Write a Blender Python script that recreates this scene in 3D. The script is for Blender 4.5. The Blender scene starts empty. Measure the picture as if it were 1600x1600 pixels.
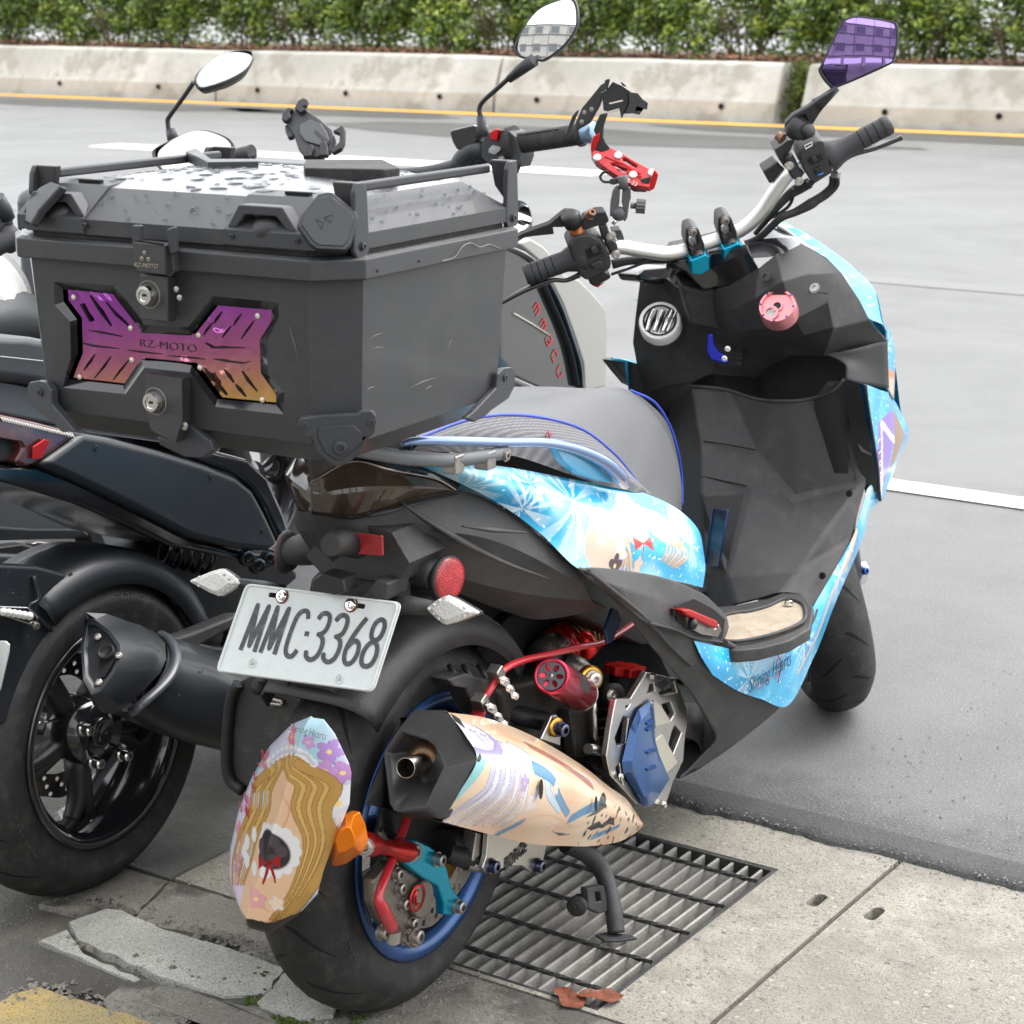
import bpy, bmesh, math, random
import numpy as np
from mathutils import Vector, Matrix, noise
from mathutils.geometry import tessellate_polygon, delaunay_2d_cdt
sc = bpy.context.scene
COL = sc.collection
rnd = random.Random(7)
R_ = math.radians
# ---------------------------------------------------------------- camera
FPX, W0 = 3144.0, 1600.0
TILT, AZ = math.atan(815 / FPX), R_(30)
CAM = Vector((1.37, -2.06, 1.30))
cR = Vector((math.cos(AZ), math.sin(AZ), 0))
cF = Vector((-math.sin(AZ) * math.cos(TILT), math.cos(AZ) * math.cos(TILT), -math.sin(TILT)))
cU = cR.cross(cF)
cam = bpy.data.cameras.new('camera'); camo = bpy.data.objects.new('camera', cam); COL.objects.link(camo)
m = Matrix((cR, cU, -cF)).transposed().to_4x4(); m.translation = CAM
camo.matrix_world = m
cam.sensor_width = 36; cam.lens = FPX / W0 * 36; cam.clip_end = 400; cam.clip_start = .05
cam.dof.use_dof = True; cam.dof.focus_distance = 2.6; cam.dof.aperture_fstop = 14
sc.camera = camo
# ---------------------------------------------------------------- world, sun, exposure
w = bpy.data.worlds.new('World'); sc.world = w; w.use_nodes = True
nt = w.node_tree; nt.nodes.clear()
sky = nt.nodes.new('ShaderNodeTexSky'); sky.sky_type = 'NISHITA'; sky.sun_disc = False
SUN_EL, SUN_AZ = R_(58), R_(35)
sky.sun_elevation = SUN_EL; sky.sun_rotation = SUN_AZ; sky.air_density = 1.0; sky.dust_density = 4.0
hs = nt.nodes.new('ShaderNodeHueSaturation'); hs.inputs['Saturation'].default_value = .22
bgn = nt.nodes.new('ShaderNodeBackground'); bgn.inputs[1].default_value = .15
ow = nt.nodes.new('ShaderNodeOutputWorld')
mxs = nt.nodes.new('ShaderNodeMix'); mxs.data_type = 'RGBA'; mxs.inputs[0].default_value = .55; mxs.inputs[7].default_value = (7.6, 7.7, 7.9, 1)   # even overcast cloud over the clear-sky model
nt.links.new(sky.outputs[0], hs.inputs['Color']); nt.links.new(hs.outputs[0], mxs.inputs[6]); nt.links.new(mxs.outputs[2], bgn.inputs[0]); nt.links.new(bgn.outputs[0], ow.inputs[0])
sl = bpy.data.lights.new('sun', 'SUN'); sl.energy = 1.05; sl.angle = R_(38); sl.color = (1, .97, .93)
so = bpy.data.objects.new('sun', sl); COL.objects.link(so)
sd = Vector((math.sin(SUN_AZ) * math.cos(SUN_EL), math.cos(SUN_AZ) * math.cos(SUN_EL), math.sin(SUN_EL)))
so.rotation_euler = sd.to_track_quat('Z', 'Y').to_euler()
vs = sc.view_settings; sc.display_settings.display_device = 'sRGB'
vs.view_transform = 'Standard'; vs.look = 'None'; vs.gamma = 1; vs.use_curve_mapping = False; vs.exposure = 1.5
# ---------------------------------------------------------------- placing: a photograph pixel meets a real plane
def ray(px, py): return cF + cR * ((px - 800) / FPX) - cU * ((py - 800) / FPX)
def U(px, py, X=None, Y=None, Z=None):
    d = ray(px, py)
    if X is not None: t = (X - CAM.x) / d.x
    elif Y is not None: t = (Y - CAM.y) / d.y
    else: t = (Z - CAM.z) / d.z
    return CAM + d * t
def UN(px, py, p0, n):
    d = ray(px, py); return CAM + d * ((p0 - CAM).dot(n) / d.dot(n))
def VX(*pts): return [U(p[0], p[1], X=p[2]) for p in pts]
GU = Vector((-.99768, .06802, 0)); GN = Vector((.06802, .99768, 0))
def G(u, n, z=0): return GU * u + GN * n + Vector((0, 0, z))
def V(*a): return Vector(a)
# ---------------------------------------------------------------- objects
ORG = {}
def tag(o, label=None, cat=None, group=None, kind=None):
    if label: o['label'] = label
    if cat: o['category'] = cat
    if group: o['group'] = group
    if kind: o['kind'] = kind
    return o
def thing(name, loc, label, cat, group=None):
    o = bpy.data.objects.new(name, None); COL.objects.link(o); o.location = loc; o.empty_display_size = .1
    ORG[o.name] = Vector(loc); return tag(o, label, cat, group)
def link(name, me, mat, parent, label=None):
    me.materials.clear()
    if mat: me.materials.append(mat)
    n = len(me.vertices)
    c = Vector((0, 0, 0))
    if n:
        xs = [v.co for v in me.vertices]
        c = Vector([(min(p[i] for p in xs) + max(p[i] for p in xs)) / 2 for i in range(3)])
        me.transform(Matrix.Translation(-c))
    o = bpy.data.objects.new(name, me); COL.objects.link(o)
    po = Vector((0, 0, 0))
    if parent: o.parent = parent; po = ORG[parent.name]
    o.location = c - po; ORG[o.name] = c
    if label: o['label'] = label
    return o
class MB:
    """collects verts and faces of one mesh"""
    def __init__(s): s.v = []; s.f = []; s.sm = []
    def add(s, vs, fs, smooth=False):
        b = len(s.v); s.v += [Vector(p) for p in vs]; s.f += [tuple(i + b for i in f) for f in fs]; s.sm += [smooth] * len(fs); return s
    def xf(s, M): s.v = [M @ p for p in s.v]; return s
    def join(s, o): return_ = s; b = len(s.v); s.v += o.v; s.f += [tuple(i + b for i in f) for f in o.f]; s.sm += o.sm; return s
    def mirror(s): 
        o = MB(); o.v = [V(-p.x, p.y, p.z) for p in s.v]; o.f = [tuple(reversed(f)) for f in s.f]; o.sm = list(s.sm); return o
    def mesh(s, name):
        me = bpy.data.meshes.new(name); me.from_pydata([tuple(p) for p in s.v], [], s.f)
        me.polygons.foreach_set('use_smooth', s.sm); me.update(); return me
    def build(s, name, mat, parent=None, label=None, bevel=0, seg=2, solid=0, sub=0, fix=True, auto=None):
        me = s.mesh(name)
        if fix:
            bm = bmesh.new(); bm.from_mesh(me); bmesh.ops.remove_doubles(bm, verts=bm.verts, dist=1e-5)
            bmesh.ops.recalc_face_normals(bm, faces=bm.faces); bm.to_mesh(me); bm.free()
        o = link(name, me, mat, parent, label)
        if solid: md = o.modifiers.new('s', 'SOLIDIFY'); md.thickness = abs(solid); md.offset = -1 if solid > 0 else 1
        if bevel:
            md = o.modifiers.new('b', 'BEVEL'); md.width = bevel; md.segments = seg; md.limit_method = 'ANGLE'; md.angle_limit = R_(28); md.harden_normals = True
            me.polygons.foreach_set('use_smooth', [True] * len(me.polygons))
        if sub: md = o.modifiers.new('u', 'SUBSURF'); md.levels = sub; md.render_levels = sub
        if auto:
            me.polygons.foreach_set('use_smooth', [True] * len(me.polygons)); me.set_sharp_from_angle(angle=R_(auto))
        return o
def box(mb, c, s, M=None):
    c = Vector(c); h = Vector(s) / 2; vs = []
    for i in range(8):
        p = V((1 if i & 1 else -1) * h.x, (1 if i & 2 else -1) * h.y, (1 if i & 4 else -1) * h.z)
        vs.append(c + (M @ p if M else p))
    return mb.add(vs, [(0, 2, 3, 1), (4, 5, 7, 6), (0, 1, 5, 4), (2, 6, 7, 3), (0, 4, 6, 2), (1, 3, 7, 5)])
def frame(n, up=V(0, 0, 1)):
    n = n.normalized()
    if abs(n.dot(up)) > .98: up = V(0, 1, 0)
    a = up.cross(n).normalized(); b = n.cross(a); return a, b, n
def catmull(pts, n, closed=False):
    pts = [Vector(p) for p in pts]; N = len(pts)
    if N < 3 and not closed:
        return [pts[0].lerp(pts[-1], i / (n - 1)) for i in range(n)]
    def P(i): 
        if closed: return pts[i % N]
        if i < 0: return pts[0] * 2 - pts[1]
        if i >= N: return pts[-1] * 2 - pts[-2]
        return pts[i]
    out = []; segs = N if closed else N - 1; cnt = n if closed else n - 1
    for k in range(n):
        t = k / cnt * segs; i = min(int(t), segs - 1); t -= i
        a, b, c, d = P(i - 1), P(i), P(i + 1), P(i + 2)
        out.append(.5 * ((2 * b) + (c - a) * t + (2 * a - 5 * b + 4 * c - d) * t * t + (3 * b - a - 3 * c + d) * t ** 3))
    return out
def tube(mb, pts, r, seg=12, n=None, cap=True, smooth=True, squash=None):
    if n: 
        rr = r if isinstance(r, (list, tuple)) else None
        if rr: L = len(rr); r = [rr[min(int(i / (n - 1) * (L - 1)), L - 2)] * (1 - (i / (n - 1) * (L - 1)) % 1 if i < n - 1 else 0) + rr[min(int(i / (n - 1) * (L - 1)) + 1, L - 1)] * ((i / (n - 1) * (L - 1)) % 1 if i < n - 1 else 1) for i in range(n)]
        pts = catmull(pts, n)
    pts = [Vector(p) for p in pts]; k = len(pts)
    if not isinstance(r, (list, tuple)): r = [r] * k
    t0 = (pts[1] - pts[0]).normalized(); a, b, _ = frame(t0)
    vs = []
    for i, p in enumerate(pts):
        t = (pts[min(i + 1, k - 1)] - pts[max(i - 1, 0)]).normalized()
        a = (a - t * a.dot(t)).normalized(); b = t.cross(a)
        for j in range(seg):
            th = 2 * math.pi * j / seg; q = squash if squash else 1
            vs.append(p + (a * math.cos(th) * r[i] + b * math.sin(th) * r[i] * q))
    fs = [(i * seg + j, i * seg + (j + 1) % seg, (i + 1) * seg + (j + 1) % seg, (i + 1) * seg + j) for i in range(k - 1) for j in range(seg)]
    mb.add(vs, fs, smooth)
    if cap: mb.add([vs[j] for j in range(seg)], [tuple(range(seg))[::-1]]); mb.add([vs[(k - 1) * seg + j] for j in range(seg)], [tuple(range(seg))])
    return mb
def lathe(mb, prof, c, axis, seg=48, smooth=True, up=V(0, 0, 1), a0=0, a1=2 * math.pi, closed=False):
    """prof: (distance along axis, radius)"""
    a, b, n = frame(Vector(axis), up); c = Vector(c); full = abs(a1 - a0 - 2 * math.pi) < 1e-6
    ns = seg if full else seg + 1; vs = []
    for (h, r) in prof:
        for j in range(ns):
            th = a0 + (a1 - a0) * j / seg; vs.append(c + n * h + (a * math.cos(th) + b * math.sin(th)) * r)
    k = len(prof); fs = []
    for i in range(k if closed else k - 1):
        for j in range(seg):
            j2 = (j + 1) % ns; i2 = (i + 1) % k
            fs.append((i * ns + j, i * ns + j2, i2 * ns + j2, i2 * ns + j))
    return mb.add(vs, fs, smooth)
def cyl(mb, c, axis, r, h, seg=16, r2=None, ch=0):
    r2 = r if r2 is None else r2
    if ch: pr = [(0, .0001), (0, r - ch), (ch, r), (h - ch, r2), (h, r2 - ch), (h, .0001)]
    else: pr = [(0, .0001), (0, r), (h, r2), (h, .0001)]
    return lathe(mb, pr, c, axis, seg, smooth=False)
def inpoly(x, y, P):
    c = False; j = len(P) - 1
    for i in range(len(P)):
        if (P[i][1] > y) != (P[j][1] > y) and x < (P[j][0] - P[i][0]) * (y - P[i][1]) / (P[j][1] - P[i][1]) + P[i][0]: c = not c
        j = i
    return c
def plate(mb, outer, holes, o, a, b, n, th, top_only=False):
    """2-D outline with real holes, extruded by th along -n; a,b,n = frame"""
    loops = [outer] + list(holes)
    if not holes:
        l3 = [[V(p[0], p[1], 0) for p in lp] for lp in loops]; tris = tessellate_polygon(l3); flat = l3[0]
    else:
        flat2 = [Vector(p) for lp in loops for p in lp]; fl = []; k0 = 0; ed = []
        for lp in loops:
            L = len(lp); ed += [(k0 + i, k0 + (i + 1) % L) for i in range(L)]; k0 += L
        vo, _, fo, ov, _, _ = delaunay_2d_cdt(flat2, ed, [], 0, 1e-7)
        mp = {i: o[0] for i, o in enumerate(ov) if o}; l3 = [[V(p[0], p[1], 0) for p in lp] for lp in loops]; flat = [p for lp in l3 for p in lp]; tris = []
        for t in fo:
            if any(i not in mp for i in t): continue
            c = sum((vo[i] for i in t), Vector((0, 0))) / 3
            if inpoly(c.x, c.y, outer) and not any(inpoly(c.x, c.y, h) for h in holes): tris.append(tuple(mp[i] for i in t))
    top = [o + a * p.x + b * p.y for p in flat]; N = len(flat)
    fs = []
    for t in tris:
        A, B, C = flat[t[0]], flat[t[1]], flat[t[2]]
        if (B - A).cross(C - A).z < 0: t = (t[0], t[2], t[1])
        fs.append(tuple(t))
    if top_only: return mb.add(top, fs)
    vs = top + [p - n * th for p in top]; ff = fs + [tuple(N + i for i in reversed(t)) for t in fs]
    base = 0
    for k, lp in enumerate(l3):
        L = len(lp); ar = sum(lp[i].x * lp[(i + 1) % L].y - lp[(i + 1) % L].x * lp[i].y for i in range(L))
        for i in range(L):
            q = (base + i, base + (i + 1) % L, N + base + (i + 1) % L, N + base + i)
            ff.append(tuple(reversed(q)) if (ar > 0) == (k == 0) else q)
        base += L
    return mb.add(vs, ff)
def circ(x, y, r, n=16, ry=None): return [(x + r * math.cos(2 * math.pi * i / n), y + (ry or r) * math.sin(2 * math.pi * i / n)) for i in range(n)]
def pplate(mb, pix, holes, th, X=None, Y=None, Z=None, P=None, N=None):
    """plate whose outline is given where photograph pixels meet a real plane"""
    if X is not None: P, N = V(X, 0, 0), V(1, 0, 0)
    elif Y is not None: P, N = V(0, Y, 0), V(0, -1, 0)
    elif Z is not None: P, N = V(0, 0, Z), V(0, 0, 1)
    N = N.normalized(); a, b, n = frame(N); f = lambda p: (lambda q: ((q - P).dot(a), (q - P).dot(b)))(UN(p[0], p[1], P, N))
    return plate(mb, [f(p) for p in pix], [[f(p) for p in h] for h in holes], P, a, b, n, th)
def grid(rows, nu, nv, cross=True):
    R = [catmull(r, nu) for r in rows]
    cols = [catmull([R[i][j] for i in range(len(R))], nv) if len(R) > 2 and cross else None for j in range(nu)]
    if cols[0] is None:
        out = []
        for k in range(nv):
            t = k / (nv - 1) * (len(R) - 1); i = min(int(t), len(R) - 2); t -= i
            out.append([R[i][j].lerp(R[i + 1][j], t) for j in range(nu)])
        return out
    return [[cols[j][k] for j in range(nu)] for k in range(nv)]
def sheet(mb, rows, nu=24, nv=12, cross=True, smooth=True):
    g = grid(rows, nu, nv, cross); vs = [p for r in g for p in r]
    return mb.add(vs, [(i * nu + j, i * nu + j + 1, (i + 1) * nu + j + 1, (i + 1) * nu + j) for i in range(nv - 1) for j in range(nu - 1)], smooth)
def linsheet(mb, rows, smooth=False):
    nu = len(rows[0]); vs = [p for r in rows for p in r]
    return mb.add(vs, [(i * nu + j, i * nu + j + 1, (i + 1) * nu + j + 1, (i + 1) * nu + j) for i in range(len(rows) - 1) for j in range(nu - 1)], smooth)
def ribbon2(pts, w, closed=False):
    """flat stroke outline quads for lettering: list of convex polygons in 2-D"""
    out = []; n = len(pts)
    for i in range(n if closed else n - 1):
        p, q = Vector(pts[i]), Vector(pts[(i + 1) % n]); d = (q - p)
        if d.length < 1e-9: continue
        d.normalize(); s = Vector((-d.y, d.x)) * w / 2
        out.append([p + s, p - s, q - s, q + s])
        if i or closed: out.append([(p.x + w / 2 * math.cos(k * math.pi / 4), p.y + w / 2 * math.sin(k * math.pi / 4)) for k in range(8)])
    return out
def strokes(mb, sts, w, o, a, b, n, lift=.0006, sx=1, sy=1, shear=0, closed=()):
    z = 0
    for k, st in enumerate(sts):
        for pl in ribbon2([(p[0] * sx + shear * p[1] * sy, p[1] * sy) for p in st], w):
            z += 1
            mb.add([o + a * p[0] + b * p[1] + n * (lift + z * 4e-6) for p in pl], [tuple(range(len(pl)))])
    return mb
def text(name, s, size, o, a, b, mat, parent, lift=.0006, shear=0, sx=1, offset=0, ext=.0003, align='CENTER', label=None):
    cu = bpy.data.curves.new(name, 'FONT'); cu.body = s; cu.size = size; cu.extrude = ext; cu.align_x = align; cu.align_y = 'CENTER'; cu.shear = shear; cu.offset = offset; cu.resolution_u = 3
    to = bpy.data.objects.new('tmp', cu); COL.objects.link(to)
    dg = bpy.context.evaluated_depsgraph_get(); me = bpy.data.meshes.new_from_object(to.evaluated_get(dg)); bpy.data.objects.remove(to)
    a = a.normalized(); n = a.cross(b).normalized(); b = n.cross(a)
    M = Matrix((a * sx, b, n)).transposed().to_4x4(); M.translation = o + n * lift
    me.transform(M); return link(name, me, mat, parent, label)
def dup(o, parent=None, M=None):
    c = o.copy(); COL.objects.link(c); c.parent = parent
    ORG[c.name] = ORG[o.name]
    if M is not None and not isinstance(M, Vector): c.matrix_basis = M @ c.matrix_basis
    for ch in [x for x in list(o.children)]: dup(ch, c)
    return c
# ---------------------------------------------------------------- materials
MATS = {}
def mat(name, col, rough=.5, metal=0, bump=0, bscale=200, coat=0, var=0, vscale=8, spec=.5, trans=0, dirt=None, aniso=0, rvar=0, ior=1.45, emit=0):
    if name in MATS: return MATS[name]
    m = bpy.data.materials.new(name); m.use_nodes = True; t = m.node_tree; B = t.nodes['Principled BSDF']; MATS[name] = m
    I = B.inputs; I['Base Color'].default_value = (*col, 1); I['Roughness'].default_value = rough; I['Metallic'].default_value = metal
    I['Coat Weight'].default_value = coat; I['Coat Roughness'].default_value = .08; I['Specular IOR Level'].default_value = spec; I['IOR'].default_value = ior
    I['Transmission Weight'].default_value = trans
    L = t.links.new; tc = t.nodes.new('ShaderNodeTexCoord'); src = None
    if var or dirt or rvar:
        nz = t.nodes.new('ShaderNodeTexNoise'); nz.inputs['Scale'].default_value = vscale; nz.inputs['Detail'].default_value = 8; nz.inputs['Roughness'].default_value = .65
        L(tc.outputs['Object'], nz.inputs['Vector'])
        if var:
            mx = t.nodes.new('ShaderNodeMix'); mx.data_type = 'RGBA'; mx.blend_type = 'MIX'
            cr = t.nodes.new('ShaderNodeMapRange'); cr.inputs[1].default_value = .32; cr.inputs[2].default_value = .68; L(nz.outputs['Fac'], cr.inputs[0]); L(cr.outputs[0], mx.inputs[0])
            mx.inputs[6].default_value = (*[max(0, c * (1 - var)) for c in col], 1); mx.inputs[7].default_value = (*[min(1, c * (1 + var)) for c in col], 1); src = mx.outputs[2]
        if dirt:
            n2 = t.nodes.new('ShaderNodeTexNoise'); n2.inputs['Scale'].default_value = vscale * 3.1; n2.inputs['Detail'].default_value = 10; n2.inputs['Roughness'].default_value = .75; L(tc.outputs['Object'], n2.inputs['Vector'])
            cr = t.nodes.new('ShaderNodeMapRange'); cr.inputs[1].default_value = .5; cr.inputs[2].default_value = .72; cr.inputs[4].default_value = dirt[3]; L(n2.outputs['Fac'], cr.inputs[0])
            mx = t.nodes.new('ShaderNodeMix'); mx.data_type = 'RGBA'; L(cr.outputs[0], mx.inputs[0]); mx.inputs[7].default_value = (*dirt[:3], 1)
            if src: L(src, mx.inputs[6])
            else: mx.inputs[6].default_value = (*col, 1)
            src = mx.outputs[2]
        if rvar:
            cr = t.nodes.new('ShaderNodeMapRange'); cr.inputs[1].default_value = .3; cr.inputs[2].default_value = .7; cr.inputs[3].default_value = max(.02, rough - rvar); cr.inputs[4].default_value = min(1, rough + rvar); L(nz.outputs['Fac'], cr.inputs[0]); L(cr.outputs[0], I['Roughness'])
        if src: L(src, I['Base Color'])
    if bump:
        nb = t.nodes.new('ShaderNodeTexNoise'); nb.inputs['Scale'].default_value = bscale; nb.inputs['Detail'].default_value = 4; L(tc.outputs['Object'], nb.inputs['Vector'])
        bp = t.nodes.new('ShaderNodeBump'); bp.inputs['Strength'].default_value = min(1, bump); bp.inputs['Distance'].default_value = .002 * max(1, bump); L(nb.outputs['Fac'], bp.inputs['Height']); L(bp.outputs[0], I['Normal'])
    return m
def nodes(m): return m.node_tree, m.node_tree.nodes['Principled BSDF'], m.node_tree.links.new
BLK = mat('black_plastic', (.030, .030, .031), .40, bump=.6, bscale=1000, var=.25, vscale=6, rvar=.10, dirt=(.12, .105, .085, .38))
BLK2 = mat('clean_black_plastic', (.02, .02, .021), .36, bump=.2, bscale=1200, rvar=.08)
CASE = mat('powder_coated_case', (.016, .0175, .0195), .33, coat=.25, dirt=(.07, .068, .062, .3), bump=.5, bscale=1500, var=.15, vscale=5, rvar=.07, spec=.6)
CASEG = mat('moulded_case_trim', (.030, .032, .036), .36, bump=.3, bscale=1100, rvar=.06)
GLOSS = mat('gloss_black', (.012, .012, .014), .12, coat=.6, rvar=.05)
SMOKE = mat('smoked_lens', (.045, .03, .02), .08, coat=1, var=.5, vscale=14)
RUB = mat('tyre_rubber', (.021, .021, .021), .6, bump=.5, bscale=700, var=.3, vscale=12, dirt=(.13, .12, .10, .32), spec=.35)
GRV = mat('tread_groove', (.004, .004, .004), .9)
GRIPM = mat('grip_rubber', (.03, .031, .033), .5, bump=.3, bscale=900)
DARK = mat('engine_black', (.012, .012, .012), .55, bump=.4, bscale=300, var=.4, vscale=20)
ENG = mat('engine_castings', (.06, .056, .05), .55, metal=.6, bump=.6, bscale=220, var=.4, vscale=14, dirt=(.05, .035, .02, .5))
ALU = mat('brushed_aluminium', (.62, .6, .56), .33, metal=1, bump=.15, bscale=500, var=.12, vscale=10, rvar=.08)
BAR = mat('satin_bar', (.72, .72, .70), .42, metal=1, bump=.1, bscale=900, rvar=.05)
CHR = mat('chrome', (.75, .74, .72), .12, metal=1, rvar=.05)
STEEL = mat('weathered_steel', (.33, .31, .29), .42, metal=1, var=.3, vscale=30, dirt=(.22, .1, .05, .35), bump=.3, bscale=300)
BLUE = mat('blue_anodised', (.03, .09, .28), .33, metal=.75, rvar=.08, var=.2, vscale=8)
BLUER = mat('blue_rim_paint', (.025, .075, .21), .35, metal=.5, coat=.3, var=.25, vscale=10, dirt=(.1, .09, .08, .15))
CYAN = mat('cyan_anodised', (.01, .30, .46), .26, metal=.8, rvar=.06)
RED = mat('red_anodised', (.55, .02, .02), .28, metal=.7, rvar=.06)
REDP = mat('red_plastic', (.36, .012, .018), .25, coat=.5, bump=1, bscale=500, var=.3, vscale=60)
REDH = mat('red_hose', (.42, .02, .03), .3, coat=.4)
ORG_ = mat('orange_anodised', (.80, .20, .01), .3, metal=.6, rvar=.08)
GOLD = mat('gold_anodised', (.7, .38, .06), .3, metal=.9)
PINK = mat('rose_anodised', (.72, .26, .28), .3, metal=.7)
MIR = mat('mirror_glass', (.86, .88, .88), .015, metal=1)
MIRP = mat('violet_mirror_glass', (.34, .24, .56), .02, metal=1)
WHT = mat('white_paint', (.60, .64, .625), .4, var=.06, vscale=9, dirt=(.35, .3, .22, .25), coat=.2)
CLEAR = mat('clear_indicator_lens', (.62, .61, .58), .15, coat=.8, bump=.9, bscale=260)
GREYB = mat('pale_grey_fairing', (.33, .32, .295), .35, coat=.3)
SILV = mat('white_cap', (.8, .8, .79), .3, coat=.3)
INK = mat('ink', (.03, .03, .035), .5)
GREY1 = mat('grey_paint', (.055, .062, .07), .4, coat=.15, bump=.2, bscale=900)
SEATM = mat('seat_vinyl', (.105, .107, .112), .5, bump=.6, bscale=420, var=.06, vscale=5)
# ---------------------------------------------------------------- ground materials
def ground_mat(name, base, dark, stone=None, sscale=120, bump=.6, bscale=260, rough=.75, patch=None, rlo=None, vsc=1.5, speck=None, stain=None):
    m = mat(name, base, rough); t, B, L = nodes(m); tc = t.nodes.new('ShaderNodeTexCoord')
    def nz(s, d=8, r=.6):
        n = t.nodes.new('ShaderNodeTexNoise'); n.inputs['Scale'].default_value = s; n.inputs['Detail'].default_value = d; n.inputs['Roughness'].default_value = r; L(tc.outputs['Object'], n.inputs['Vector']); return n.outputs['Fac']
    def mr(x, a, b, c=0, d=1):
        n = t.nodes.new('ShaderNodeMapRange'); n.inputs[1].default_value = a; n.inputs[2].default_value = b; n.inputs[3].default_value = c; n.inputs[4].default_value = d; L(x, n.inputs[0]); return n.outputs[0]
    def mx(f, a, b, bt='MIX'):
        n = t.nodes.new('ShaderNodeMix'); n.data_type = 'RGBA'; n.blend_type = bt
        L(f, n.inputs[0]) if not isinstance(f, float) else setattr(n.inputs[0], 'default_value', f)
        for k, c in ((6, a), (7, b)): L(c, n.inputs[k]) if not isinstance(c, tuple) else setattr(n.inputs[k], 'default_value', (*c, 1))
        return n.outputs[2]
    c = mx(mr(nz(vsc), .35, .65), dark, base)
    c = mx(mr(nz(vsc * 9, 10, .7), .4, .7, 0, .7), c, dark)
    h = nz(bscale * .45, 10, .75)
    if stone:
        vo = t.nodes.new('ShaderNodeTexVoronoi'); vo.inputs['Scale'].default_value = sscale; L(tc.outputs['Object'], vo.inputs['Vector'])
        va = t.nodes.new('ShaderNodeSeparateColor'); L(vo.outputs['Color'], va.inputs[0])
        inside = mr(vo.outputs['Distance'], .28, .42, 1, 0)
        mk = t.nodes.new('ShaderNodeMath'); mk.operation = 'MULTIPLY'; L(inside, mk.inputs[0]); L(mr(va.outputs[0], .45, .6), mk.inputs[1])
        mk2 = t.nodes.new('ShaderNodeMath'); mk2.operation = 'MULTIPLY'; L(mk.outputs[0], mk2.inputs[0]); L(mr(nz(vsc * 3), .35, .6, .15, .9), mk2.inputs[1])
        sc_ = mx(va.outputs[1], stone[0], stone[1]); c = mx(mk2.outputs[0], c, sc_)
        ad = t.nodes.new('ShaderNodeMath'); ad.operation = 'MULTIPLY_ADD'; L(mk.outputs[0], ad.inputs[0]); ad.inputs[1].default_value = .35; L(h, ad.inputs[2]); h = ad.outputs[0]
    if speck:
        c = mx(mr(nz(bscale * .9, 5, .6), .56, .70, 0, .55), c, speck); c = mx(mr(nz(bscale * 1.7, 3, .5), .36, .46, .85, 0), c, tuple(x * .25 for x in base))
    if stain: c = mx(mr(nz(vsc * 2.2, 6, .6), .5, .62, 0, stain[3]), c, stain[:3])
    L(c, B.inputs['Base Color'])
    if rlo: L(mr(nz(patch or 1.2, 5, .6), .4, .6, rlo, rough), B.inputs['Roughness'])
    b = t.nodes.new('ShaderNodeBump'); b.inputs['Strength'].default_value = bump; b.inputs['Distance'].default_value = .004; L(h, b.inputs['Height']); L(b.outputs[0], B.inputs['Normal'])
    return m
CONC = ground_mat('gutter_concrete', (.345, .325, .275), (.21, .197, .165), ((.40, .38, .33), (.11, .105, .10)), 78, .9, 240, .8, vsc=2.6, speck=(.44, .42, .37), stain=(.16, .15, .125, .45))
SLABM = ground_mat('kerb_concrete', (.30, .285, .24), (.16, .15, .13), ((.36, .34, .29), (.1, .095, .085)), 110, 1, 300, .8, vsc=3, speck=(.4, .39, .35), stain=(.045, .043, .038, .85))
PALE = ground_mat('whitish_screed', (.46, .46, .42), (.27, .265, .24), None, 110, 1, 260, .85, vsc=5, speck=(.62, .62, .58))
YEL = ground_mat('worn_yellow_paint', (.42, .30, .10), (.25, .21, .12), None, 110, .8, 260, .7, vsc=6, speck=(.2, .18, .12))
DIRT = ground_mat('wet_grit', (.12, .115, .10), (.05, .047, .042), ((.2, .19, .17), (.05, .05, .045)), 160, 1, 300, .6, vsc=4, patch=4, rlo=.25)
ASPH = ground_mat('worn_asphalt', (.14, .14, .138), (.10, .10, .099), None, 200, .8, 420, .5, vsc=.9, patch=.35, rlo=.34, speck=(.30, .30, .29), stain=(.075, .075, .074, .5))
ASPHN = ground_mat('fresh_asphalt_edge', (.07, .07, .07), (.04, .04, .041), ((.16, .155, .15), (.05, .05, .05)), 170, 1, 330, .65, vsc=4, speck=(.2, .2, .195))
WETA = ground_mat('wet_asphalt', (.05, .048, .044), (.03, .029, .027), None, 200, .3, 300, .42, vsc=1, speck=(.09, .085, .08))
t_, B_n, L_n = nodes(ASPH); src_ = B_n.inputs['Base Color'].links[0].from_socket
ge = t_.nodes.new('ShaderNodeNewGeometry'); dt = t_.nodes.new('ShaderNodeVectorMath'); dt.operation = 'DOT_PRODUCT'; L_n(ge.outputs['Position'], dt.inputs[0]); dt.inputs[1].default_value = GN
nn_ = t_.nodes.new('ShaderNodeTexNoise'); nn_.inputs['Scale'].default_value = 7; nn_.inputs['Detail'].default_value = 9; nn_.inputs['Roughness'].default_value = .75; L_n(ge.outputs['Position'], nn_.inputs['Vector'])
ma_ = t_.nodes.new('ShaderNodeMath'); ma_.operation = 'MULTIPLY_ADD'; L_n(nn_.outputs['Fac'], ma_.inputs[0]); ma_.inputs[1].default_value = .55; L_n(dt.outputs['Value'], ma_.inputs[2])
mp_ = t_.nodes.new('ShaderNodeMapRange'); mp_.inputs[1].default_value = 1.12; mp_.inputs[2].default_value = 1.27; L_n(ma_.outputs[0], mp_.inputs[0])
mm_ = t_.nodes.new('ShaderNodeMix'); mm_.data_type = 'RGBA'; L_n(mp_.outputs[0], mm_.inputs[0]); mm_.inputs[6].default_value = (.05, .05, .05, 1); L_n(src_, mm_.inputs[7])
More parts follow.
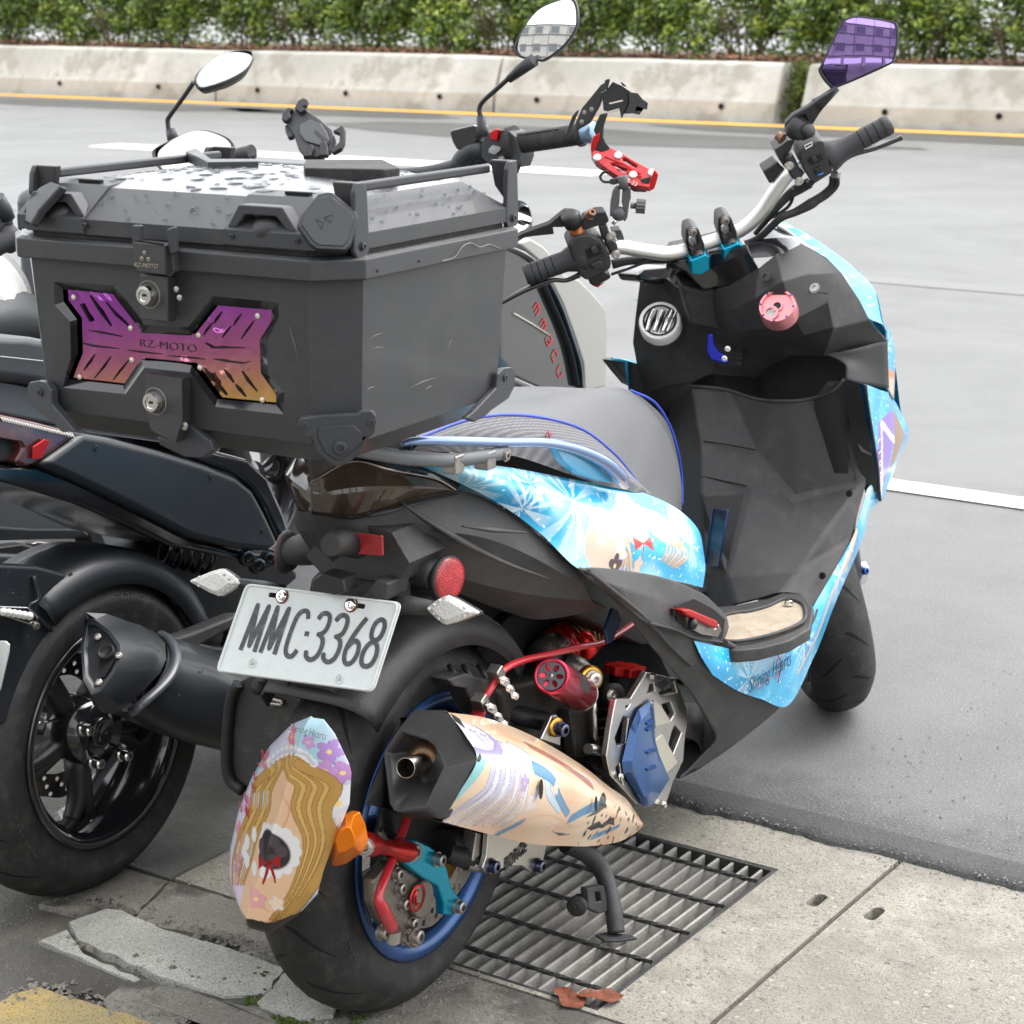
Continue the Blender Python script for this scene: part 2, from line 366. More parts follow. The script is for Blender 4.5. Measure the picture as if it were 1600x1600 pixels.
s2_ = t_.nodes.new('ShaderNodeTexNoise'); s2_.inputs['Scale'].default_value = 260; s2_.inputs['Detail'].default_value = 3; L_n(ge.outputs['Position'], s2_.inputs['Vector'])
m2_ = t_.nodes.new('ShaderNodeMapRange'); m2_.inputs[1].default_value = .55; m2_.inputs[2].default_value = .68; m2_.inputs[4].default_value = .8; L_n(s2_.outputs['Fac'], m2_.inputs[0])
m3_ = t_.nodes.new('ShaderNodeMix'); m3_.data_type = 'RGBA'; L_n(m2_.outputs[0], m3_.inputs[0]); L_n(mm_.outputs[2], m3_.inputs[6]); m3_.inputs[7].default_value = (.24, .24, .23, 1); L_n(m3_.outputs[2], B_n.inputs['Base Color'])
LINEW = ground_mat('white_road_paint', (.82, .82, .81), (.68, .68, .67), None, 200, .5, 400, .55, vsc=3)
LINEY = ground_mat('yellow_road_paint', (.74, .36, .03), (.58, .30, .04), None, 200, .4, 300, .55, vsc=2)
BARC = ground_mat('barrier_concrete', (.52, .505, .46), (.36, .35, .31), None, 60, .6, 60, .85, vsc=1.1, stain=(.25, .23, .18, .6))
SOILM = ground_mat('leaf_litter', (.11, .055, .03), (.05, .03, .018), ((.18, .08, .035), (.06, .03, .015)), 30, 1, 60, .9, vsc=3)
MOSS = mat('moss', (.045, .07, .01), .95, bump=1, bscale=500, var=.5, vscale=90)
# ---------------------------------------------------------------- setting
def grect(mb, u0, u1, n0, n1, z, nu=2, nn=2):
    g = [[G(u0 + (u1 - u0) * i / (nu - 1), n0 + (n1 - n0) * j / (nn - 1), z) for i in range(nu)] for j in range(nn)]
    return linsheet(mb, g)
def S(name, mb, m, **k): o = mb.build(name, m, **k); return tag(o, kind='structure')
b = MB(); grect(b, -150, 150, -30, 200, -.16); S('ground', b, DIRT)
# asphalt: thick sheet whose near edge is ragged
b = MB(); us = [-2.6 + i * .012 for i in range(500)]
edge = [.755 + .012 * noise.noise(V(u * 9, 0, 0)) + .008 * noise.noise(V(u * 40, 3, 0)) for u in us]
rows = [[G(u, e - .006, -.006) for u, e in zip(us, edge)], [G(u, e, .007 + .003 * noise.noise(V(u * 60, 7, 0))) for u, e in zip(us, edge)],
        [G(u, e + .02, .011 + .002 * noise.noise(V(u * 60, 9, 0))) for u, e in zip(us, edge)], [G(u, .83 + .01 * noise.noise(V(u * 3, 1, 1)), .0085) for u in us], [G(u, .85, .006) for u in us]]
linsheet(b, rows, True); ed = b.build('asphalt_edge', ASPHN); tag(ed, kind='structure')
b = MB(); grect(b, -70, 90, .80, 19.5, .008, 2, 2); S('road', b, ASPH)
b = MB(); grect(b, -60, 80, 21.5, 40, .25); S('far_road', b, ASPH)
def patch(name, cu, cn, ru, rn, z, m, seed, n=40):
    b = MB(); b.add([G(cu + ru * math.cos(t) * (1 + .35 * noise.noise(V(math.cos(t) * 2, math.sin(t) * 2, seed))), cn + rn * math.sin(t) * (1 + .35 * noise.noise(V(math.cos(t) * 2, math.sin(t) * 2, seed + 5))), z) for t in [2 * math.pi * i / n for i in range(n)]], [tuple(range(n))]); return S(name, b, m)
patch('wet_patch', 8.5, 14.0, 3.0, .8, .012, WETA, 1); patch('wet_patch', 5.5, 15.6, 3.2, .5, .012, WETA, 8); patch('wet_patch', 16.5, 15.2, 3.5, .55, .012, WETA, 4); patch('wet_patch', 12.5, 15.5, 1.6, .5, .012, WETA, 14)
b = MB(); grect(b, -60, 60, 6.55, 6.75, .0105); S('road_seam', b, ground_mat('road_seam_tar', (.115, .115, .115), (.13, .13, .13), None, 200, .5, 300, .4, vsc=1.5, speck=(.2, .2, .2)))
b = MB(); grect(b, 6.15, 11.2, 10.45, 10.85, .0125); S('lane_marking', b, LINEW)
b = MB(); grect(b, -9, .8, 2.92, 3.035, .0125); S('lane_marking', b, LINEW)
b = MB(); grect(b, -40, 60, 16.02, 16.35, .0125, 60); S('yellow_line', b, LINEY)
# gutter slabs with a hole for the drain grate
GL, GRr, GN0, GN1 = .262, -.262, .092, .622     # grate opening in u (left / right) and n
def gslab(name, outer, holes=(), z=0, th=.1, m=CONC, bev=.004):
    if holes: bev = 0
    b = MB(); plate(b, outer, holes, V(0, 0, z), GU, GN, V(0, 0, 1), th); o = b.build(name, m, pave, bevel=bev, seg=2); return o
pave = bpy.data.objects.new('pavement', None); COL.objects.link(pave); ORG['pavement'] = V(0, 0, 0); tag(pave, kind='structure')
def jag(p, q, n, amp, seed):
    p, q = Vector(p), Vector(q); d = (q - p); s = Vector((-d.y, d.x)).normalized()
    return [tuple(p + d * i / n + s * (amp * noise.noise(V(i * .9, seed, 0)) if 0 < i < n else 0)) for i in range(n)]
def slot(cu, cn, L=.013, r=.010):
    out = []
    for i in range(24):
        t = 2 * math.pi * i / 24; out.append((cu + r * math.cos(t), cn + r * math.sin(t) + (L if math.sin(t) > 0 else -L)))
    return out
N0 = .083
outer = [(-.403, N0)] + [(GL + .5, N0), (GL + .5, .80), (-.403, .80)]
gslab('gutter_slab', [(-.400, N0), (GL + .22, N0), (GL + .22, .80), (-.400, .80)], [[(GRr, GN0), (GL, GN0), (GL, GN1), (GRr, GN1)], slot(-.357, .556)])
gslab('gutter_slab', [(-1.36, N0), (-.408, N0), (-.408, .80), (-1.36, .80)], [slot(-.446, .562)])
gslab('gutter_slab', [(-2.6, N0), (-1.368, N0), (-1.368, .80), (-2.6, .80)])
gslab('gutter_slab', [(GL + .23, N0), (1.6, N0), (1.6, .80), (GL + .23, .80)], z=-.004, m=DIRT)
b = MB()
for cu, cn in ((-.357, .556), (-.446, .562)):
    b.add([G(p[0], p[1], -.02) for p in slot(cu, cn)], [tuple(range(24))])
b.build('slot_floor', DIRT, pave)
# kerb stones along the gutter (n < .08), broken ones to the left
def pix_slab(name, px, z, m, th=.05, amp=.004, bev=.004, seed=0):
    pts = []
    for i, p in enumerate(px):
        A = U(p[0], p[1], Z=z); Bq = U(*px[(i + 1) % len(px)], Z=z)
        k = max(2, int((Bq - A).length / .018)); pts += jag((A.dot(GU), A.dot(GN)), (Bq.dot(GU), Bq.dot(GN)), k, amp, seed + i)
    return gslab(name, pts, (), z, th, m, bev)
gslab('kerb_stone', [(.245, -.22), (-.62, -.22), (-.62, N0 - .006), (.245, N0 - .006)], z=.001, m=SLABM)
gslab('kerb_stone', [(-.628, -.22), (-1.6, -.22), (-1.6, N0 - .006), (-.628, N0 - .006)], z=.001, m=SLABM)
pix_slab('kerb_stone', [(205, 1440), (268, 1377), (372, 1408), (520, 1480), (440, 1500), (330, 1462)], .002, SLABM, seed=3)
pix_slab('kerb_stone', [(60, 1412), (180, 1352), (262, 1376), (198, 1442), (115, 1425)], .001, SLABM, seed=5, amp=.006)
pix_slab('broken_screed', [(108, 1440), (165, 1420), (190, 1422), (250, 1450), (360, 1482), (446, 1512), (412, 1554), (350, 1556), (250, 1525), (150, 1480), (122, 1468)], .0055, PALE, th=.03, amp=.008, seed=9)
pix_slab('broken_screed', [(60, 1470), (105, 1452), (130, 1490), (220, 1530), (210, 1534), (110, 1490)], .004, PALE, th=.02, amp=.007, seed=12)
pix_slab('broken_screed', [(402, 1566), (452, 1514), (530, 1556), (520, 1585), (470, 1592)], .008, PALE, th=.02, amp=.006, seed=15)
pix_slab('paving_piece', [(160, 1560), (200, 1528), (290, 1545), (345, 1562), (415, 1575), (440, 1600), (420, 1640), (200, 1640)], .003, SLABM, th=.03, amp=.006, seed=21)
pix_slab('paving_piece', [(455, 1600), (500, 1570), (640, 1580), (820, 1640), (440, 1680)], .002, SLABM, th=.03, amp=.005, seed=23)
pix_slab('paving_piece', [(-40, 1490), (40, 1470), (200, 1532), (180, 1560), (60, 1540), (-40, 1600)], .000, DIRT, th=.03, amp=.006, seed=25)
pix_slab('yellow_paint_patch', [(-30, 1582), (20, 1552), (60, 1542), (120, 1560), (215, 1590), (260, 1608), (250, 1700), (-60, 1720)], .0035, YEL, th=.02, amp=.008, seed=31)
b = MB(); grect(b, -3, 4, -6, .085, -.008); S('footpath', b, ground_mat('footpath_base', (.16, .15, .125), (.075, .07, .06), ((.25, .24, .2), (.06, .055, .05)), 130, 1, 300, .8, vsc=3, patch=3, rlo=.4))
b = MB()
for cx, cy, n, sp in ((405, 1562, 60, 9), (452, 1598, 60, 14), (410, 1520, 14, 5), (560, 1590, 16, 14), (1045, 1140, 0, 0)):
    for i in range(n):
        p = U(cx + rnd.gauss(0, sp), cy + rnd.gauss(0, sp * .6), Z=.004); r = rnd.uniform(.002, .005)
        lathe(b, [(-r * .3, r), (r * .3, r * .8), (r * .6, .0001)], p, (rnd.uniform(-.3, .3), rnd.uniform(-.3, .3), 1), 6)
tag(b.build('moss', MOSS), kind='stuff')
# grit scattered along joints and asphalt edge
b = MB()
for i in range(1500):
    if i % 3 == 0: u, n = rnd.uniform(-1.4, .5), .75 + rnd.gauss(0, .012)
    elif i % 3 == 1: u, n = rnd.uniform(-.1, .75), rnd.uniform(-.12, .1)
    else: u, n = rnd.uniform(-1.3, -.2), rnd.uniform(.75, 1.7)
    p = G(u, n, .0 if n < .75 else .009); r = rnd.uniform(.0012, .0038)
    if GRr < u < GL and GN0 < n < GN1: continue
    k = [V(math.cos(a + rnd.random()), math.sin(a + rnd.random()), 0) * r * rnd.uniform(.7, 1.2) for a in (0, 2.1, 4.2)]
    b.add([p + q for q in k] + [p + V(0, 0, r * .9)], [(0, 1, 3), (1, 2, 3), (2, 0, 3)])
tag(b.build('grit', ground_mat('grit_stone', (.3, .29, .26), (.12, .115, .1), None, 50, .3, 90, .8, vsc=40)), kind='stuff')
b = MB()
for i in range(900):
    k = i % 4; px_, py_ = ((rnd.uniform(100, 450), 0), (rnd.uniform(0, 520), 0), (rnd.uniform(0, 300), 0), (rnd.uniform(200, 520), 0))[k]
    py_ = (1478 + (px_ - 140) * .27 + rnd.gauss(0, 5), 1422 + (px_ - 200) * .30 + rnd.gauss(0, 7), 1540 + abs(px_ - 80) * .3 + rnd.gauss(0, 7), 1500 + rnd.gauss(0, 40))[k]
    if rnd.random() < .35 and k == 3: continue
    p = U(px_, py_, Z=.002); r = rnd.uniform(.0015, .0055) * (1 if rnd.random() < .9 else 1.8)
    q = [p + V(math.cos(a + rnd.random()) * r * rnd.uniform(.6, 1.2), math.sin(a + rnd.random()) * r * rnd.uniform(.6, 1.2), 0) for a in (0, 1.5, 3.1, 4.6)]; t_ = p + V(rnd.uniform(-r, r) * .3, rnd.uniform(-r, r) * .3, r * rnd.uniform(.6, 1))
    b.add(q + [t_], [(0, 1, 4), (1, 2, 4), (2, 3, 4), (3, 0, 4)])
tag(b.build('rubble', SLABM), kind='stuff')
# drain grate ------------------------------------------------------------
GRM = mat('galvanised_grate', (.30, .29, .27), .5, metal=.3, bump=.7, bscale=260, var=.35, vscale=18, dirt=(.42, .38, .3, .55))
GRF = mat('dark_grate_frame', (.05, .05, .05), .55, metal=.5, bump=.6, bscale=300, var=.4, vscale=20)
base = G(0, .357, 0)
gr = thing('drain_grate', base, 'galvanised steel drain grate under the scooter stand, leaf caught at one corner', 'drain grate')
i_ = .006; zt = -.002
for (u0, u1, n0, n1) in ((GRr + .001, GRr + .009, GN0 + .001, GN1 - .001), (GL - .009, GL - .001, GN0 + .001, GN1 - .001), (GRr + .009, GL - .009, GN0 + .001, GN0 + .009), (GRr + .009, GL - .009, GN1 - .009, GN1 - .001)):
    b = MB(); a = G((u0 + u1) / 2, (n0 + n1) / 2, zt - .024); box(b, a, (u1 - u0, n1 - n0, .05), Matrix((GU, GN, V(0, 0, 1))).transposed()); b.build('frame_bar', GRF, gr, bevel=.001, seg=1)
RM = Matrix((GU, GN, V(0, 0, 1))).transposed()
nb = 20
b0 = MB(); box(b0, (0, 0, 0), (.0045, GN1 - GN0 - .02, .042), RM); me0 = None
for i in range(nb):
    u = GRr + .012 + (GL - GRr - .024) * (i + .5) / nb
    b = MB(); box(b, G(u, (GN0 + GN1) / 2, zt - .022 - (.0004 * (i % 3))), (.0045, GN1 - GN0 - .0182, .042), RM); b.build('bearing_bar', GRM, gr, bevel=.0006, seg=1)
for i in range(5):
    n = GN0 + .055 + (GN1 - GN0 - .11) * i / 4
    b = MB(); k = 60
    pts = [G(GRr + .01 + (GL - GRr - .02) * j / k, n, zt + .0005) for j in range(k + 1)]
    vs = []
    for j, p in enumerate(pts):
        for q in range(4):
            th = q * math.pi / 2 + j * .45; vs.append(p + GN * .0038 * math.cos(th) + V(0, 0, 1) * .0038 * math.sin(th))
    b.add(vs, [(j * 4 + q, j * 4 + (q + 1) % 4, j * 4 + 4 + (q + 1) % 4, j * 4 + 4 + q) for j in range(k) for q in range(4)]); b.build('twisted_cross_bar', GRF, gr)
PITM = ground_mat('drain_pit_concrete', (.2, .19, .17), (.09, .085, .075), None, 40, 1, 120, .7, vsc=6, patch=4, rlo=.3)
b = MB(); d = -.15
for (p, q) in (((GRr, GN0), (GL, GN0)), ((GL, GN0), (GL, GN1)), ((GL, GN1), (GRr, GN1)), ((GRr, GN1), (GRr, GN0))):
    b.add([G(p[0], p[1], -.098), G(q[0], q[1], -.098), G(q[0], q[1], d), G(p[0], p[1], d)], [(0, 1, 2, 3)])
b.add([G(GRr, GN0, d), G(GL, GN0, d), G(GL, GN1, d), G(GRr, GN1, d)], [(0, 1, 2, 3)]); S('drain_pit', b, PITM)
# dead leaf on the grate corner
LEAFM = mat('dead_leaf', (.14, .042, .022), .45, var=.5, vscale=60, bump=1, bscale=90)
def leaf_obj(px, py, sz, rot, label, g=None, z=.006):
    b = MB(); c = U(px, py, Z=z); pr = [(0, .0), (.3, .22), (.42, .1), (.7, .34), (.8, .12), (1, .0)]
    up = [(x, y) for x, y in pr]; dn = [(x, -y) for x, y in pr[1:-1]][::-1]
    vs = []
    for x, y in up + dn: 
        vs.append(c + V(math.cos(rot), math.sin(rot), 0) * (x - .5) * sz + V(-math.sin(rot), math.cos(rot), 0) * y * sz + V(0, 0, (abs(y) * .5 + .1 * math.sin(x * 7)) * sz * .5))
    mid = [c + V(math.cos(rot), math.sin(rot), 0) * (x - .5) * sz + V(0, 0, .001) for x in (.3, .42, .7, .8)]
    n = len(up); b.add(vs + mid, [(0, 1, 10), (1, 2, 11, 10), (2, 3, 12, 11), (3, 4, 13, 12), (4, 5, 13), (5, 6, 13), (6, 7, 12, 13), (7, 8, 11, 12), (8, 9, 10, 11), (9, 0, 10)], True)
    o = b.build('dead_leaf', LEAFM, sub=1); return tag(o, label, 'leaf', g)
leaf_obj(937, 1557, .075, .5, 'curled red-brown dead leaf lying on the near corner of the drain grate')
leaf_obj(888, 1560, .075, -.5, 'flatter brown dead leaf on the near edge of the grate, beside the curled red one', z=.004)
leaf_obj(1366, 1166, .012, 1.2, 'tiny orange-brown leaf on the asphalt beyond the drain grate', z=.012)
# concrete median barriers ------------------------------------------------
def barrier(u0, u1, label, nbase=16.5, h=.60):
    o = thing('concrete_barrier', G((u0 + u1) / 2, nbase + .25, 0), label, 'barrier', 'concrete barriers along the median')
    prof = [(0, 0), (.0, .10), (.015, .21), (.045, .25), (.16, .55), (.18, .585), (.21, h), (.44, h), (.47, .56), (.60, .25), (.64, .0)]
    k = max(2, int((u1 - u0) / .5)); rows = []
    for i in range(k + 1):
        u = u0 + (u1 - u0) * i / k; ch = .05 if i in (0, k) else 0
        rows.append([G(u, nbase + n + (ch * .6 if n < .3 else -ch * .6), z * (1 - (ch * .3)) + (.012 * noise.noise(V(u * 1.3, z * 3, 0)) if z else 0)) for n, z in prof])
    b = MB(); linsheet(b, rows, False); b.add(rows[0], [tuple(range(len(prof)))]); b.add(rows[-1], [tuple(reversed(range(len(prof))))]); b.build('body', BARC, o, bevel=.012)
    return o
blab = ['pale concrete barrier at the far left of the median', 'pale concrete barrier behind the top box, in front of the hedge', 'pale concrete barrier behind the red phone holder, ending at the mossy gap', 'pale concrete barrier right of the mossy gap, behind the violet mirror']
cuts = [(7.76, 11.15), (11.18, 15.2), (15.23, 20.4)]
hole = GRV
for (a, bb), lb in zip(cuts, [blab[2], blab[1], blab[0]]):
    o = barrier(a, bb, lb)
    for q in range(3):
        u = a + (bb - a) * (.17 + q * .33); b = MB(); cyl(b, G(u, 16.495, .16), -GN, .03, .012, 16); b.build('lifting_hole', hole, o)
o = barrier(1.2, 7.47, blab[3])
for u in (6.55, 5.4, 4.2, 3.): b = MB(); cyl(b, G(u, 16.495, .16), -GN, .03, .012, 16); b.build('lifting_hole', hole, o)
b = MB()
for i in range(500):
    u = rnd.gauss(7.61, .07); z = rnd.uniform(0, .62); n = 16.62 + rnd.uniform(0, .2) + z * .15; r = .03
    p = G(u, n, z); q = [p + V(rnd.uniform(-r, r), rnd.uniform(-r, r), rnd.uniform(-r, r)) for _ in range(4)]; b.add(q, [(0, 1, 2, 3)])
tag(b.build('climbing_moss', mat('gap_moss', (.09, .13, .02), .8, var=.4, vscale=5)), kind='stuff')
# median bed and hedge
b = MB(); g = []
for j in range(14):
    n = 16.93 + j * .32; g.append([G(-6 + i * .5, n, .52 + (.06 if 1 < j < 12 else -.0) + .05 * noise.noise(V(i * .7, j, 0)) - (.5 if j == 13 else 0)) for i in range(80)])
linsheet(b, g, True); S('planting_bed', b, SOILM)
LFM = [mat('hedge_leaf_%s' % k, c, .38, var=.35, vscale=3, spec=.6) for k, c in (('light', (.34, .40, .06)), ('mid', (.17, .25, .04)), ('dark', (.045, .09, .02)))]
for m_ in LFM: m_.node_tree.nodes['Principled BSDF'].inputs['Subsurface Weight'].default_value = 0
BRK = mat('hedge_bark', (.14, .10, .07), .8, var=.3, vscale=20)
def shrub(u, n, wd, h, seed, label):
    r = random.Random(seed); o = thing('hedge_shrub', G(u, n, .55), label, 'shrub', 'hedge shrubs on the median')
    b = MB()
    for i in range(9):
        a = r.uniform(0, 6.28); p = G(u, n, .5) + V(math.cos(a), math.sin(a), 0) * .12; q = G(u, n, .5) + V(math.cos(a), math.sin(a), 0) * wd * r.uniform(.3, .75) + V(0, 0, h * r.uniform(.35, .7))
        mid = p.lerp(q, .5) + V(r.uniform(-.05, .05), r.uniform(-.05, .05), .04); tube(b, [p, mid, q], [.014, .010, .005], 5, n=6)
        for k in range(3): qq = p.lerp(q, r.uniform(.3, .8)); tube(b, [qq, qq + V(r.uniform(-.25, .25), r.uniform(-.25, .25), r.uniform(.1, .3))], [.006, .003], 4)
    b.build('stems', BRK, o)
    bs = [MB(), MB(), MB()]
    cl = [(V(r.gauss(0, .52) * wd, r.gauss(0, .33) * wd, h * r.uniform(.16, 1.0)), r.uniform(.13, .26)) for _ in range(46)]
    for i in range(6500):
        c, cr = cl[r.randrange(len(cl))]; d = V(r.gauss(0, 1), r.gauss(0, 1), r.gauss(0, 1)).normalized() * cr * r.random() ** .4
        p = c + d; 
        if p.z < .10 or (p.z < .3 and r.random() < .55): continue
        P = G(u, n, .5) + GU * p.x + GN * p.y + V(0, 0, p.z)
        nn = (d.normalized() * .6 + V(r.gauss(0, .6), r.gauss(0, .6), .9 + r.gauss(0, .4))).normalized(); a, e, _ = frame(nn); th = r.uniform(0, 6.28); ax = a * math.cos(th) + e * math.sin(th); ay = nn.cross(ax)
        L_ = r.uniform(.030, .050); wd_ = L_ * .42
        k = 0 if d.z > cr * .25 and r.random() < .75 else (1 if r.random() < .7 else 2)  # clump tops take the light colour as if sunlit; dark leaves paint shade
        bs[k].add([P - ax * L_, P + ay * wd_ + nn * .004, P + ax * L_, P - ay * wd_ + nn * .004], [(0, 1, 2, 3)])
    for k, nm in enumerate(('sunlit_tone_leaves', 'leaves', 'shade_tone_leaves')):
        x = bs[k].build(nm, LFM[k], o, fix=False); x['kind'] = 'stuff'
    return o
protos = [shrub(3.0, 17.9, .62, 1.15, s, 'x') for s in (1, 2, 3)]
hl = ['leftmost bushy green hedge shrub on the median', 'second leafy hedge shrub from the left edge', 'rounded hedge shrub above the tall left mirror', 'hedge shrub with sunlit tips, right of the left mirror', 'hedge shrub above the black phone cradle', 'hedge shrub with bright gaps beneath, above the top box middle', 'hedge shrub above the top box right corner',
      'hedge shrub just left of the silver round-armed mirror', 'hedge shrub directly behind the silver mirror', 'leafy hedge shrub above the folded black phone holder', 'hedge shrub above the red phone holder', 'tall pale-leaved hedge shrub left of the mossy barrier gap', 'hedge shrub above the mossy barrier gap', 'hedge shrub left of the violet mirror', 'hedge shrub directly behind the violet mirror', 'rightmost large green hedge shrub on the median', 'hedge shrub at the right picture edge']
k = 0; us_ = [21.2 - i * 1.03 for i in range(17)]
for i, u in enumerate(us_):
    src = protos[i % 3]; n = 17.75 + .25 * rnd.random()
    c = src if i < 3 else dup(src)
    base = G(3.0, 17.9, .55); c.location = G(u, n, .55 + rnd.uniform(-.05, .05)); c.rotation_euler.z = 0 if i < 3 else rnd.uniform(-.5, .5); c.scale = (1, 1, rnd.uniform(.92, 1.15))
    tag(c, hl[i], 'shrub')
# second, further row reads as one mass
b = MB()
for i in range(42000):
    u = rnd.uniform(1, 26); z = .6 + abs(rnd.gauss(.7, .42)); n = 18.6 + rnd.gauss(0, .3); P = G(u, n, z)
    if noise.noise(V(u * 1.6, z * 1.6, 3)) < -.05 and z < .95: continue
    nn = V(rnd.gauss(0, .6), rnd.gauss(-.5, .6), .7).normalized(); a, e, _ = frame(nn); L_ = .04
    b.add([P - a * L_, P + e * L_ * .5, P + a * L_, P - e * L_ * .5], [(0, 1, 2, 3)])
tag(b.build('hedge_back_growth', LFM[1], fix=False), kind='stuff')
# litter
b = MB()
for i in range(2500):
    P = G(rnd.uniform(3, 22), rnd.uniform(17.0, 17.9), .6 + rnd.uniform(0, .04)); nn = V(rnd.gauss(0, .5), rnd.gauss(0, .5), 1).normalized(); a, e, _ = frame(nn); L_ = .03
    b.add([P - a * L_, P + e * L_ * .5, P + a * L_, P - e * L_ * .5], [(0, 1, 2, 3)])
tag(b.build('fallen_leaves', mat('litter_leaf', (.20, .085, .04), .7, var=.6, vscale=4), fix=False), kind='stuff')
# building behind the photographer, seen only in mirrors and glossy paint
BW = mat('building_render', (.32, .31, .29), .8, var=.1, vscale=.6); BG = mat('building_glass', (.05, .06, .07), .08, coat=1)
bd = thing('arcade_building', G(-1, -15, 0), 'pale rendered building with rows of windows behind the photographer, seen in the mirrors', 'building')
b = MB(); box(b, G(-1, -17, 4.6), (30, 4, 6.2), RM); b.build('upper_floors', BW, bd)
BD = mat('awning_steel', (.12, .12, .13), .5)
for i in range(4): b = MB(); box(b, G(-1, -14.95, 1.9 + i * 1.9), (26, .12, .10), RM); b.build('facade_ledge', BD, bd)
for i in range(7): b = MB(); box(b, G(-13.5 + i * 3.6, -14.93, 5.6), (.07, .08, 7.6), RM); b.build('facade_mullion', BD, bd)
for i in range(7): b = MB(); box(b, G(-12.5 + i * 3.9, -15.3, .75), (.6, .6, 1.5), RM); box(b, G(-12.5 + i * 3.9, -15.3, .75), (.5, .5, 1.4), RM); b = MB(); box(b, G(-12.5 + i * 3.9, -15.3, .67), (.55, .55, 1.65), RM); b.build('column', BW, bd)
for i in range(7):
    for j in range(2):
        b = MB(); box(b, G(-11 + i * 3.6, -14.98, 3.4 + j * 3.2), (1.9, .06, 1.5), RM); f = b.build('window', BW, bd); b = MB(); box(b, G(-11 + i * 3.6, -14.945, 3.4 + j * 3.2), (1.7, .02, 1.3), RM); b.build('pane', BG, f)
# ================================================================ the wrapped scooter
ART = {}
def wrapmat(name='printed_wrap', rough=.28):
    m = mat(name, (1, 1, 1), rough, coat=.7, spec=.5); t, B, L = nodes(m)
    a = t.nodes.new('ShaderNodeVertexColor'); a.layer_name = 'print'; L(a.outputs[0], B.inputs['Base Color']); return m
WRAP = wrapmat()
def lin(r, g, b): f = lambda c: .68 * (c / 255) ** 2.2; return (f(r), f(g), f(b))
def npoly(x, y, P):
    c = np.zeros(x.shape, bool); j = len(P) - 1
    for i in range(len(P)):
        xi, yi = P[i]; xj, yj = P[j]
        if yi != yj: c ^= ((yi > y) != (yj > y)) & (x < (xj - xi) * (y - yi) / (yj - yi) + xi)
        j = i
    return c
def dseg(x, y, P):
    best = np.full(x.shape, 9e9); tt = np.zeros(x.shape); n = len(P) - 1
    for i in range(n):
        ax, ay = P[i]; dx, dy = P[i + 1][0] - ax, P[i + 1][1] - ay; L2 = dx * dx + dy * dy or 1e-9
        t = np.clip(((x - ax) * dx + (y - ay) * dy) / L2, 0, 1); d = np.hypot(x - ax - t * dx, y - ay - t * dy)
        k = d < best; best[k] = d[k]; tt[k] = ((i + t) / n)[k]
    return best, tt
def curve2(P, n=None):
    return [(v.x, v.y) for v in catmull([V(p[0], p[1], 0) for p in P], n or len(P) * 4)] if len(P) > 2 else P
def nnoise(x, y, f, z): return np.array([noise.noise(V(a * f, b_ * f, z)) for a, b_ in zip(x, y)])
def paint(o, fn, ax=(1, 2), lay='print'):
    me = o.data; n = len(me.vertices); co = np.empty(n * 3); me.vertices.foreach_get('co', co); co = co.reshape(-1, 3) + np.array(ORG[o.name])
    c = fn(co[:, ax[0]], co[:, ax[1]]); buf = np.ones((n, 4)); buf[:, :3] = c
    at = me.color_attributes.new(lay, 'FLOAT_COLOR', 'POINT'); at.data.foreach_set('color', buf.ravel())
def mixc(c, m, col, k=1.0):
    col = np.array(col); kk = (np.asarray(m, float) * k)[:, None]; return c * (1 - kk) + col * kk
def ice(x, y, seeds, base=((.0, .26, .56), (.03, .42, .68), (.42, .68, .78))):
    """pale-blue crystal print: x, y in metres"""
    n1 = nnoise(x, y, 9, 1) + .5 * nnoise(x, y, 26, 4); t = np.clip(.42 + n1 * .8, 0, 1)[:, None]
    A, B, C = [np.array(c) for c in base]; c = np.where(t < .5, A + (B - A) * np.minimum(1, t * 2), B + (C - B) * (t * 2 - 1))
    for (sx, sy, r, k) in seeds:
        d = np.hypot(x - sx, y - sy); th = np.arctan2(y - sy, x - sx); q = (np.cos(th * k + 2 * np.sin(th * 3)) > .25) & (d < r)
        c = mixc(c, q * np.sqrt(np.clip(1 - d / r, 0, 1)), (.66, .80, .86), .85)
    s = nnoise(x, y, 160, 9) > .5
    return mixc(c, s, (.8, .86, .9), .8)
def layered(c, x, y, layers):
    for L in layers:
        k = L[0]
        if k == 'poly': c = mixc(c, npoly(x, y, L[2]), L[1])
        elif k == 'band':       # colour, polyline, w0, w1, outline colour
            d, t = dseg(x, y, curve2(L[2])); w = L[3] * (1 - t) + L[4] * t
            c = mixc(c, d < w, L[1])
            if len(L) > 5: c = mixc(c, (d < w) & (d > w - .0011), L[5])
        elif k == 'disc':
            (cx, cy, rx, ry) = L[2]; q = ((x - cx) / rx) ** 2 + ((y - cy) / ry) ** 2; c = mixc(c, np.clip((1 - q) * 5, 0, 1), L[1], L[3] if len(L) > 3 else 1)
        elif k == 'flower':
            (cx, cy, r) = L[2]; d = np.hypot(x - cx, y - cy); th = np.arctan2(y - cy, x - cx) + cx * 40
            rr = r * (.60 + .40 * np.abs(np.cos(2.5 * th))); c = mixc(c, d < rr, np.array(L[1]) * .75); c = mixc(c, d < rr - .0009, L[1]); c = mixc(c, d < r * .18, (.75, .55, .2))
    return c
A_ = thing('scooter', (0, 0, 0), 'nearest scooter in pale blue printed wrap, with white number plate MMC 3368 and blue wheels', 'scooter')
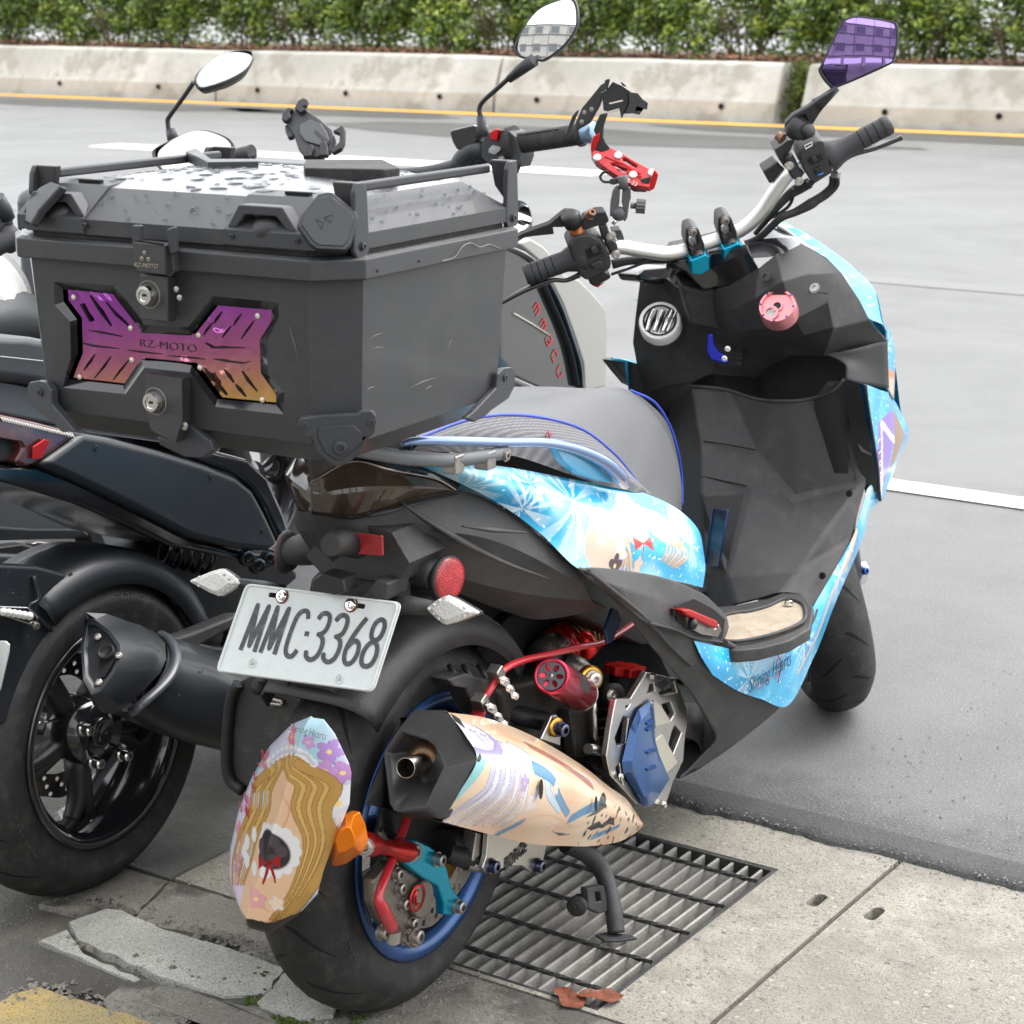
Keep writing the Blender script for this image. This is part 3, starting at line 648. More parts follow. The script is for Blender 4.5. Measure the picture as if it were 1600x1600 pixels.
# ---- wheels
def wheel(parent, cx, cy, cz, R, halfw, rimR, rimM, name, spokes=5, hub=.05, spoke=None, M=None, sm=None, fat=1, split=.22):
    T = (lambda mb: mb.xf(M)) if M else (lambda mb: mb)
    wh = thing(name, (0, 0, 0), None, None) if False else None
    b = MB(); pr = []
    hw = halfw
    for k in range(25):
        t = -1 + 2 * k / 24; x = t * hw; s = abs(t)
        pr.append((x * (1 if s < .8 else 1), R - (R * .17) * s ** 2.6))
    side = [(hw * 1.0, R * .80), (hw * .96, R * .755), (hw * .86, rimR + .006)]
    prof = [(-x, r) for x, r in reversed(side)] + pr + side
    lathe(b, prof, (cx, cy, cz), (1, 0, 0), 96); T(b); ty = b.build('tyre', RUB, parent)
    # rim: outer flanges, barrel
    b = MB(); lathe(b, [(-hw * .78, rimR - .0135), (-hw * .4, rimR - .0235), (hw * .4, rimR - .0235), (hw * .78, rimR - .0135)], (cx, cy, cz), (1, 0, 0), 80); T(b); b.build('rim_barrel', (GLOSS if rimM is GLOSS else mat('rim_barrel_dark', (.012, .018, .035), .3, metal=.3)), parent)
    b = MB()
    pr = [(-hw * .86, rimR + .003), (-hw * .88, rimR + .010), (-hw * .95, rimR + .010), (-hw * .95, rimR - .002), (-hw * .8, rimR - .012), (-hw * .4, rimR - .022), (hw * .4, rimR - .022), (hw * .8, rimR - .012), (hw * .95, rimR - .002), (hw * .95, rimR + .010), (hw * .88, rimR + .010), (hw * .86, rimR + .003)]
    lathe(b, pr, (cx, cy, cz), (1, 0, 0), 96); lathe(b, [(-.045, .02), (-.045, hub), (.045, hub), (.045, .02)], (cx, cy, cz), (1, 0, 0), 32); T(b); rim = b.build('rim', rimM, parent)
    for i in range(spokes):
        a = 2 * math.pi * i / spokes + (spoke or 0); b = MB()
        for sgn in (-1, 1):
            a2 = a + sgn * split
            d0 = V(0, math.cos(a), math.sin(a)); d1 = V(0, math.cos(a2), math.sin(a2)); p = V(cx, cy, cz) + d0 * (hub - .005); q = V(cx, cy, cz) + d1 * (rimR - .018); mid = V(cx + .004, cy, cz) + (d0 * .5 + d1 * .5).normalized() * (hub + rimR) * .5
            tube(b, [p, mid, q], [.019 * fat, .014 * fat, .012 * fat], 8, n=8, squash=.7)
        T(b); b.build('spoke', sm or rimM, rim)
    # cut grooves: dark slots lying in the tread
    g = MB()
    for i in range(16):
        for sgn in (-1, 1):
            a0 = 2 * math.pi * (i + (.5 if sgn > 0 else 0)) / 16; pts = []
            for k in range(9):
                t = k / 8; x = sgn * hw * (.10 + .72 * t); a = a0 + .24 * t ** 1.6; s = abs(x / hw); r = R - R * .17 * s ** 2.6 + .0004
                pts.append((V(cx + x, cy + r * math.cos(a), cz + r * math.sin(a)), (.0042 * math.sin(math.pi * min(1, t * .9 + .1)) + .0005), V(0, -math.sin(a), math.cos(a))))
            vs = [p + d * w for p, w, d in pts] + [p - d * w for p, w, d in pts]; g.add(vs, [(k, k + 1, k + 10, k + 9) for k in range(8)])
    T(g); x = g.build('tread_grooves', GRV, ty); x['kind'] = 'stuff'
    return ty, rim
def ring_text(s, r, c, a_mid, size, m, parent, X, dirn=-1, name='sidewall_lettering', step=None):
    """raised letters around a wheel seen from the right"""
    step = step or size * .78 / r
    for i, ch in enumerate(s):
        if ch == ' ': continue
        a = a_mid - dirn * -1 * (i - (len(s) - 1) / 2) * step
        up = V(0, math.cos(a), math.sin(a)); rt = V(0, 0, 0); rt = up.cross(V(1, 0, 0)) * -1
        text(name, ch, size, V(X, c[1] + r * up.y, c[2] + r * up.z), rt, up, m, parent, lift=.0003, ext=.0005)
RUBT = mat('raised_tyre_lettering', (.05, .05, .05), .6)
RC = V(0, 0, .245)
ty, rim = wheel(A_, 0, 0, RC.z, .256, .066, .168, BLUER, 'rear', 5, spoke=.5)
ring_text('ANGEL', .225, RC, 1.15, .016, RUBT, ty, .0655) if False else None
for i, (s, am, sz) in enumerate((('UESTO', 1.05, .017), ('TUBELESS', 3.5, .012))): ring_text(s, .212, RC, am, sz, RUBT, ty, .0655)
def disc(parent, c, r0, r1, X, th, m=STEEL, nh=26):
    b = MB(); holes = [circ(0, 0, r0, 40)]
    for i in range(nh):
        for j, rr in enumerate((.2, .5, .8)):
            a = 2 * math.pi * (i + j * .33) / nh; q = r0 + (r1 - r0) * rr; holes.append(circ(q * math.cos(a), q * math.sin(a), .0042, 8))
    wave = [((r1 + .003 * math.cos(k * 8 * 2 * math.pi / 96)) * math.cos(2 * math.pi * k / 96), (r1 + .003 * math.cos(k * 8 * 2 * math.pi / 96)) * math.sin(2 * math.pi * k / 96)) for k in range(96)]
    plate(b, wave, holes, V(X, c.y, c.z), V(0, 1, 0), V(0, 0, 1), V(1, 0, 0), th); return b.build('brake_disc', m, parent)
dk = disc(A_, RC, .100, .137, .062, .005)
b = MB(); lathe(b, [(.058, .03), (.060, .05), (.060, .102), (.057, .102)], RC, (1, 0, 0), 40); b.build('disc_carrier', GOLD, dk)
# ---- swingarm and axle hardware on the right
def bolt(parent, p, n, r=.008, h=.008, m=STEEL, name='bolt', socket=True):
    b = MB(); n = Vector(n).normalized(); lathe(b, [(0, .0001), (0, r * 1.25), (h * .25, r * 1.25), (h * .25, r), (h * .9, r), (h, r * .8)] + ([(h, r * .5), (h * .4, r * .45), (h * .4, .0001)] if socket else [(h, .0001)]), p, n, 12, smooth=False)
    return b.build(name, m, parent, auto=40)
b = MB(); pplate(b, [(612, 1268), (668, 1262), (700, 1270), (712, 1300), (706, 1330), (676, 1372), (655, 1390), (640, 1370), (636, 1330), (615, 1300)], [], .02, X=.075); b.build('swingarm_plate', DARK, A_, bevel=.003)
b = MB(); tube(b, VX((690, 1322, .09), (770, 1318, .09), (860, 1240, .07), (960, 1180, .06)), .022, 14, n=20); b.build('swingarm', DARK, A_)
# cyan bracket, red rod and orange block that carry the printed plate
XB = .115
b = MB(); pplate(b, [(628, 1322), (636, 1312), (652, 1312), (672, 1322), (690, 1336), (699, 1356), (706, 1385), (722, 1408), (720, 1422), (706, 1431), (694, 1430), (694, 1412), (684, 1385), (660, 1372), (640, 1356), (628, 1345)], [], .014, X=XB); cy = b.build('cyan_bracket', CYAN, A_, bevel=.003, seg=3)
bolt(cy, U(647, 1331, X=XB), (1, 0, 0), .010, .006, STEEL)
for px, py in ((681, 1342), (712, 1416)):
    bolt(cy, U(px, py, X=XB), (1, 0, 0), .008, .012, STEEL)
ra, rb = U(560, 1316, Y=-.27), U(632, 1330, X=.108)
b = MB(); tube(b, [ra, ra.lerp(rb, .25), ra.lerp(rb, .35), ra.lerp(rb, .7), ra.lerp(rb, .8), rb], [.018, .018, .012, .0115, .016, .018], 16, squash=.8); rr = b.build('red_link_rod', RED, A_, auto=40)
bolt(rr, U(572, 1322, X=.0) * 0 + ra.lerp(rb, .14) + V(.012, -.018, .006), (.5, -.8, .2), .009, .008, STEEL)
text('rod_lettering', 'COMPONENTS', .0085, ra.lerp(rb, .5) + V(.008, -.0125, .004), (rb - ra), V(0, 0, 1), SILV, rr, lift=.002)
bolt(A_, U(594, 1455, X=.10), (1, 0, 0), .009, .012); bolt(A_, U(700, 1366, X=.1) * 0 + U(646, 1462, X=.12), (1, 0, 0), .009, .012)
# orange faceted block
P0 = V(0, -.285, 0)
def pY(px, py, y): return U(px, py, Y=y)
oc = pY(540, 1312, -.285)
out_ = [(518, 1352), (512, 1310), (524, 1283), (540, 1272), (553, 1274), (562, 1294), (566, 1318), (563, 1332), (540, 1350), (524, 1354)]
b = MB(); o1 = [pY(x, y, -.288) for x, y in out_]; o2 = [pY(541 + (x - 541) * .55, 1312 + (y - 1312) * .5, -.312) for x, y in out_]; o3 = [p + V(0, .012, 0) for p in o1]
linsheet(b, [r + [r[0]] for r in (o3, o1, o2)]); b.add(o2, [tuple(range(10))]); b.build('orange_mount_block', ORG_, A_, bevel=.0015)
b = MB(); pplate(b, [(488, 1288), (520, 1284), (532, 1300), (530, 1322), (520, 1330), (486, 1318)], [], .02, Y=-.296); bl = b.build('mount_block', BLK, A_, bevel=.003)
for px, py in ((492, 1292), (488, 1309)): bolt(bl, pY(px, py, -.298), (0, -1, 0), .007, .010, CHR, socket=False)
# caliper
CALM = mat('hard_anodised_caliper', (.20, .18, .155), .4, metal=.8, bump=.5, bscale=400, var=.15, vscale=20)
b = MB(); pplate(b, [(600, 1356), (612, 1345), (625, 1352), (640, 1358), (655, 1368), (666, 1395), (660, 1420), (640, 1440), (650, 1452), (648, 1468), (634, 1470), (610, 1455), (596, 1440), (583, 1412), (582, 1378)], [], .018, X=.105); ca = b.build('brake_caliper', CALM, A_, bevel=.006, seg=3)
b = MB(); cyl(b, U(652, 1403, X=.105), (1, 0, 0), .024, .010, 32, ch=.002); b.build('piston_housing', CALM, ca)
b = MB(); lathe(b, [(.0, .0145), (.0, .018), (.0006, .018), (.0006, .0145)], U(652, 1403, X=.1155), (1, 0, 0), 32); c0 = U(652, 1403, X=.1162)
tube(b, [c0 + V(0, .008 * math.cos(t), .010 * math.sin(t)) for t in [1.2 + i * .5 for i in range(9)]], .0013, 6); tube(b, [c0 + V(0, -.003, -.008), c0 + V(0, -.003, .012)], .0013, 6); b.build('caliper_emblem', RED, ca)
for px, py in ((617, 1365), (621, 1387), (627, 1412), (640, 1442), (630, 1466), (643, 1470), (594, 1420)): bolt(ca, U(px, py, X=.105), (1, 0, 0), .007, .010, STEEL)
b = MB(); tube(b, VX((612, 1450, .12), (598, 1420, .13), (592, 1400, .13), (606, 1360, .12), (622, 1320, .10), (640, 1270, .09), (660, 1240, .08)), [.0085, .0085, .0055, .0055, .0055, .0055, .0055], 10, n=40); b.build('brake_hose', REDH, A_)
b = MB(); cyl(b, U(616, 1452, X=.117), V(-.2, .1, -1), .009, .018, 12); b.build('hose_fitting', ALU, ca)
# ---- printed plate behind the wheel
FL = [(486, 1119), (506, 1124), (523, 1146), (546, 1194), (549, 1208), (546, 1256), (506, 1359), (496, 1397), (465, 1431), (420, 1459), (396, 1452), (379, 1431), (369, 1404), (358, 1370), (360, 1325), (374, 1263), (393, 1215), (420, 1167), (455, 1132)]
YP = -.33
def fl3(px, py):
    p = pY(px, py, YP); # gentle crease: left facet bends away, edges roll forward
    return p
rt = pY(486, 1119, YP); rb_ = pY(388, 1440, YP)
def fdepth(x, z, f):
    d = ((rb_.x - rt.x) * (z - rt.z) - (rb_.z - rt.z) * (x - rt.x)) / math.hypot(rb_.x - rt.x, rb_.z - rt.z); e = max(0, f - .84) / .16
    return YP + max(0, -d - .004) * .85 + max(0, d) * .22 + e * e * .010
def fsol(px, py, f=1):
    y = YP
    for _ in range(30): p = pY(px, py, y); y = .5 * y + .5 * fdepth(p.x, p.z, f)
    return p
c2 = [(p.x, p.z) for p in (fsol(x, y) for x, y in FL)]
cx_, cz_ = sum(p[0] for p in c2) / len(c2), sum(p[1] for p in c2) / len(c2)
per = []
for i in range(len(c2)):
    p, q = c2[i], c2[(i + 1) % len(c2)]
    for k in range(18): t = k / 18; per.append((p[0] + (q[0] - p[0]) * t, p[1] + (q[1] - p[1]) * t))
NR = 130; vs = []; NP = len(per)
for i in range(NR + 1):
    f = i / NR
    for (x, z) in per: X_, Z_ = cx_ + (x - cx_) * f, cz_ + (z - cz_) * f; vs.append(V(X_, fdepth(X_, Z_, f), Z_))
s_ = (pY(500, 1300, YP) - pY(400, 1300, YP)).length / 100
b = MB(); b.add(vs, [(i * NP + j, i * NP + (j + 1) % NP, (i + 1) * NP + (j + 1) % NP, (i + 1) * NP + j) for i in range(NR) for j in range(NP)], True)
fp = b.build('printed_mudguard_plate', WRAP, A_, solid=.003, fix=False)
def q2(*pts): return [(lambda p: (p.x, p.z))(fsol(x, y, .5)) for x, y in pts]
skin, hair, hair2, inkb, redc = lin(243, 200, 160), lin(228, 188, 112), lin(204, 158, 84), lin(45, 38, 40), lin(165, 25, 30)
skin2 = lin(228, 168, 128)
hd_ = lin(165, 118, 60); F_ = lambda col, x, y, r: ('flower', lin(*col), (q2((x, y))[0] + (r,)))
LY = [F_((235, 130, 150), 455, 1152, .012), F_((190, 150, 220), 512, 1176, .015), F_((215, 170, 225), 482, 1160, .009), F_((205, 150, 215), 532, 1210, .015), F_((215, 160, 220), 508, 1205, .016), F_((220, 140, 160), 415, 1190, .014), F_((200, 150, 220), 372, 1350, .016), F_((225, 150, 190), 388, 1262, .014), F_((235, 150, 170), 374, 1300, .013), F_((245, 245, 250), 525, 1255, .026), F_((240, 240, 248), 505, 1290, .018),
      ('band', skin, q2((455, 1200), (438, 1260), (428, 1320), (412, 1380), (408, 1450)), .024, .046), ('band', skin2, q2((440, 1230), (452, 1262), (440, 1300)), .0012, .0008), ('band', skin2, q2((392, 1380), (402, 1410), (420, 1425)), .0012, .0008)]
for k in range(7):
    o_ = k * 9; LY.append(('band', hair if k % 2 else hair2, q2((446 + o_ * .4, 1186 + abs(k - 3) * 3), (468 + o_, 1225), (462 + o_ * .9, 1265), (480 + o_ * .65, 1310), (474 + o_ * .55, 1350), (455 + o_ * .4, 1400), (425 + o_ * .3, 1440)), .0075, .0050, hd_))
for k in range(5):
    o_ = k * 7; LY.append(('band', hair if k % 2 else hair2, q2((442 - o_ * .8, 1190 + k * 4), (424 - o_, 1230), (420 - o_, 1262), (402 - o_, 1305), (392 - o_, 1345), (380 - o_ * .6, 1380)), .0062, .003, hd_))
for k in range(11): LY.append(('disc', lin(250, 250, 250), (*q2((420 + k * 7, 1192 - 20 * math.sin(math.pi * k / 10)))[0], .0058, .0058)))
LY += [('band', lin(215, 215, 225), q2((420, 1194), (438, 1178), (456, 1173), (474, 1178), (490, 1194)), .0022, .0022)]
wl, dk_ = lin(248, 246, 244), lin(48, 42, 46)
for k in range(14): LY.append(('disc', wl, (*q2((422 + 40 * math.cos(k * .4488), 1330 + 34 * math.sin(k * .4488)))[0], .0085, .0085)))
LY += [('disc', wl, (*q2((422, 1330))[0], .033, .031)), ('disc', dk_, (*q2((422, 1330))[0], .027, .025))] + [('disc', lin(80, 72, 78), (*q2((422 + 17 * math.cos(k * 1.257), 1330 + 15 * math.sin(k * 1.257)))[0], .0085, .0085)) for k in range(5)]
LY += [('poly', redc, q2((420, 1346), (404, 1336), (404, 1358))), ('poly', redc, q2((420, 1346), (438, 1336), (438, 1358))), ('band', redc, q2((420, 1348), (416, 1366), (411, 1380)), .0022, .0014), ('band', redc, q2((421, 1348), (427, 1366), (430, 1378)), .0022, .0014), ('disc', lin(120, 15, 20), (*q2((420, 1347))[0], .004, .004)),
       F_((240, 175, 175), 400, 1405, .014), F_((250, 225, 205), 432, 1412, .011), ('poly', inkb, q2((360, 1405), (392, 1436), (425, 1443), (480, 1422), (445, 1475), (350, 1475)))]
def artf(x, z):
    n = np.clip(.5 + nnoise(x, z, 14, 2), 0, 1)[:, None]; c = np.array(lin(185, 226, 240)) * (1 - n) + np.array(lin(235, 215, 238)) * n
    return layered(c, x, z, LY)
paint(fp, artf, (0, 2))
text('wrap_lettering', 'Shining Hearts', .0145, fsol(482, 1142, .5) + V(.0, -.0012, 0), V(1, 0.18, -.14), V(0, 0, 1), INK, fp, lift=.0012, shear=.25, sx=.55, offset=-.0004)
REDI = mat('red_ink', (.42, .02, .05), .5)
for ch, (x, y) in zip('ローメサエラ雨', ((413, 1180), (407, 1196), (400, 1213), (398, 1232), (386, 1246), (378, 1262), (388, 1268))):
    q = fsol(x, y, .5); text('wrap_lettering', ch, .016, V(q.x, q.y - .001, q.z), V(1, -.85, 0), V(-.1, 0, 1), REDI, fp, lift=.0012)
# ---- rear hugger: carbon inner mudguard
CARB = mat('carbon_weave', (.03, .03, .031), .38, bump=.3, bscale=600, var=.2, vscale=10, dirt=(.1, .09, .08, .3)); t, B, L = nodes(CARB)
wv = t.nodes.new('ShaderNodeTexWave'); wv.inputs['Scale'].default_value = 90; wv.bands_direction = 'DIAGONAL'; tc = t.nodes.new('ShaderNodeTexCoord'); L(tc.outputs['Object'], wv.inputs['Vector'])
mr_ = t.nodes.new('ShaderNodeMapRange'); mr_.inputs[3].default_value = .28; mr_.inputs[4].default_value = .55; L(wv.outputs['Fac'], mr_.inputs[0]); L(mr_.outputs[0], B.inputs['Roughness'])
def arch(name, c, R, hw, a0, a1, m, parent, drop=.03, edge=.02, th=.003):
    b = MB(); prof = [(-hw, R - drop), (-hw * .97, R - drop * .5), (-hw * .8, R - .004), (-hw * .4, R), (hw * .4, R), (hw * .8, R - .004), (hw * .97, R - drop * .5), (hw, R - drop)]
    lathe(b, prof, c, (1, 0, 0), 40, a0=a0, a1=a1); return b.build(name, m, parent, solid=th)
# frame() for axis x: a=up x n ; angles measured in its own basis
b = MB(); rows = []
for k in range(30):
    a = R_(38) + R_(92) * k / 29; rr = .292
    rows.append([V(x, RC.y + (rr - dr) * math.cos(a), RC.z + (rr - dr) * math.sin(a)) for x, dr in ((-.082, .045), (-.08, .02), (-.066, .004), (-.03, 0), (.03, 0), (.05, .002), (.066, .008), (.08, .02), (.084, .05))])
linsheet(b, rows, True); b.build('inner_mudguard', CARB, A_, solid=.003)
b = MB(); rows = []
for k in range(16):
    a = R_(80) + R_(48) * k / 15; rr = .30
    rows.append([V(x, RC.y + (rr - dr) * math.cos(a), RC.z + (rr - dr) * math.sin(a)) for x, dr in ((-.03, .004), (-.028, -.006), (.036, -.006), (.04, .004))])
linsheet(b, rows, True); b.build('mudguard_rib', CARB, A_, solid=.003)
b = MB(); pplate(b, [(700, 1062), (730, 1052), (764, 1062), (768, 1098), (752, 1120), (736, 1100), (728, 1076), (708, 1072)], [], .03, X=.11); hb = b.build('mudguard_bracket', BLK, A_, bevel=.004)
for x in (702, 724, 748): b = MB(); tube(b, VX((x, 1040, .08), (x + 14, 1062, .105)), .004, 6); b.build('bracket_web', BLK, hb)
# grey belt-case lump left of the plate's foot
b = MB(); pplate(b, [(372, 1066), (392, 1056), (440, 1062), (475, 1072), (480, 1090), (470, 1120), (420, 1170), (400, 1228), (375, 1232), (358, 1215), (354, 1180), (360, 1100)], [], .16, Y=-.10); b.build('belt_case', mat('dusty_black_cover', (.03, .03, .03), .55, bump=.6, bscale=300, dirt=(.16, .15, .13, .35)), A_, bevel=.012, seg=3)
b = MB(); tube(b, [pY(x, y, -.105) for x, y in ((372, 1068), (360, 1100), (354, 1180), (360, 1218), (380, 1236))], .008, 8, n=20); b.build('case_rim', DARK, A_)
b = MB(); lathe(b, [(0, .0001), (0, .012), (.01, .010), (.014, .0001)], U(407, 1075, Y=-.105), (.2, -.5, .8), 12); b.build('case_plug', RUB, A_)
b = MB(); tube(b, [pY(x, y, -.105) for x, y in ((416, 1090), (432, 1094), (441, 1097), (438, 1101), (422, 1099))], .0025, 6, n=20); b.build('wire_clip', STEEL, A_)
# ---- number plate
def plate3(px, py): return UN(px, py, V(0, -.18, .54), V(-.05, -1, .5))
pn = V(-.05, -1, .5).normalized(); c4 = [plate3(*p) for p in ((384, 911), (628, 941), (583, 1082), (336, 1049))]
ax = ((c4[1] - c4[0]) + (c4[2] - c4[3])).normalized(); ay = pn.cross(ax).normalized() * 1; 
if ay.z < 0: ay = -ay
pc = (c4[0] + c4[1] + c4[2] + c4[3]) / 4; f2 = lambda p: Vector(((p - pc).dot(ax), (p - pc).dot(ay)))
q4 = [f2(p) for p in c4]
def rounded(q, r, n=5):
    out = []; N = len(q)
    for i in range(N):
        a, b_, c = Vector(q[i - 1]), Vector(q[i]), Vector(q[(i + 1) % N]); p = b_ + (a - b_).normalized() * r; s = b_ + (c - b_).normalized() * r
        for k in range(n + 1): t = k / n; out.append(tuple(p * (1 - t) ** 2 + b_ * 2 * t * (1 - t) + s * t * t))
    return out
def lp(u, v): # u,v in 0..1 on the plate, v from top
    return (q4[0] * (1 - u) + q4[1] * u) * (1 - v) + (q4[3] * (1 - u) + q4[2] * u) * v
b = MB(); sl1 = lambda u: [tuple(lp(u + dx, .095) + Vector((0, dy))) for dx, dy in ((-.045, -.003), (.045, -.003), (.05, 0), (.045, .003), (-.045, .003), (-.05, 0))]
plate(b, rounded(q4, .010), [sl1(.22), sl1(.74)], pc, ax, ay, pn, .0022); npl = b.build('number_plate', WHT, A_, bevel=.0004, seg=1)
b = MB(); rr_ = rounded([q * .965 for q in q4], .008, 4); tube(b, [pc + ax * p[0] + ay * p[1] + pn * .0002 for p in rr_ + rr_[:2]], .0016, 6); b.build('pressed_rim', WHT, npl)
GL_ = {'M': [[(0, 0), (.06, 1), (.30, .12), (.54, 1), (.60, 0)]], 'C': [[(.46, .84), (.38, .97), (.26, 1), (.12, .95), (.04, .8), (.02, .5), (.04, .2), (.12, .05), (.26, 0), (.38, .03), (.46, .16)]],
       '3': [[(.02, .86), (.1, .97), (.24, 1), (.38, .95), (.44, .8), (.40, .62), (.26, .54), (.2, .54)], [(.26, .54), (.42, .44), (.47, .28), (.43, .1), (.30, .0), (.16, 0), (.04, .06), (.0, .16)]],
       '6': [[(.36, 1), (.22, .8), (.06, .48), (.02, .26), (.08, .08), (.22, 0), (.38, .06), (.45, .24), (.40, .42), (.26, .5), (.12, .44), (.05, .34)]],
       '8': [[(.24, .54), (.1, .62), (.05, .78), (.1, .94), (.24, 1), (.38, .94), (.43, .78), (.38, .62), (.24, .54), (.08, .44), (.01, .26), (.07, .06), (.24, 0), (.41, .06), (.47, .26), (.40, .44), (.24, .54)]],
       '.': [[(-.06, .52), (.10, .52)]]}
Hh = (q4[0] - q4[3]).length; adv = [('M', .115, .15), ('M', .245, .15), ('C', .385, 0), ('.', .487, 0), ('3', .525, 0), ('3', .635, 0), ('6', .755, 0), ('8', .865, 0)]
PINK_ = mat('plate_characters', (.05, .055, .06), .55, dirt=(.5, .5, .48, .35), vscale=40)
for ch, u, _ in adv:
    b = MB(); hgt = Hh * .50; wdt = (q4[1] - q4[0]).length * .125 * (1.0 if ch != 'M' else .86); o = lp(u, .735)
    sts = GL_[ch]; sh = [[(p[0] * wdt * 1.15 / .5 * .62 + p[1] * hgt * .17, p[1] * hgt) for p in st] for st in sts]
    sh = [[tuple(v)[:2] for v in catmull([V(p[0], p[1], 0) for p in st], max(len(st) * 3, 2))] if ch not in 'M.' else st for st in sh]
    strokes(b, sh, .0062 if ch != 'M' else .0066, pc + ax * o.x + ay * o.y, ax, ay, pn, lift=.0005); b.build('plate_character', PINK_, npl)
for u, v in ((.22, .86), (.78, .905)):
    b = MB(); o = lp(u, v); pts = [(o.x + .006 * math.cos(k * math.pi * .4 + .3) * (1 if True else 1), o.y + .006 * math.sin(k * math.pi * .4 + .3)) for k in range(5)]; tube(b, [pc + ax * p[0] + ay * p[1] + pn * .0004 for p in pts + pts[:1]], .0007, 5)
    tube(b, [pc + ax * (o.x + (p[0] - o.x) * .5) + ay * (o.y + (p[1] - o.y) * .5) + pn * .0004 for p in (pts[0], pts[2], pts[4], pts[1], pts[3], pts[0])], .0005, 5); b.build('pressed_emblem', WHT, npl)
for u in (.262, .705):
    o = lp(u, .095); P = pc + ax * o.x + ay * o.y; b = MB(); cyl(b, P, pn, .0095, .001, 16); b.build('rusty_washer', mat('rust', (.16, .06, .03), .7, metal=.4, var=.5, vscale=60), npl); bolt(npl, P + pn * .001, pn, .006, .004, CHR)
# carrier behind the plate
b = MB(); pplate(b, [(485, 905), (520, 870), (562, 895), (600, 912), (602, 955), (560, 1000), (470, 990)], [], .06, Y=-.12); b.build('plate_carrier', BLK, A_, bevel=.004)
b = MB(); pplate(b, [(486, 908), (500, 896), (535, 905), (540, 925), (525, 930), (486, 922)], [], .03, Y=-.175); b.build('plate_lamp', BLK2, A_, bevel=.003)
b = MB(); pplate(b, [(560, 935), (588, 905), (606, 912), (602, 940), (575, 950)], [], .05, Y=-.15); b.build('carrier_strut', BLK, A_, bevel=.003)
# ---- indicators
def indicator(px, label):
    o = None; base = U(*px[0][:2], Y=px[0][2]); tip = U(*px[1][:2], Y=px[1][2]); d = (tip - base); L_ = d.length
    n = V(.15 if d.x > 0 else -.15, -1, .25).normalized(); a = d.normalized(); n = (n - a * n.dot(a)).normalized(); e = n.cross(a)
    ol = [(0, .0), (.18, .55), (.36, .95), (.42, 1), (.6, .78), (1, .1), (1.02, 0), (1, -.1), (.6, -.78), (.42, -1), (.36, -.95), (.18, -.55)]; hw = .0185
    b = MB(); lv = [(1.0, 0), (1.0, .006), (.86, .012)]; loops = [[base + a * (L_ * (.5 + (u - .5) * s)) + e * (v * hw * s) + n * h for u, v in ol] for s, h in [(1, -.004), (1, .004)]]
    linsheet(b, [l + [l[0]] for l in loops]); b.add(loops[0], [tuple(range(12))]); b.add(loops[1], [tuple(range(12))]); h_ = b.build('indicator_body', CASEG, A_, bevel=.002)
    loops = [[base + a * (L_ * (.5 + (u - .5) * s)) + e * (v * hw * s) + n * h for u, v in ol] for s, h in [(.97, .004), (.93, .009), (.6, .014)]]
    b = MB(); linsheet(b, [l + [l[0]] for l in loops]); b.add(loops[-1], [tuple(range(12))]); b.build('indicator_lens', CLEAR, h_)
    b = MB(); 
    for i in range(9):
        for j in range(5):
            u, v = .12 + i * .095, (j - 2) * .36
            if abs(v) < (.9 * (u / .38) if u < .38 else .9 * (1.06 - u) / .62): lathe(b, [(.0118, .0022), (.0132, .0016), (.014, .0001)], base + a * L_ * u + e * v * hw * .8, n, 6)
    x = b.build('lens_dimples', CLEAR, h_); x['kind'] = 'stuff'
    return h_, base
i1, b1 = indicator(((669, 950, -.11), (752, 957, -.11)), ''); i2, b2 = indicator(((384, 912, -.11), (303, 908, -.11)), '')
b = MB(); tube(b, [U(600, 948, Y=-.12), U(640, 946, Y=-.115), U(676, 950, Y=-.11)], [.012, .012, .009], 12); b.build('indicator_stalk', BLK, A_)
b = MB(); tube(b, [U(440, 925, Y=-.12), U(410, 918, Y=-.115), U(378, 912, Y=-.11)], [.010, .009, .007], 12); b.build('indicator_stalk', CASEG, A_)
# ---- tail
def both(name, m, rows, nu=24, nv=10, cross=True, mirror=True, sub=0, parent=None, solid=0, smooth=True, label=None):
    b = MB(); sheet(b, rows, nu, nv, cross, smooth)
    if mirror: b.join(b.mirror())
    return b.build(name, m, parent or A_, sub=sub, solid=solid, label=label)
T0 = VX((487, 800, 0), (550, 808, .04), (630, 784, .075), (715, 767, .10), (790, 797, .13), (905, 889, .178))
T1 = VX((500, 832, 0), (560, 842, .045), (650, 832, .09), (735, 836, .128), (815, 862, .152), (912, 915, .182))
T2 = VX((516, 872, 0), (600, 880, .055), (680, 892, .09), (760, 915, .12), (835, 930, .145), (925, 940, .172))
T3 = VX((530, 895, 0), (620, 908, .05), (700, 922, .08), (775, 950, .10), (845, 968, .12), (950, 950, .15))
tlc = both('tail_lower_cover', BLK, [T0, T1, T2, T3], 40, 22, cross=False); tlc.data.polygons.foreach_set('use_smooth', [True] * len(tlc.data.polygons)); tlc.data.set_sharp_from_angle(angle=R_(12))
E0 = [p.copy() for p in T3]; E1 = [V(p.x * .4, p.y + .02, p.z + .02) for p in T3]; both('tail_underside', DARK, [E0, E1], 20, 3, False)
both('tail_light', SMOKE, [VX((487, 753, 0), (550, 722, .036), (609, 735, .07), (678, 748, .095), (712, 766, .106)), VX((487, 775, 0), (550, 766, .046), (605, 762, .076), (668, 762, .100), (713, 767, .107)), VX((487, 799, 0), (550, 807, .04), (600, 794, .065), (660, 778, .09), (715, 768, .106))], 24, 12, cross=False).data.set_sharp_from_angle(angle=R_(10))
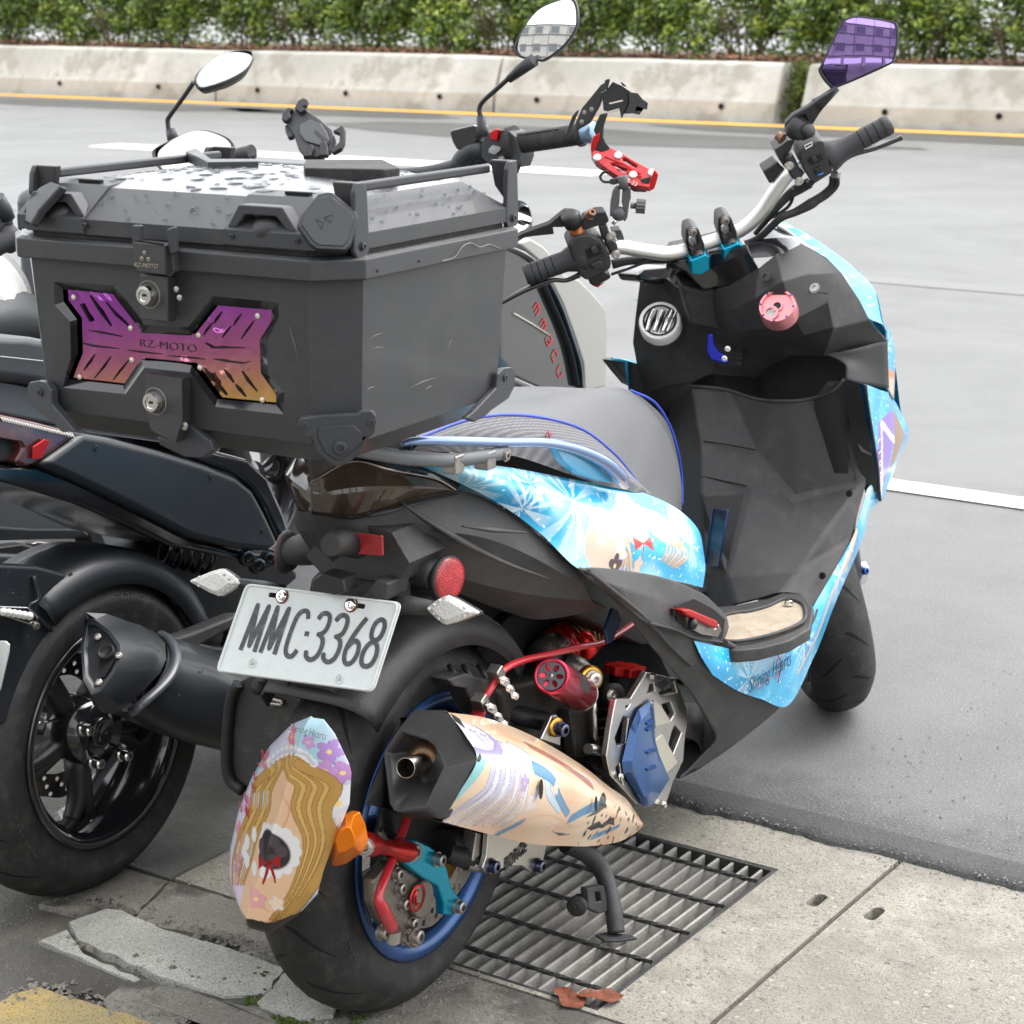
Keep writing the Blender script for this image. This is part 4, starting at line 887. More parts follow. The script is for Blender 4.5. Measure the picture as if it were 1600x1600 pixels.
both('tail_light_upper', GLOSS, [VX((484, 712, 0), (550, 712, .036), (615, 722, .07), (680, 742, .096), (716, 764, .106)), VX((487, 752, 0), (550, 721, .037), (609, 734, .071), (678, 747, .096), (713, 765, .107))], 16, 4, False)
both('tail_top_cover', BLK2, [VX((484, 711, 0), (550, 711, .036), (615, 721, .07), (680, 741, .096), (716, 763, .106)), VX((500, 690, 0), (560, 700, .03), (630, 708, .055), (690, 716, .075), (730, 735, .09))], 16, 4, False)
b = MB(); tube(b, [p + V(.001, -.001, -.001) for p in VX((487, 800, 0), (550, 808, .041), (600, 795, .065), (660, 779, .091), (716, 769, .107))], .0016, 6, n=40); b.build('lens_seam', GRV, A_)
b = MB(); tube(b, [p + V(.001, -.0012, .001) for p in VX((487, 753, 0), (550, 722, .037), (609, 735, .071), (678, 748, .096), (712, 766, .107))], .0012, 6, n=40); b.build('lens_edge', STEEL, A_)
b = MB(); tube(b, VX((487, 753, .0), (487, 775, .0), (487, 799, .0)), .0016, 6, n=12); b.build('lens_ridge', SMOKE, A_)
# crease fins on the lower cover
for pts in (VX((625, 784, .078), (665, 812, .10), (720, 845, .125), (790, 880, .15), (860, 905, .165)), VX((722, 822, .127), (770, 828, .148), (822, 832, .158)), VX((560, 807, .042), (600, 800, .065), (722, 767, .106))):
    b = MB(); tube(b, pts, [.0015, .006, .0075, .005, .0015] if len(pts) == 5 else [.002, .006, .002], 8, n=24, squash=.6); b.build('cover_crease', BLK, A_)
# horn shaped reflector arms
for sx in (1, -1):
    b = MB(); arm = [V(sx * .03, -.06, .635), V(sx * .08, -.055, .615), V(sx * .112, -.06, .607)]; tube(b, arm, [.032, .028, .022], 16, n=10, squash=.8); b.build('reflector_arm', BLK, A_)
    c = V(sx * .122, -.055, .604); n = V(sx * .97, -.18, .04).normalized()
    b = MB(); lathe(b, [(-.012, .0001), (-.012, .022), (-.003, .0285), (.002, .0285), (.003, .0265)], c, n, 32); h_ = b.build('reflector_housing', BLK, A_)
    b = MB(); lathe(b, [(.0015, .0268), (.004, .0262), (.0055, .02), (.006, .0001)], c, n, 32); b.build('round_reflector', REDP, h_)
b = MB(); pplate(b, [(548, 832), (597, 837), (598, 869), (550, 866)], [], .004, Y=-.158); b.build('red_reflector', REDP, A_, bevel=.002)
b = MB(); tube(b, [U(560, 850, Y=-.14), U(527, 847, Y=-.18), U(516, 852, Y=-.20)], [.018, .016, .013], 14); b.build('rubber_buffer', BLK, A_)
b = MB(); pplate(b, [(478, 870), (512, 826), (560, 818), (612, 832), (640, 880), (620, 912), (560, 905), (500, 895)], [], .08, Y=-.125); b.build('tail_centre', BLK, A_, bevel=.01, seg=3)
# ---- printed side panels
SP = [VX((600, 714, .075), (700, 720, .11), (800, 731, .135), (900, 750, .15), (985, 764, .155), (1050, 790, .165), (1090, 826, .172), (1101, 870, .18)),
      VX((622, 718, .08), (710, 735, .118), (790, 760, .145), (875, 790, .17), (945, 822, .187), (1005, 845, .198), (1065, 865, .2), (1102, 890, .195)),
      VX((640, 722, .08), (712, 752, .107), (780, 787, .132), (845, 834, .158), (905, 889, .185), (960, 891, .195), (1030, 901, .198), (1098, 918, .197))]
b = MB(); sheet(b, SP, 420, 160); sp = b.build('printed_side_panel', WRAP, A_, fix=False)
XS = .18
def qx(X, *pts): return [(lambda p: (p.y, p.z))(U(x, y, X=X)) for x, y in pts]
beige, bl2, dk, rd, wh, wisp = lin(240, 212, 190), lin(236, 214, 180), lin(70, 50, 48), lin(200, 35, 40), lin(240, 235, 225), lin(225, 190, 165)
wd_ = lin(190, 150, 120); Fs = lambda col, x, y, r: ('flower', lin(*col), (qx(XS, (x, y))[0] + (r,)))
LS = [('disc', beige, (*qx(XS, (935, 845))[0], .052, .045)), ('disc', beige, (*qx(XS, (985, 812))[0], .042, .036))]
for k in range(7):
    o_ = k * 6; LS.append(('band', bl2 if k % 2 else wisp, qx(XS, (978, 790), (1000 + o_, 804 + k), (1006 + o_ * 1.1, 826 + k * 2), (1024 + o_ * .9, 846 + k * 3), (1012 + o_ * .6, 872 + k * 2)), .0060, .0022, wd_))
for k in range(4):
    o_ = k * 6; LS.append(('band', bl2 if k % 2 else wisp, qx(XS, (978, 788), (962 - o_ * .5, 812), (966 - o_ * .3, 840), (952 + o_, 890)), .0050, .0035, wd_))
LS += [Fs((250, 225, 215), 930, 835, .016), Fs((240, 235, 240), 952, 862, .018), Fs((95, 70, 80), 945, 882, .018), ('poly', rd, qx(XS, (986, 846), (972, 836), (972, 858))), ('poly', rd, qx(XS, (986, 846), (1000, 836), (1000, 858))), ('band', rd, qx(XS, (986, 848), (982, 868)), .002, .001), Fs((250, 225, 200), 978, 880, .013)]
seeds = [(*qx(XS, (905, 785))[0], .075, 9), (*qx(XS, (800, 770))[0], .05, 9), (*qx(XS, (860, 760))[0], .04, 11), (*qx(XS, (850, 800))[0], .05, 8), (*qx(XS, (1070, 850))[0], .035, 9)]
paint(sp, lambda x, y: layered(ice(x, y, seeds), x, y, LS))
b = MB(); sheet(b, SP, 60, 12); b = b.mirror(); x = b.build('printed_side_panel', WRAP, A_, fix=False); paint(x, lambda x, y: ice(x, y, seeds))
# ---- seat
ST = [[(640, 706, .12), (648, 686, .122), (655, 668, .07), (640, 660, 0)], [(720, 706, .13), (738, 654, .122), (745, 640, .06), (723, 645, 0)], [(800, 712, .14), (822, 650, .125), (815, 632, .06), (800, 627, 0)], [(880, 738, .15), (902, 669, .13), (885, 622, .07), (868, 616, 0)],
      [(935, 757, .155), (953, 706, .14), (965, 625, .07), (930, 607, 0)], [(985, 768, .157), (981, 738, .142), (1012, 650, .07), (975, 607, 0)], [(1020, 785, .15), (1003, 765, .143), (1040, 690, .07), (1014, 630, 0)], [(1060, 810, .12), (1050, 798, .11), (1062, 745, .06), (1046, 668, 0)], [(1064, 830, .07), (1064, 815, .06), (1066, 775, .03), (1065, 740, 0)]]
rows = [VX(*r) for r in ST]
both('seat', SEATM, rows, 22, 60)
MESHF = mat('seat_mesh_fabric', (.16, .16, .165), .8); t, B, L = nodes(MESHF); tc = t.nodes.new('ShaderNodeTexCoord'); vo = t.nodes.new('ShaderNodeTexVoronoi'); vo.inputs['Scale'].default_value = 480; vo.inputs['Randomness'].default_value = .1
L(tc.outputs['Object'], vo.inputs['Vector']); cr = t.nodes.new('ShaderNodeValToRGB'); cr.color_ramp.elements[0].position = .35; cr.color_ramp.elements[0].color = (.06, .06, .06, 1); cr.color_ramp.elements[1].position = .5; cr.color_ramp.elements[1].color = (.2, .2, .21, 1); L(vo.outputs['Distance'], cr.inputs[0]); L(cr.outputs[0], B.inputs['Base Color'])
bp = t.nodes.new('ShaderNodeBump'); bp.inputs['Distance'].default_value = .001; L(vo.outputs['Distance'], bp.inputs['Height']); L(bp.outputs[0], B.inputs['Normal'])
PIP = mat('blue_piping', (.015, .05, .42), .35, coat=.3)
pa = [rows[i][0] + V(.002, 0, 0) for i in range(7)]; pb = [rows[i][1] + V(.003, -.001, .001) for i in range(7)]
b = MB(); sheet(b, [pa, [p.lerp(q, .5) + V(.006, 0, .002) for p, q in zip(pa, pb)], pb], 60, 8); b.join(b.mirror()) if False else None; b.build('seat_side_fabric', MESHF, A_)
b = MB(); tube(b, pb[:] + [rows[7][0] + V(.002, 0, 0)], .0022, 8, n=80); b.build('seat_piping', PIP, A_)
b = MB(); tube(b, VX((985, 610, .0), (1022, 628, .02), (1046, 664, .03), (1059, 705, .035), (1065, 745, .035), (1066, 790, .04)), .0022, 8, n=40); b.build('seat_piping', PIP, A_)
RD2 = REDI
b = MB(); o_ = U(856, 682, X=.146)
tube(b, [o_ + V(0, -.006, 0), o_ + V(0, .0, .008), o_ + V(0, .004, -.003), o_ + V(0, .008, .006)], .0007, 5); tube(b, [o_ + V(0, -.002, .006), o_ + V(0, .012, -.001)], .0006, 5); b.build('seat_emblem', RD2, A_)
# ---- grab rail
b = MB(); RAILM = mat('pearl_blue_rail', (.18, .27, .48), .22, coat=.8, metal=.4)
rail = [(628, 694, .15), (650, 689, .158), (700, 689, .165), (780, 691, .17), (850, 692, .172), (900, 702, .175), (940, 720, .178), (965, 742, .178), (976, 758, .172)]
pp = catmull(VX(*rail), 50); wdt = [.004, .0065, .0075, .0075, .008, .010, .012, .013, .008]
tube(b, VX(*rail), [w_ * 1.0 for w_ in wdt], 14, n=60, squash=.75); b.build('grab_rail', RAILM, A_, label='pearl blue passenger grab rail')
b = MB(); pplate(b, [(868, 700), (900, 706), (935, 728), (962, 756), (935, 752), (905, 742), (880, 722)], [], .012, X=.172); b.build('rail_foot', mat('cyan_wrap_paint', (.02, .28, .5), .3, coat=.7), A_, bevel=.003)
b = MB(); tube(b, VX((555, 702, .14), (600, 710, .15), (640, 716, .158), (700, 719, .165), (735, 716, .17), (790, 707, .17)), .0085, 12, n=40); rk = b.build('rack_tube', mat('grey_rack_paint', (.11, .12, .125), .5, bump=.3, bscale=500), A_)
bolt(rk, U(790, 712, X=.178), (1, 0, 0), .006, .004); b = MB(); tube(b, VX((555, 702, .14), (600, 710, .15), (640, 716, .158), (700, 719, .165), (735, 716, .17), (790, 707, .17)), .0085, 12, n=40); b.mirror().build('rack_tube', MATS['grey_rack_paint'], A_)
for p in ((708, 724, .165), (758, 718, .168)): b = MB(); box(b, U(*p[:2], X=p[2]), (.02, .02, .022)); b.build('rack_lug', STEEL, A_, bevel=.002)
b = MB(); pplate(b, [(560, 690), (600, 670), (640, 660), (650, 690), (620, 704)], [], .2, X=.10); b.build('rack_plate', BLK, A_, bevel=.004)
# ---- step piece / lower black spine
XL = .215
SPN = [VX((904, 888, .188), (936, 887, .196), (1000, 895, .20), (1045, 905, .204), (1095, 926, .206), (1114, 941, .208), (1134, 962, .21), (1139, 980, .212)),
       VX((920, 905, .196), (960, 915, .21), (1005, 930, .214), (1050, 945, .216), (1090, 960, .216), (1112, 970, .216), (1130, 978, .216), (1136, 990, .216)),
       VX((960, 938, .198), (990, 960, .214), (1015, 975, .22), (1050, 985, .222), (1075, 992, .222), (1095, 998, .222), (1115, 1001, .222), (1130, 1003, .22))]
b = MB(); sheet(b, SPN, 60, 24, cross=False); step_ = b.build('step_cover', BLK, A_, solid=.004)
LEG = [VX((905, 890, .19), (962, 940, .195), (1019, 1012, .20), (1075, 1077, .20), (1109, 1131, .195), (1118, 1152, .19), (1112, 1168, .185), (1085, 1195, .17), (1062, 1217, .16)),
       VX((918, 893, .196), (985, 948, .206), (1050, 1010, .212), (1092, 1050, .214), (1130, 1090, .21), (1150, 1110, .205), (1150, 1130, .2), (1120, 1170, .185), (1080, 1205, .165)),
       VX((930, 897, .198), (1015, 973, .218), (1086, 1001, .220), (1113, 1053, .222), (1150, 1079, .220), (1190, 1093, .212), (1219, 1104, .205), (1150, 1162, .19), (1094, 1201, .17))]
b = MB(); sheet(b, LEG, 60, 18, cross=False); b.build('lower_spine_cover', BLK, A_, solid=.004)
b = MB(); sheet(b, LEG, 30, 8, cross=False); b.mirror().build('lower_spine_cover', BLK, A_)
b = MB(); tube(b, VX((1015, 974, .2205), (1055, 984, .2235), (1086, 997, .2235), (1130, 1004, .2225)), .0022, 8, n=30); b.build('step_edge', BLK, A_)
b = MB(); tube(b, VX((920, 893, .20), (1000, 958, .2165), (1050, 1012, .2145), (1080, 1040, .2155)), .003, 8, n=30); b.build('spine_crease', BLK, A_)
# footpeg recess and red peg
b = MB(); pplate(b, [(1056, 948), (1085, 936), (1115, 952), (1133, 968), (1129, 998), (1100, 992), (1072, 980), (1058, 970)], [], .002, X=.2215); b.build('peg_recess', mat('recess_black', (.006, .006, .006), .8), step_)
b = MB(); cyl(b, U(1054, 955, X=.2225), (1, 0, 0), .007, .001, 16); b.build('recess_hole', GRV, step_)
b = MB(); pplate(b, [(1066, 953), (1080, 952), (1122, 970), (1124, 982), (1116, 982), (1074, 962)], [], .03, X=.236); b.build('folding_footpeg', RED, A_, bevel=.003, label='red and silver folding passenger footpeg')
b = MB(); pplate(b, [(1074, 963), (1118, 983), (1124, 975), (1128, 985), (1122, 996), (1095, 991), (1076, 980)], [], .02, X=.228); b.build('peg_bracket', STEEL, A_, bevel=.002)
b = MB(); lathe(b, [(0, .0001), (0, .008), (.008, .008), (.012, .0001)], U(1078, 974, X=.228), (1, 0, 0), 12); b.build('peg_knob', DARK, A_)
# ---- floor board with cream mat
def flz(pts, z): return [U(x, y, Z=z) for x, y in pts]
matpx = [(1120, 1000), (1128, 965), (1150, 957), (1169, 955), (1199, 947), (1225, 936), (1247, 940), (1257, 950), (1255, 970), (1225, 985), (1187, 996), (1150, 1002)]
ZF = .352
b = MB(); pplate(b, [(1090, 1010), (1100, 950), (1150, 945), (1199, 935), (1222, 926), (1255, 928), (1272, 950), (1266, 982), (1235, 1000), (1190, 1012), (1150, 1016)], [], .02, Z=ZF - .002); b.build('floorboard', BLK, A_, bevel=.003)
MATC = mat('cream_foot_mat', (.33, .28, .215), .6, var=.2, vscale=20, dirt=(.25, .14, .06, .75), bump=.4, bscale=200)
b = MB(); pplate(b, matpx, [], .004, Z=ZF + .002); mt = b.build('foot_mat', MATC, A_, bevel=.0015)
b = MB(); pts = [U(x, y, Z=ZF + .004) for x, y in matpx]; tube(b, pts + [pts[0]], .003, 8, n=70); b.build('mat_rim', BLK, mt)
bolt(mt, U(1232, 945, Z=ZF + .004), (0, 0, 1), .006, .008, CHR)
b = MB(); tube(b, VX((1131, 1004, .222), (1155, 1014, .224), (1190, 1010, .225), (1235, 995, .225), (1262, 975, .224), (1272, 952, .222)), .0075, 10, n=50, squash=.7); b.build('floor_edge_trim', BLK, A_)
# ---- printed lower fairing (floor side and leg shield edge)
LF = [VX((1084, 1001, .222), (1139, 1013, .2245), (1170, 1013, .225), (1207, 1001, .225), (1247, 981, .226), (1264, 958, .226), (1287, 920, .224), (1331, 842, .222), (1350, 786, .22), (1356, 763, .218), (1372, 751, .216)),
      VX((1098, 1030, .225), (1145, 1045, .229), (1190, 1055, .231), (1230, 1040, .232), (1262, 1005, .232), (1280, 975, .23), (1298, 928, .228), (1339, 845, .224), (1355, 790, .221), (1361, 768, .219), (1374, 760, .216)),
      VX((1114, 1055, .224), (1150, 1078, .224), (1188, 1092, .224), (1233, 1101, .222), (1270, 1030, .22), (1284, 998, .22), (1306, 940, .22), (1345, 850, .218), (1359, 800, .216), (1366, 790, .215), (1374, 785, .214))]
b = MB(); sheet(b, LF, 420, 90); lf = b.build('printed_lower_fairing', WRAP, A_, fix=False)
XF = .225; s3 = [(*qx(XF, (1165, 1060))[0], .05, 9), (*qx(XF, (1250, 1000))[0], .05, 10), (*qx(XF, (1310, 900))[0], .05, 9)]
LL = [('band', lin(245, 205, 175), qx(XF, (1245, 1050), (1275, 990), (1290, 950), (1302, 920)), .004, .006), ('band', lin(240, 200, 175), qx(XF, (1320, 890), (1340, 830)), .008, .006), ('band', lin(250, 225, 210), qx(XF, (1305, 915), (1325, 865)), .006, .004), ('disc', lin(170, 215, 240), (*qx(XF, (1200, 1025))[0], .08, .02), .7)]
paint(lf, lambda x, y: layered(ice(x, y, s3), x, y, LL))
b = MB(); sheet(b, LF, 40, 10); x = b.mirror().build('printed_lower_fairing', WRAP, A_, fix=False); paint(x, lambda x, y: ice(x, y, s3))
q = U(1203, 1050, X=.236); text('wrap_lettering', 'Shining Hearts', .036, q, V(-.0, 1, -.02), V(0, 0, 1), INK, lf, shear=.2, sx=.80, offset=-.0006, lift=.001)
b = MB(); tube(b, [q + V(-.002, -.045 + i * .01, -.014 - .003 * math.sin(i)) for i in range(10)], .0006, 5, n=30); tube(b, [q + V(0, .035, .04), q + V(0, .03, .02), q + V(0, .045, .0), q + V(-.002, .04, -.03)], .0009, 5, n=20); tube(b, [q + V(-.003, .05 + .012 * math.cos(t), .018 + .012 * math.sin(t)) for t in [i * .5 for i in range(12)]], .0005, 5); b.build('wrap_flourish', REDI, lf)
# floor belly between the sides
b = MB(); l0 = VX((1062, 1217, .16), (1094, 1201, .17), (1150, 1162, .19), (1219, 1104, .205), (1233, 1101, .222), (1270, 1030, .22)); linsheet(b, [[V(p.x * k, p.y, p.z + .01 * (1 - abs(k))) for p in l0] for k in (1, .5, 0, -.5, -1)]); b.build('belly_pan', BLK, A_)
# ---- inner leg shield (black), tunnel
KV = {'a': (1081, 604, -.08), 'a2': (1137, 611, -.02), 'b': (1186, 625, .04), 'b2': (1227, 628, .09), 'c': (1267, 624, .13), 'c2': (1300, 614, .17), 'd': (1322, 594, .19), 'd2': (1340, 600, .20), 'e': (1347, 755, .21), 'e2': (1352, 700, .205),
      'h': (1096, 702, -.03), 'g': (1184, 712, .045), 'h2': (1094, 770, -.02), 'g2': (1168, 768, .045), 'i': (1134, 900, .065), 'j': (1100, 900, -.005), 'l0': (1045, 640, -.17), 'l1': (1052, 720, -.13), 'l2': (1060, 800, -.09), 'l3': (1072, 860, -.06), 'l4': (1090, 930, -.03),
      'm': (1240, 780, .115), 'k': (1247, 893, .17), 'n1': (1150, 943, .10), 'n2': (1190, 933, .14), 'n3': (1222, 924, .17), 'n4': (1250, 928, .19), 'n0': (1104, 955, .03), 'o': (1290, 918, .222), 'o2': (1264, 955, .222), 'p': (1330, 842, .219), 'q': (1300, 820, .195), 'a3': (1062, 612, -.125)}
KI = {k: i for i, k in enumerate(KV)}; kv = [U(v[0], v[1], X=v[2]) for v in KV.values()]
kf = ['a a2 h', 'a2 b g', 'a2 g h', 'h g g2 h2', 'h2 g2 i j', 'b b2 m', 'b2 c m', 'c c2 e', 'c2 d e2', 'c2 e2 e', 'c e m', 'd d2 e2', 'g b m', 'g m g2', 'g2 m k', 'g2 k i', 'm e q', 'm q k', 'q e p', 'k q p', 'k p o', 'i k n3', 'i n3 n2', 'i n2 n1', 'k o n4', 'k n4 n3', 'n4 o o2', 'i n1 n0', 'i n0 j', 'a3 a h', 'a3 h l1', 'l0 a3 l1', 'l1 h h2', 'l1 h2 l2', 'l2 h2 j', 'l2 j l3', 'l3 j n0', 'l3 n0 l4']
b = MB(); b.add(kv, [tuple(KI[k] for k in f.split()) for f in kf]); b.build('inner_leg_shield', BLK, A_, bevel=.015, seg=4, sub=0)
b = MB(); b.add([p + V(0, .006, -.004) for p in kv], [tuple(KI[k] for k in f.split()) for f in kf]); b.build('shield_backing', DARK, A_)
b = MB(); tube(b, VX((1081, 603, -.08), (1110, 606, -.045), (1137, 610, -.02), (1186, 624, .04), (1227, 627, .09), (1267, 623, .13), (1300, 612, .17), (1320, 592, .19)), .003, 8, n=50); b.build('pocket_lip', BLK, A_)
for pts in (((1100, 690, -.03), (1140, 696, .01), (1182, 704, .045)), ((1098, 745, -.022), (1168, 760, .045))):
    b = MB(); tube(b, [p + V(0, -.001, .001) for p in VX(*pts)], .0012, 6, n=20); b.build('shield_seam', GRV, A_)
for px, py, xx in ((1329, 772, .205), (1287, 900, .212), (1104, 930, .02), (1308, 700, .185)): bolt(A_, U(px, py, X=xx) + V(0, -.006, .002), (0, -1, .5), .005, .003, GRV)
PLM = mat('blue_carbon_badge', (.008, .025, .07), .2, coat=1, var=.5, vscale=60)
cb = [U(*p, X=None, Y=None, Z=None) if False else None for p in ()]
def onrows(px, py):  # nearest point of tunnel sheet plane near the badge
    return UN(px, py, (U(1105, 905, X=.0) + U(1125, 822, X=.01)) / 2, ((U(1106, 905, X=-.01) - U(1150, 900, X=.08)).cross(U(1106, 905, X=-.01) - U(1100, 820, X=-.02))).normalized() * 1)
P_ = kv[KI['j']]; N_ = (kv[KI['i']] - P_).cross(kv[KI['h2']] - P_).normalized()
if N_.dot(ray(800, 800)) > 0: N_ = -N_
b = MB(); bd_ = [(1114, 794), (1137, 797), (1123, 886), (1101, 882)]; pplate(b, bd_, [], .003, P=P_ + N_ * .010, N=N_); bg = b.build('blue_badge', PLM, A_, bevel=.0012)
b = MB(); pr_ = [UN(x, y, P_ + N_ * .0115, N_) for x, y in bd_]; tube(b, pr_ + [pr_[0]], .0012, 6); b.build('badge_border', mat('deep_blue_edge', (.01, .04, .16), .3), bg)
# ---- pocket and dash
PK = [VX((1081, 603, -.08), (1137, 611, -.02), (1186, 625, .04), (1227, 628, .09), (1267, 624, .13), (1300, 614, .17), (1322, 594, .19))]
back = VX((1081, 597, -.10), (1110, 582, -.06), (1182, 586, .0), (1205, 566, .04), (1239, 550, .08), (1286, 552, .14), (1318, 570, .18))
back = [V(p.x, p.y + .02, p.z) for p in back]
b = MB(); fr_ = PK[0]; r1 = [V(p.x, p.y + .03, p.z - .16) for p in fr_]; r2 = [V(p.x * .95, p.y + .01, min(q_.z, p.z) - .17) for p, q_ in zip(back, r1)]
linsheet(b, [fr_, r1, r2, back], True); b.build('glove_pocket', mat('deep_black', (.008, .008, .009), .6), A_)
# dash facets: left flank, centre, right flank
def fac(name, pts, m=BLK, th=.012, parent=None, bev=.004):
    v = VX(*pts); b = MB(); N = len(v); c = sum(v, V(0, 0, 0)) / N; d = [p + V(0, .10 * th / .012 * .12, -.002) for p in v]
    b.add(v + d, [tuple(range(N)), tuple(range(2 * N - 1, N - 1, -1))] + [(i, i + N, (i + 1) % N + N, (i + 1) % N) for i in range(N)]); return b.build(name, m, parent or A_, bevel=bev)
DB = [[(1003, 440, -.20), (1040, 432, -.14), (1066, 449, -.085), (1101, 455, -.04), (1142, 445, .03), (1186, 421, .085), (1212, 400, .10), (1248, 382, .12), (1288, 404, .155)],
      [(996, 490, -.21), (1030, 478, -.16), (1072, 480, -.085), (1108, 486, -.035), (1152, 480, .04), (1183, 465, .085), (1222, 440, .13), (1260, 430, .15), (1312, 428, .175)],
      [(992, 535, -.215), (1032, 522, -.16), (1080, 508, -.08), (1125, 516, -.02), (1174, 511, .06), (1205, 508, .10), (1240, 495, .14), (1290, 470, .17), (1340, 470, .197)],
      [(1000, 575, -.21), (1035, 560, -.14), (1084, 548, -.08), (1125, 545, -.03), (1175, 540, .03), (1215, 530, .08), (1255, 520, .13), (1300, 510, .18), (1356, 498, .21)],
      [(1015, 613, -.20), (1048, 600, -.13), (1081, 597, -.09), (1110, 583, -.05), (1182, 586, .01), (1205, 566, .05), (1239, 551, .09), (1286, 553, .15), (1384, 530, .222)],
      ]
b = MB(); linsheet(b, [[p for p in VX(*r)] for r in DB]); dash = b.build('dash_panel', BLK, A_, solid=.006, bevel=.016, seg=4)
b = MB(); sheet(b, [VX((1286, 553, .15), (1330, 545, .19), (1384, 530, .222)), VX((1318, 570, .185), (1345, 570, .2), (1385, 570, .222)), VX((1320, 594, .19), (1340, 600, .202), (1386, 606, .222))], 12, 12, cross=True); b.build('dash_side', BLK, A_, solid=.004)
b = MB(); sheet(b, [VX((1015, 613, -.20), (1048, 600, -.13), (1081, 597, -.09)), VX((1040, 650, -.19), (1050, 630, -.15), (1081, 604, -.08))], 8, 5, False); b.build('dash_side', BLK, A_)
b = MB(); tube(b, [V(0, -.004, .003) + p for p in VX((1066, 449, -.085), (1072, 480, -.085), (1080, 508, -.08), (1125, 516, -.02), (1174, 511, .06), (1183, 465, .085), (1186, 422, .085))], .0010, 5); b.build('panel_gap', GRV, dash)
b = MB(); tube(b, [V(0, -.0015, .0015) + p for p in VX((1186, 422, .085), (1188, 462, .085), (1200, 458, .1), (1247, 455, .14), (1294, 460, .185))], .0009, 5); b.build('panel_gap', GRV, dash)
bolt(dash, U(1200, 436, X=.105) + V(0, -.008, .004), (0, -1, .4), .009, .004, BLK2); bolt(dash, U(1275, 455, X=.175) + V(0, -.006, .006), (0, -1, .6), .007, .003, STEEL)
# silver left cap with raised blades, rose ignition dial, blue bag hook
def dial(name, px, py, X, r, n, m, h=.016):
    c = U(px, py, X=X) ; b = MB(); lathe(b, [(-.012, r), (h * .6, r), (h, r * .93), (h, r * .82), (h * .75, r * .78), (h * .75, .0001)], c, n, 40, smooth=False); o = b.build(name, m, A_, auto=35); return o, c
nL = V(.25, -.80, .55).normalized(); oL, cL = dial('silver_tank_cap', 1032, 505, -.13, .037, nL, SILV, .012)
a_, e_, n_ = frame(nL)
b = MB(); lathe(b, [(.010, .030), (.0105, .034), (.0105, .030)], cL, nL, 40); b.build('cap_ring', CHR, oL)
b = MB()
for x0, x1, wv_ in ((-.022, -.012, .004), (-.009, .003, .005), (.006, .020, .005), (.014, .028, .004)):
    pts = [cL + a_ * (x0 + (x1 - x0) * t) + e_ * (-.022 + .044 * t) + n_ * .013 for t in (0, .5, 1)]; tube(b, pts, [.002, wv_, .002], 8, n=12, squash=.6)
b.build('cap_blades', CHR, oL)
b = MB()
for x0, x1 in ((-.026, -.018), (-.016, -.006), (-.003, .008), (.003, .014), (.011, .022)): tube(b, [cL + a_ * (x0 + (x1 - x0) * t) + e_ * (-.021 + .042 * t) + n_ * .0105 for t in (0, .5, 1)], [.0012, .0032, .0012], 6, n=10, squash=.5)
b.build('cap_grooves', GRV, oL)
b = MB(); lathe(b, [(.0122, .026), (.0126, .0275), (.0122, .029)], cL, nL, 40); b.build('cap_groove_ring', GRV, oL)
nR = V(.12, -.80, .58).normalized(); oR, cRr = dial('ignition_dial', 1217, 485, .125, .031, nR, PINK, .018)
a_, e_, n_ = frame(nR)
for q_, r_, m_ in ((cRr + n_ * .0145, .0065, DARK), (cRr + n_ * .0155 + (-a_ * .008 - e_ * .013), .0085, STEEL)): b = MB(); lathe(b, [(0, r_ * 1.5), (.002, r_ * 1.45), (.002, r_), (-.003, r_), (-.003, .0001)], q_, nR, 24, smooth=False); b.build('key_barrel', PINK, oR); b = MB(); cyl(b, q_ - n_ * .001, nR, r_ * .98, .0006, 20); b.build('key_hole', m_, oR)
for i in range(8): bolt(oR, cRr + n_ * .0175 + (a_ * math.cos(i * .785) + e_ * math.sin(i * .785)) * .027, nR, .0018, .0015, BLUE)
b = MB(); pplate(b, [(1104, 522), (1146, 526), (1160, 545), (1160, 572), (1128, 574), (1112, 560)], [], .01, P=U(1130, 548, X=-.02) + V(0, -.007, 0), N=V(.1, -1, .15)); hk = b.build('hook_recess', MATS['deep_black'], A_)
HKB = mat('deep_blue_anodised', (.01, .02, .42), .22, metal=.6, coat=.4)
b = MB(); pplate(b, [(1106, 522), (1114, 520), (1116, 538), (1124, 550), (1136, 556), (1138, 566), (1130, 568), (1110, 562), (1104, 548)], [], .012, P=U(1120, 548, X=-.02) + V(0, -.03, 0), N=V(.4, -1, .2)); hb_ = b.build('bag_hook', HKB, A_, bevel=.0025)
for px, py in ((1132, 560), (1137, 545)): bolt(hb_, UN(px, py, U(1120, 548, X=-.02) + V(0, -.031, 0), V(.4, -1, .2)), (.4, -1, .2), .004, .003, CHR)
b = MB()
for i in range(5): tube(b, [UN(1148, 538 + i * 7, U(1130, 548, X=-.02) + V(0, -.010, 0), V(.1, -1, .15)), UN(1157, 541 + i * 7, U(1130, 548, X=-.02) + V(0, -.010, 0), V(.1, -1, .15))], .0016, 5)
b.build('socket_louvres', BLK, A_)
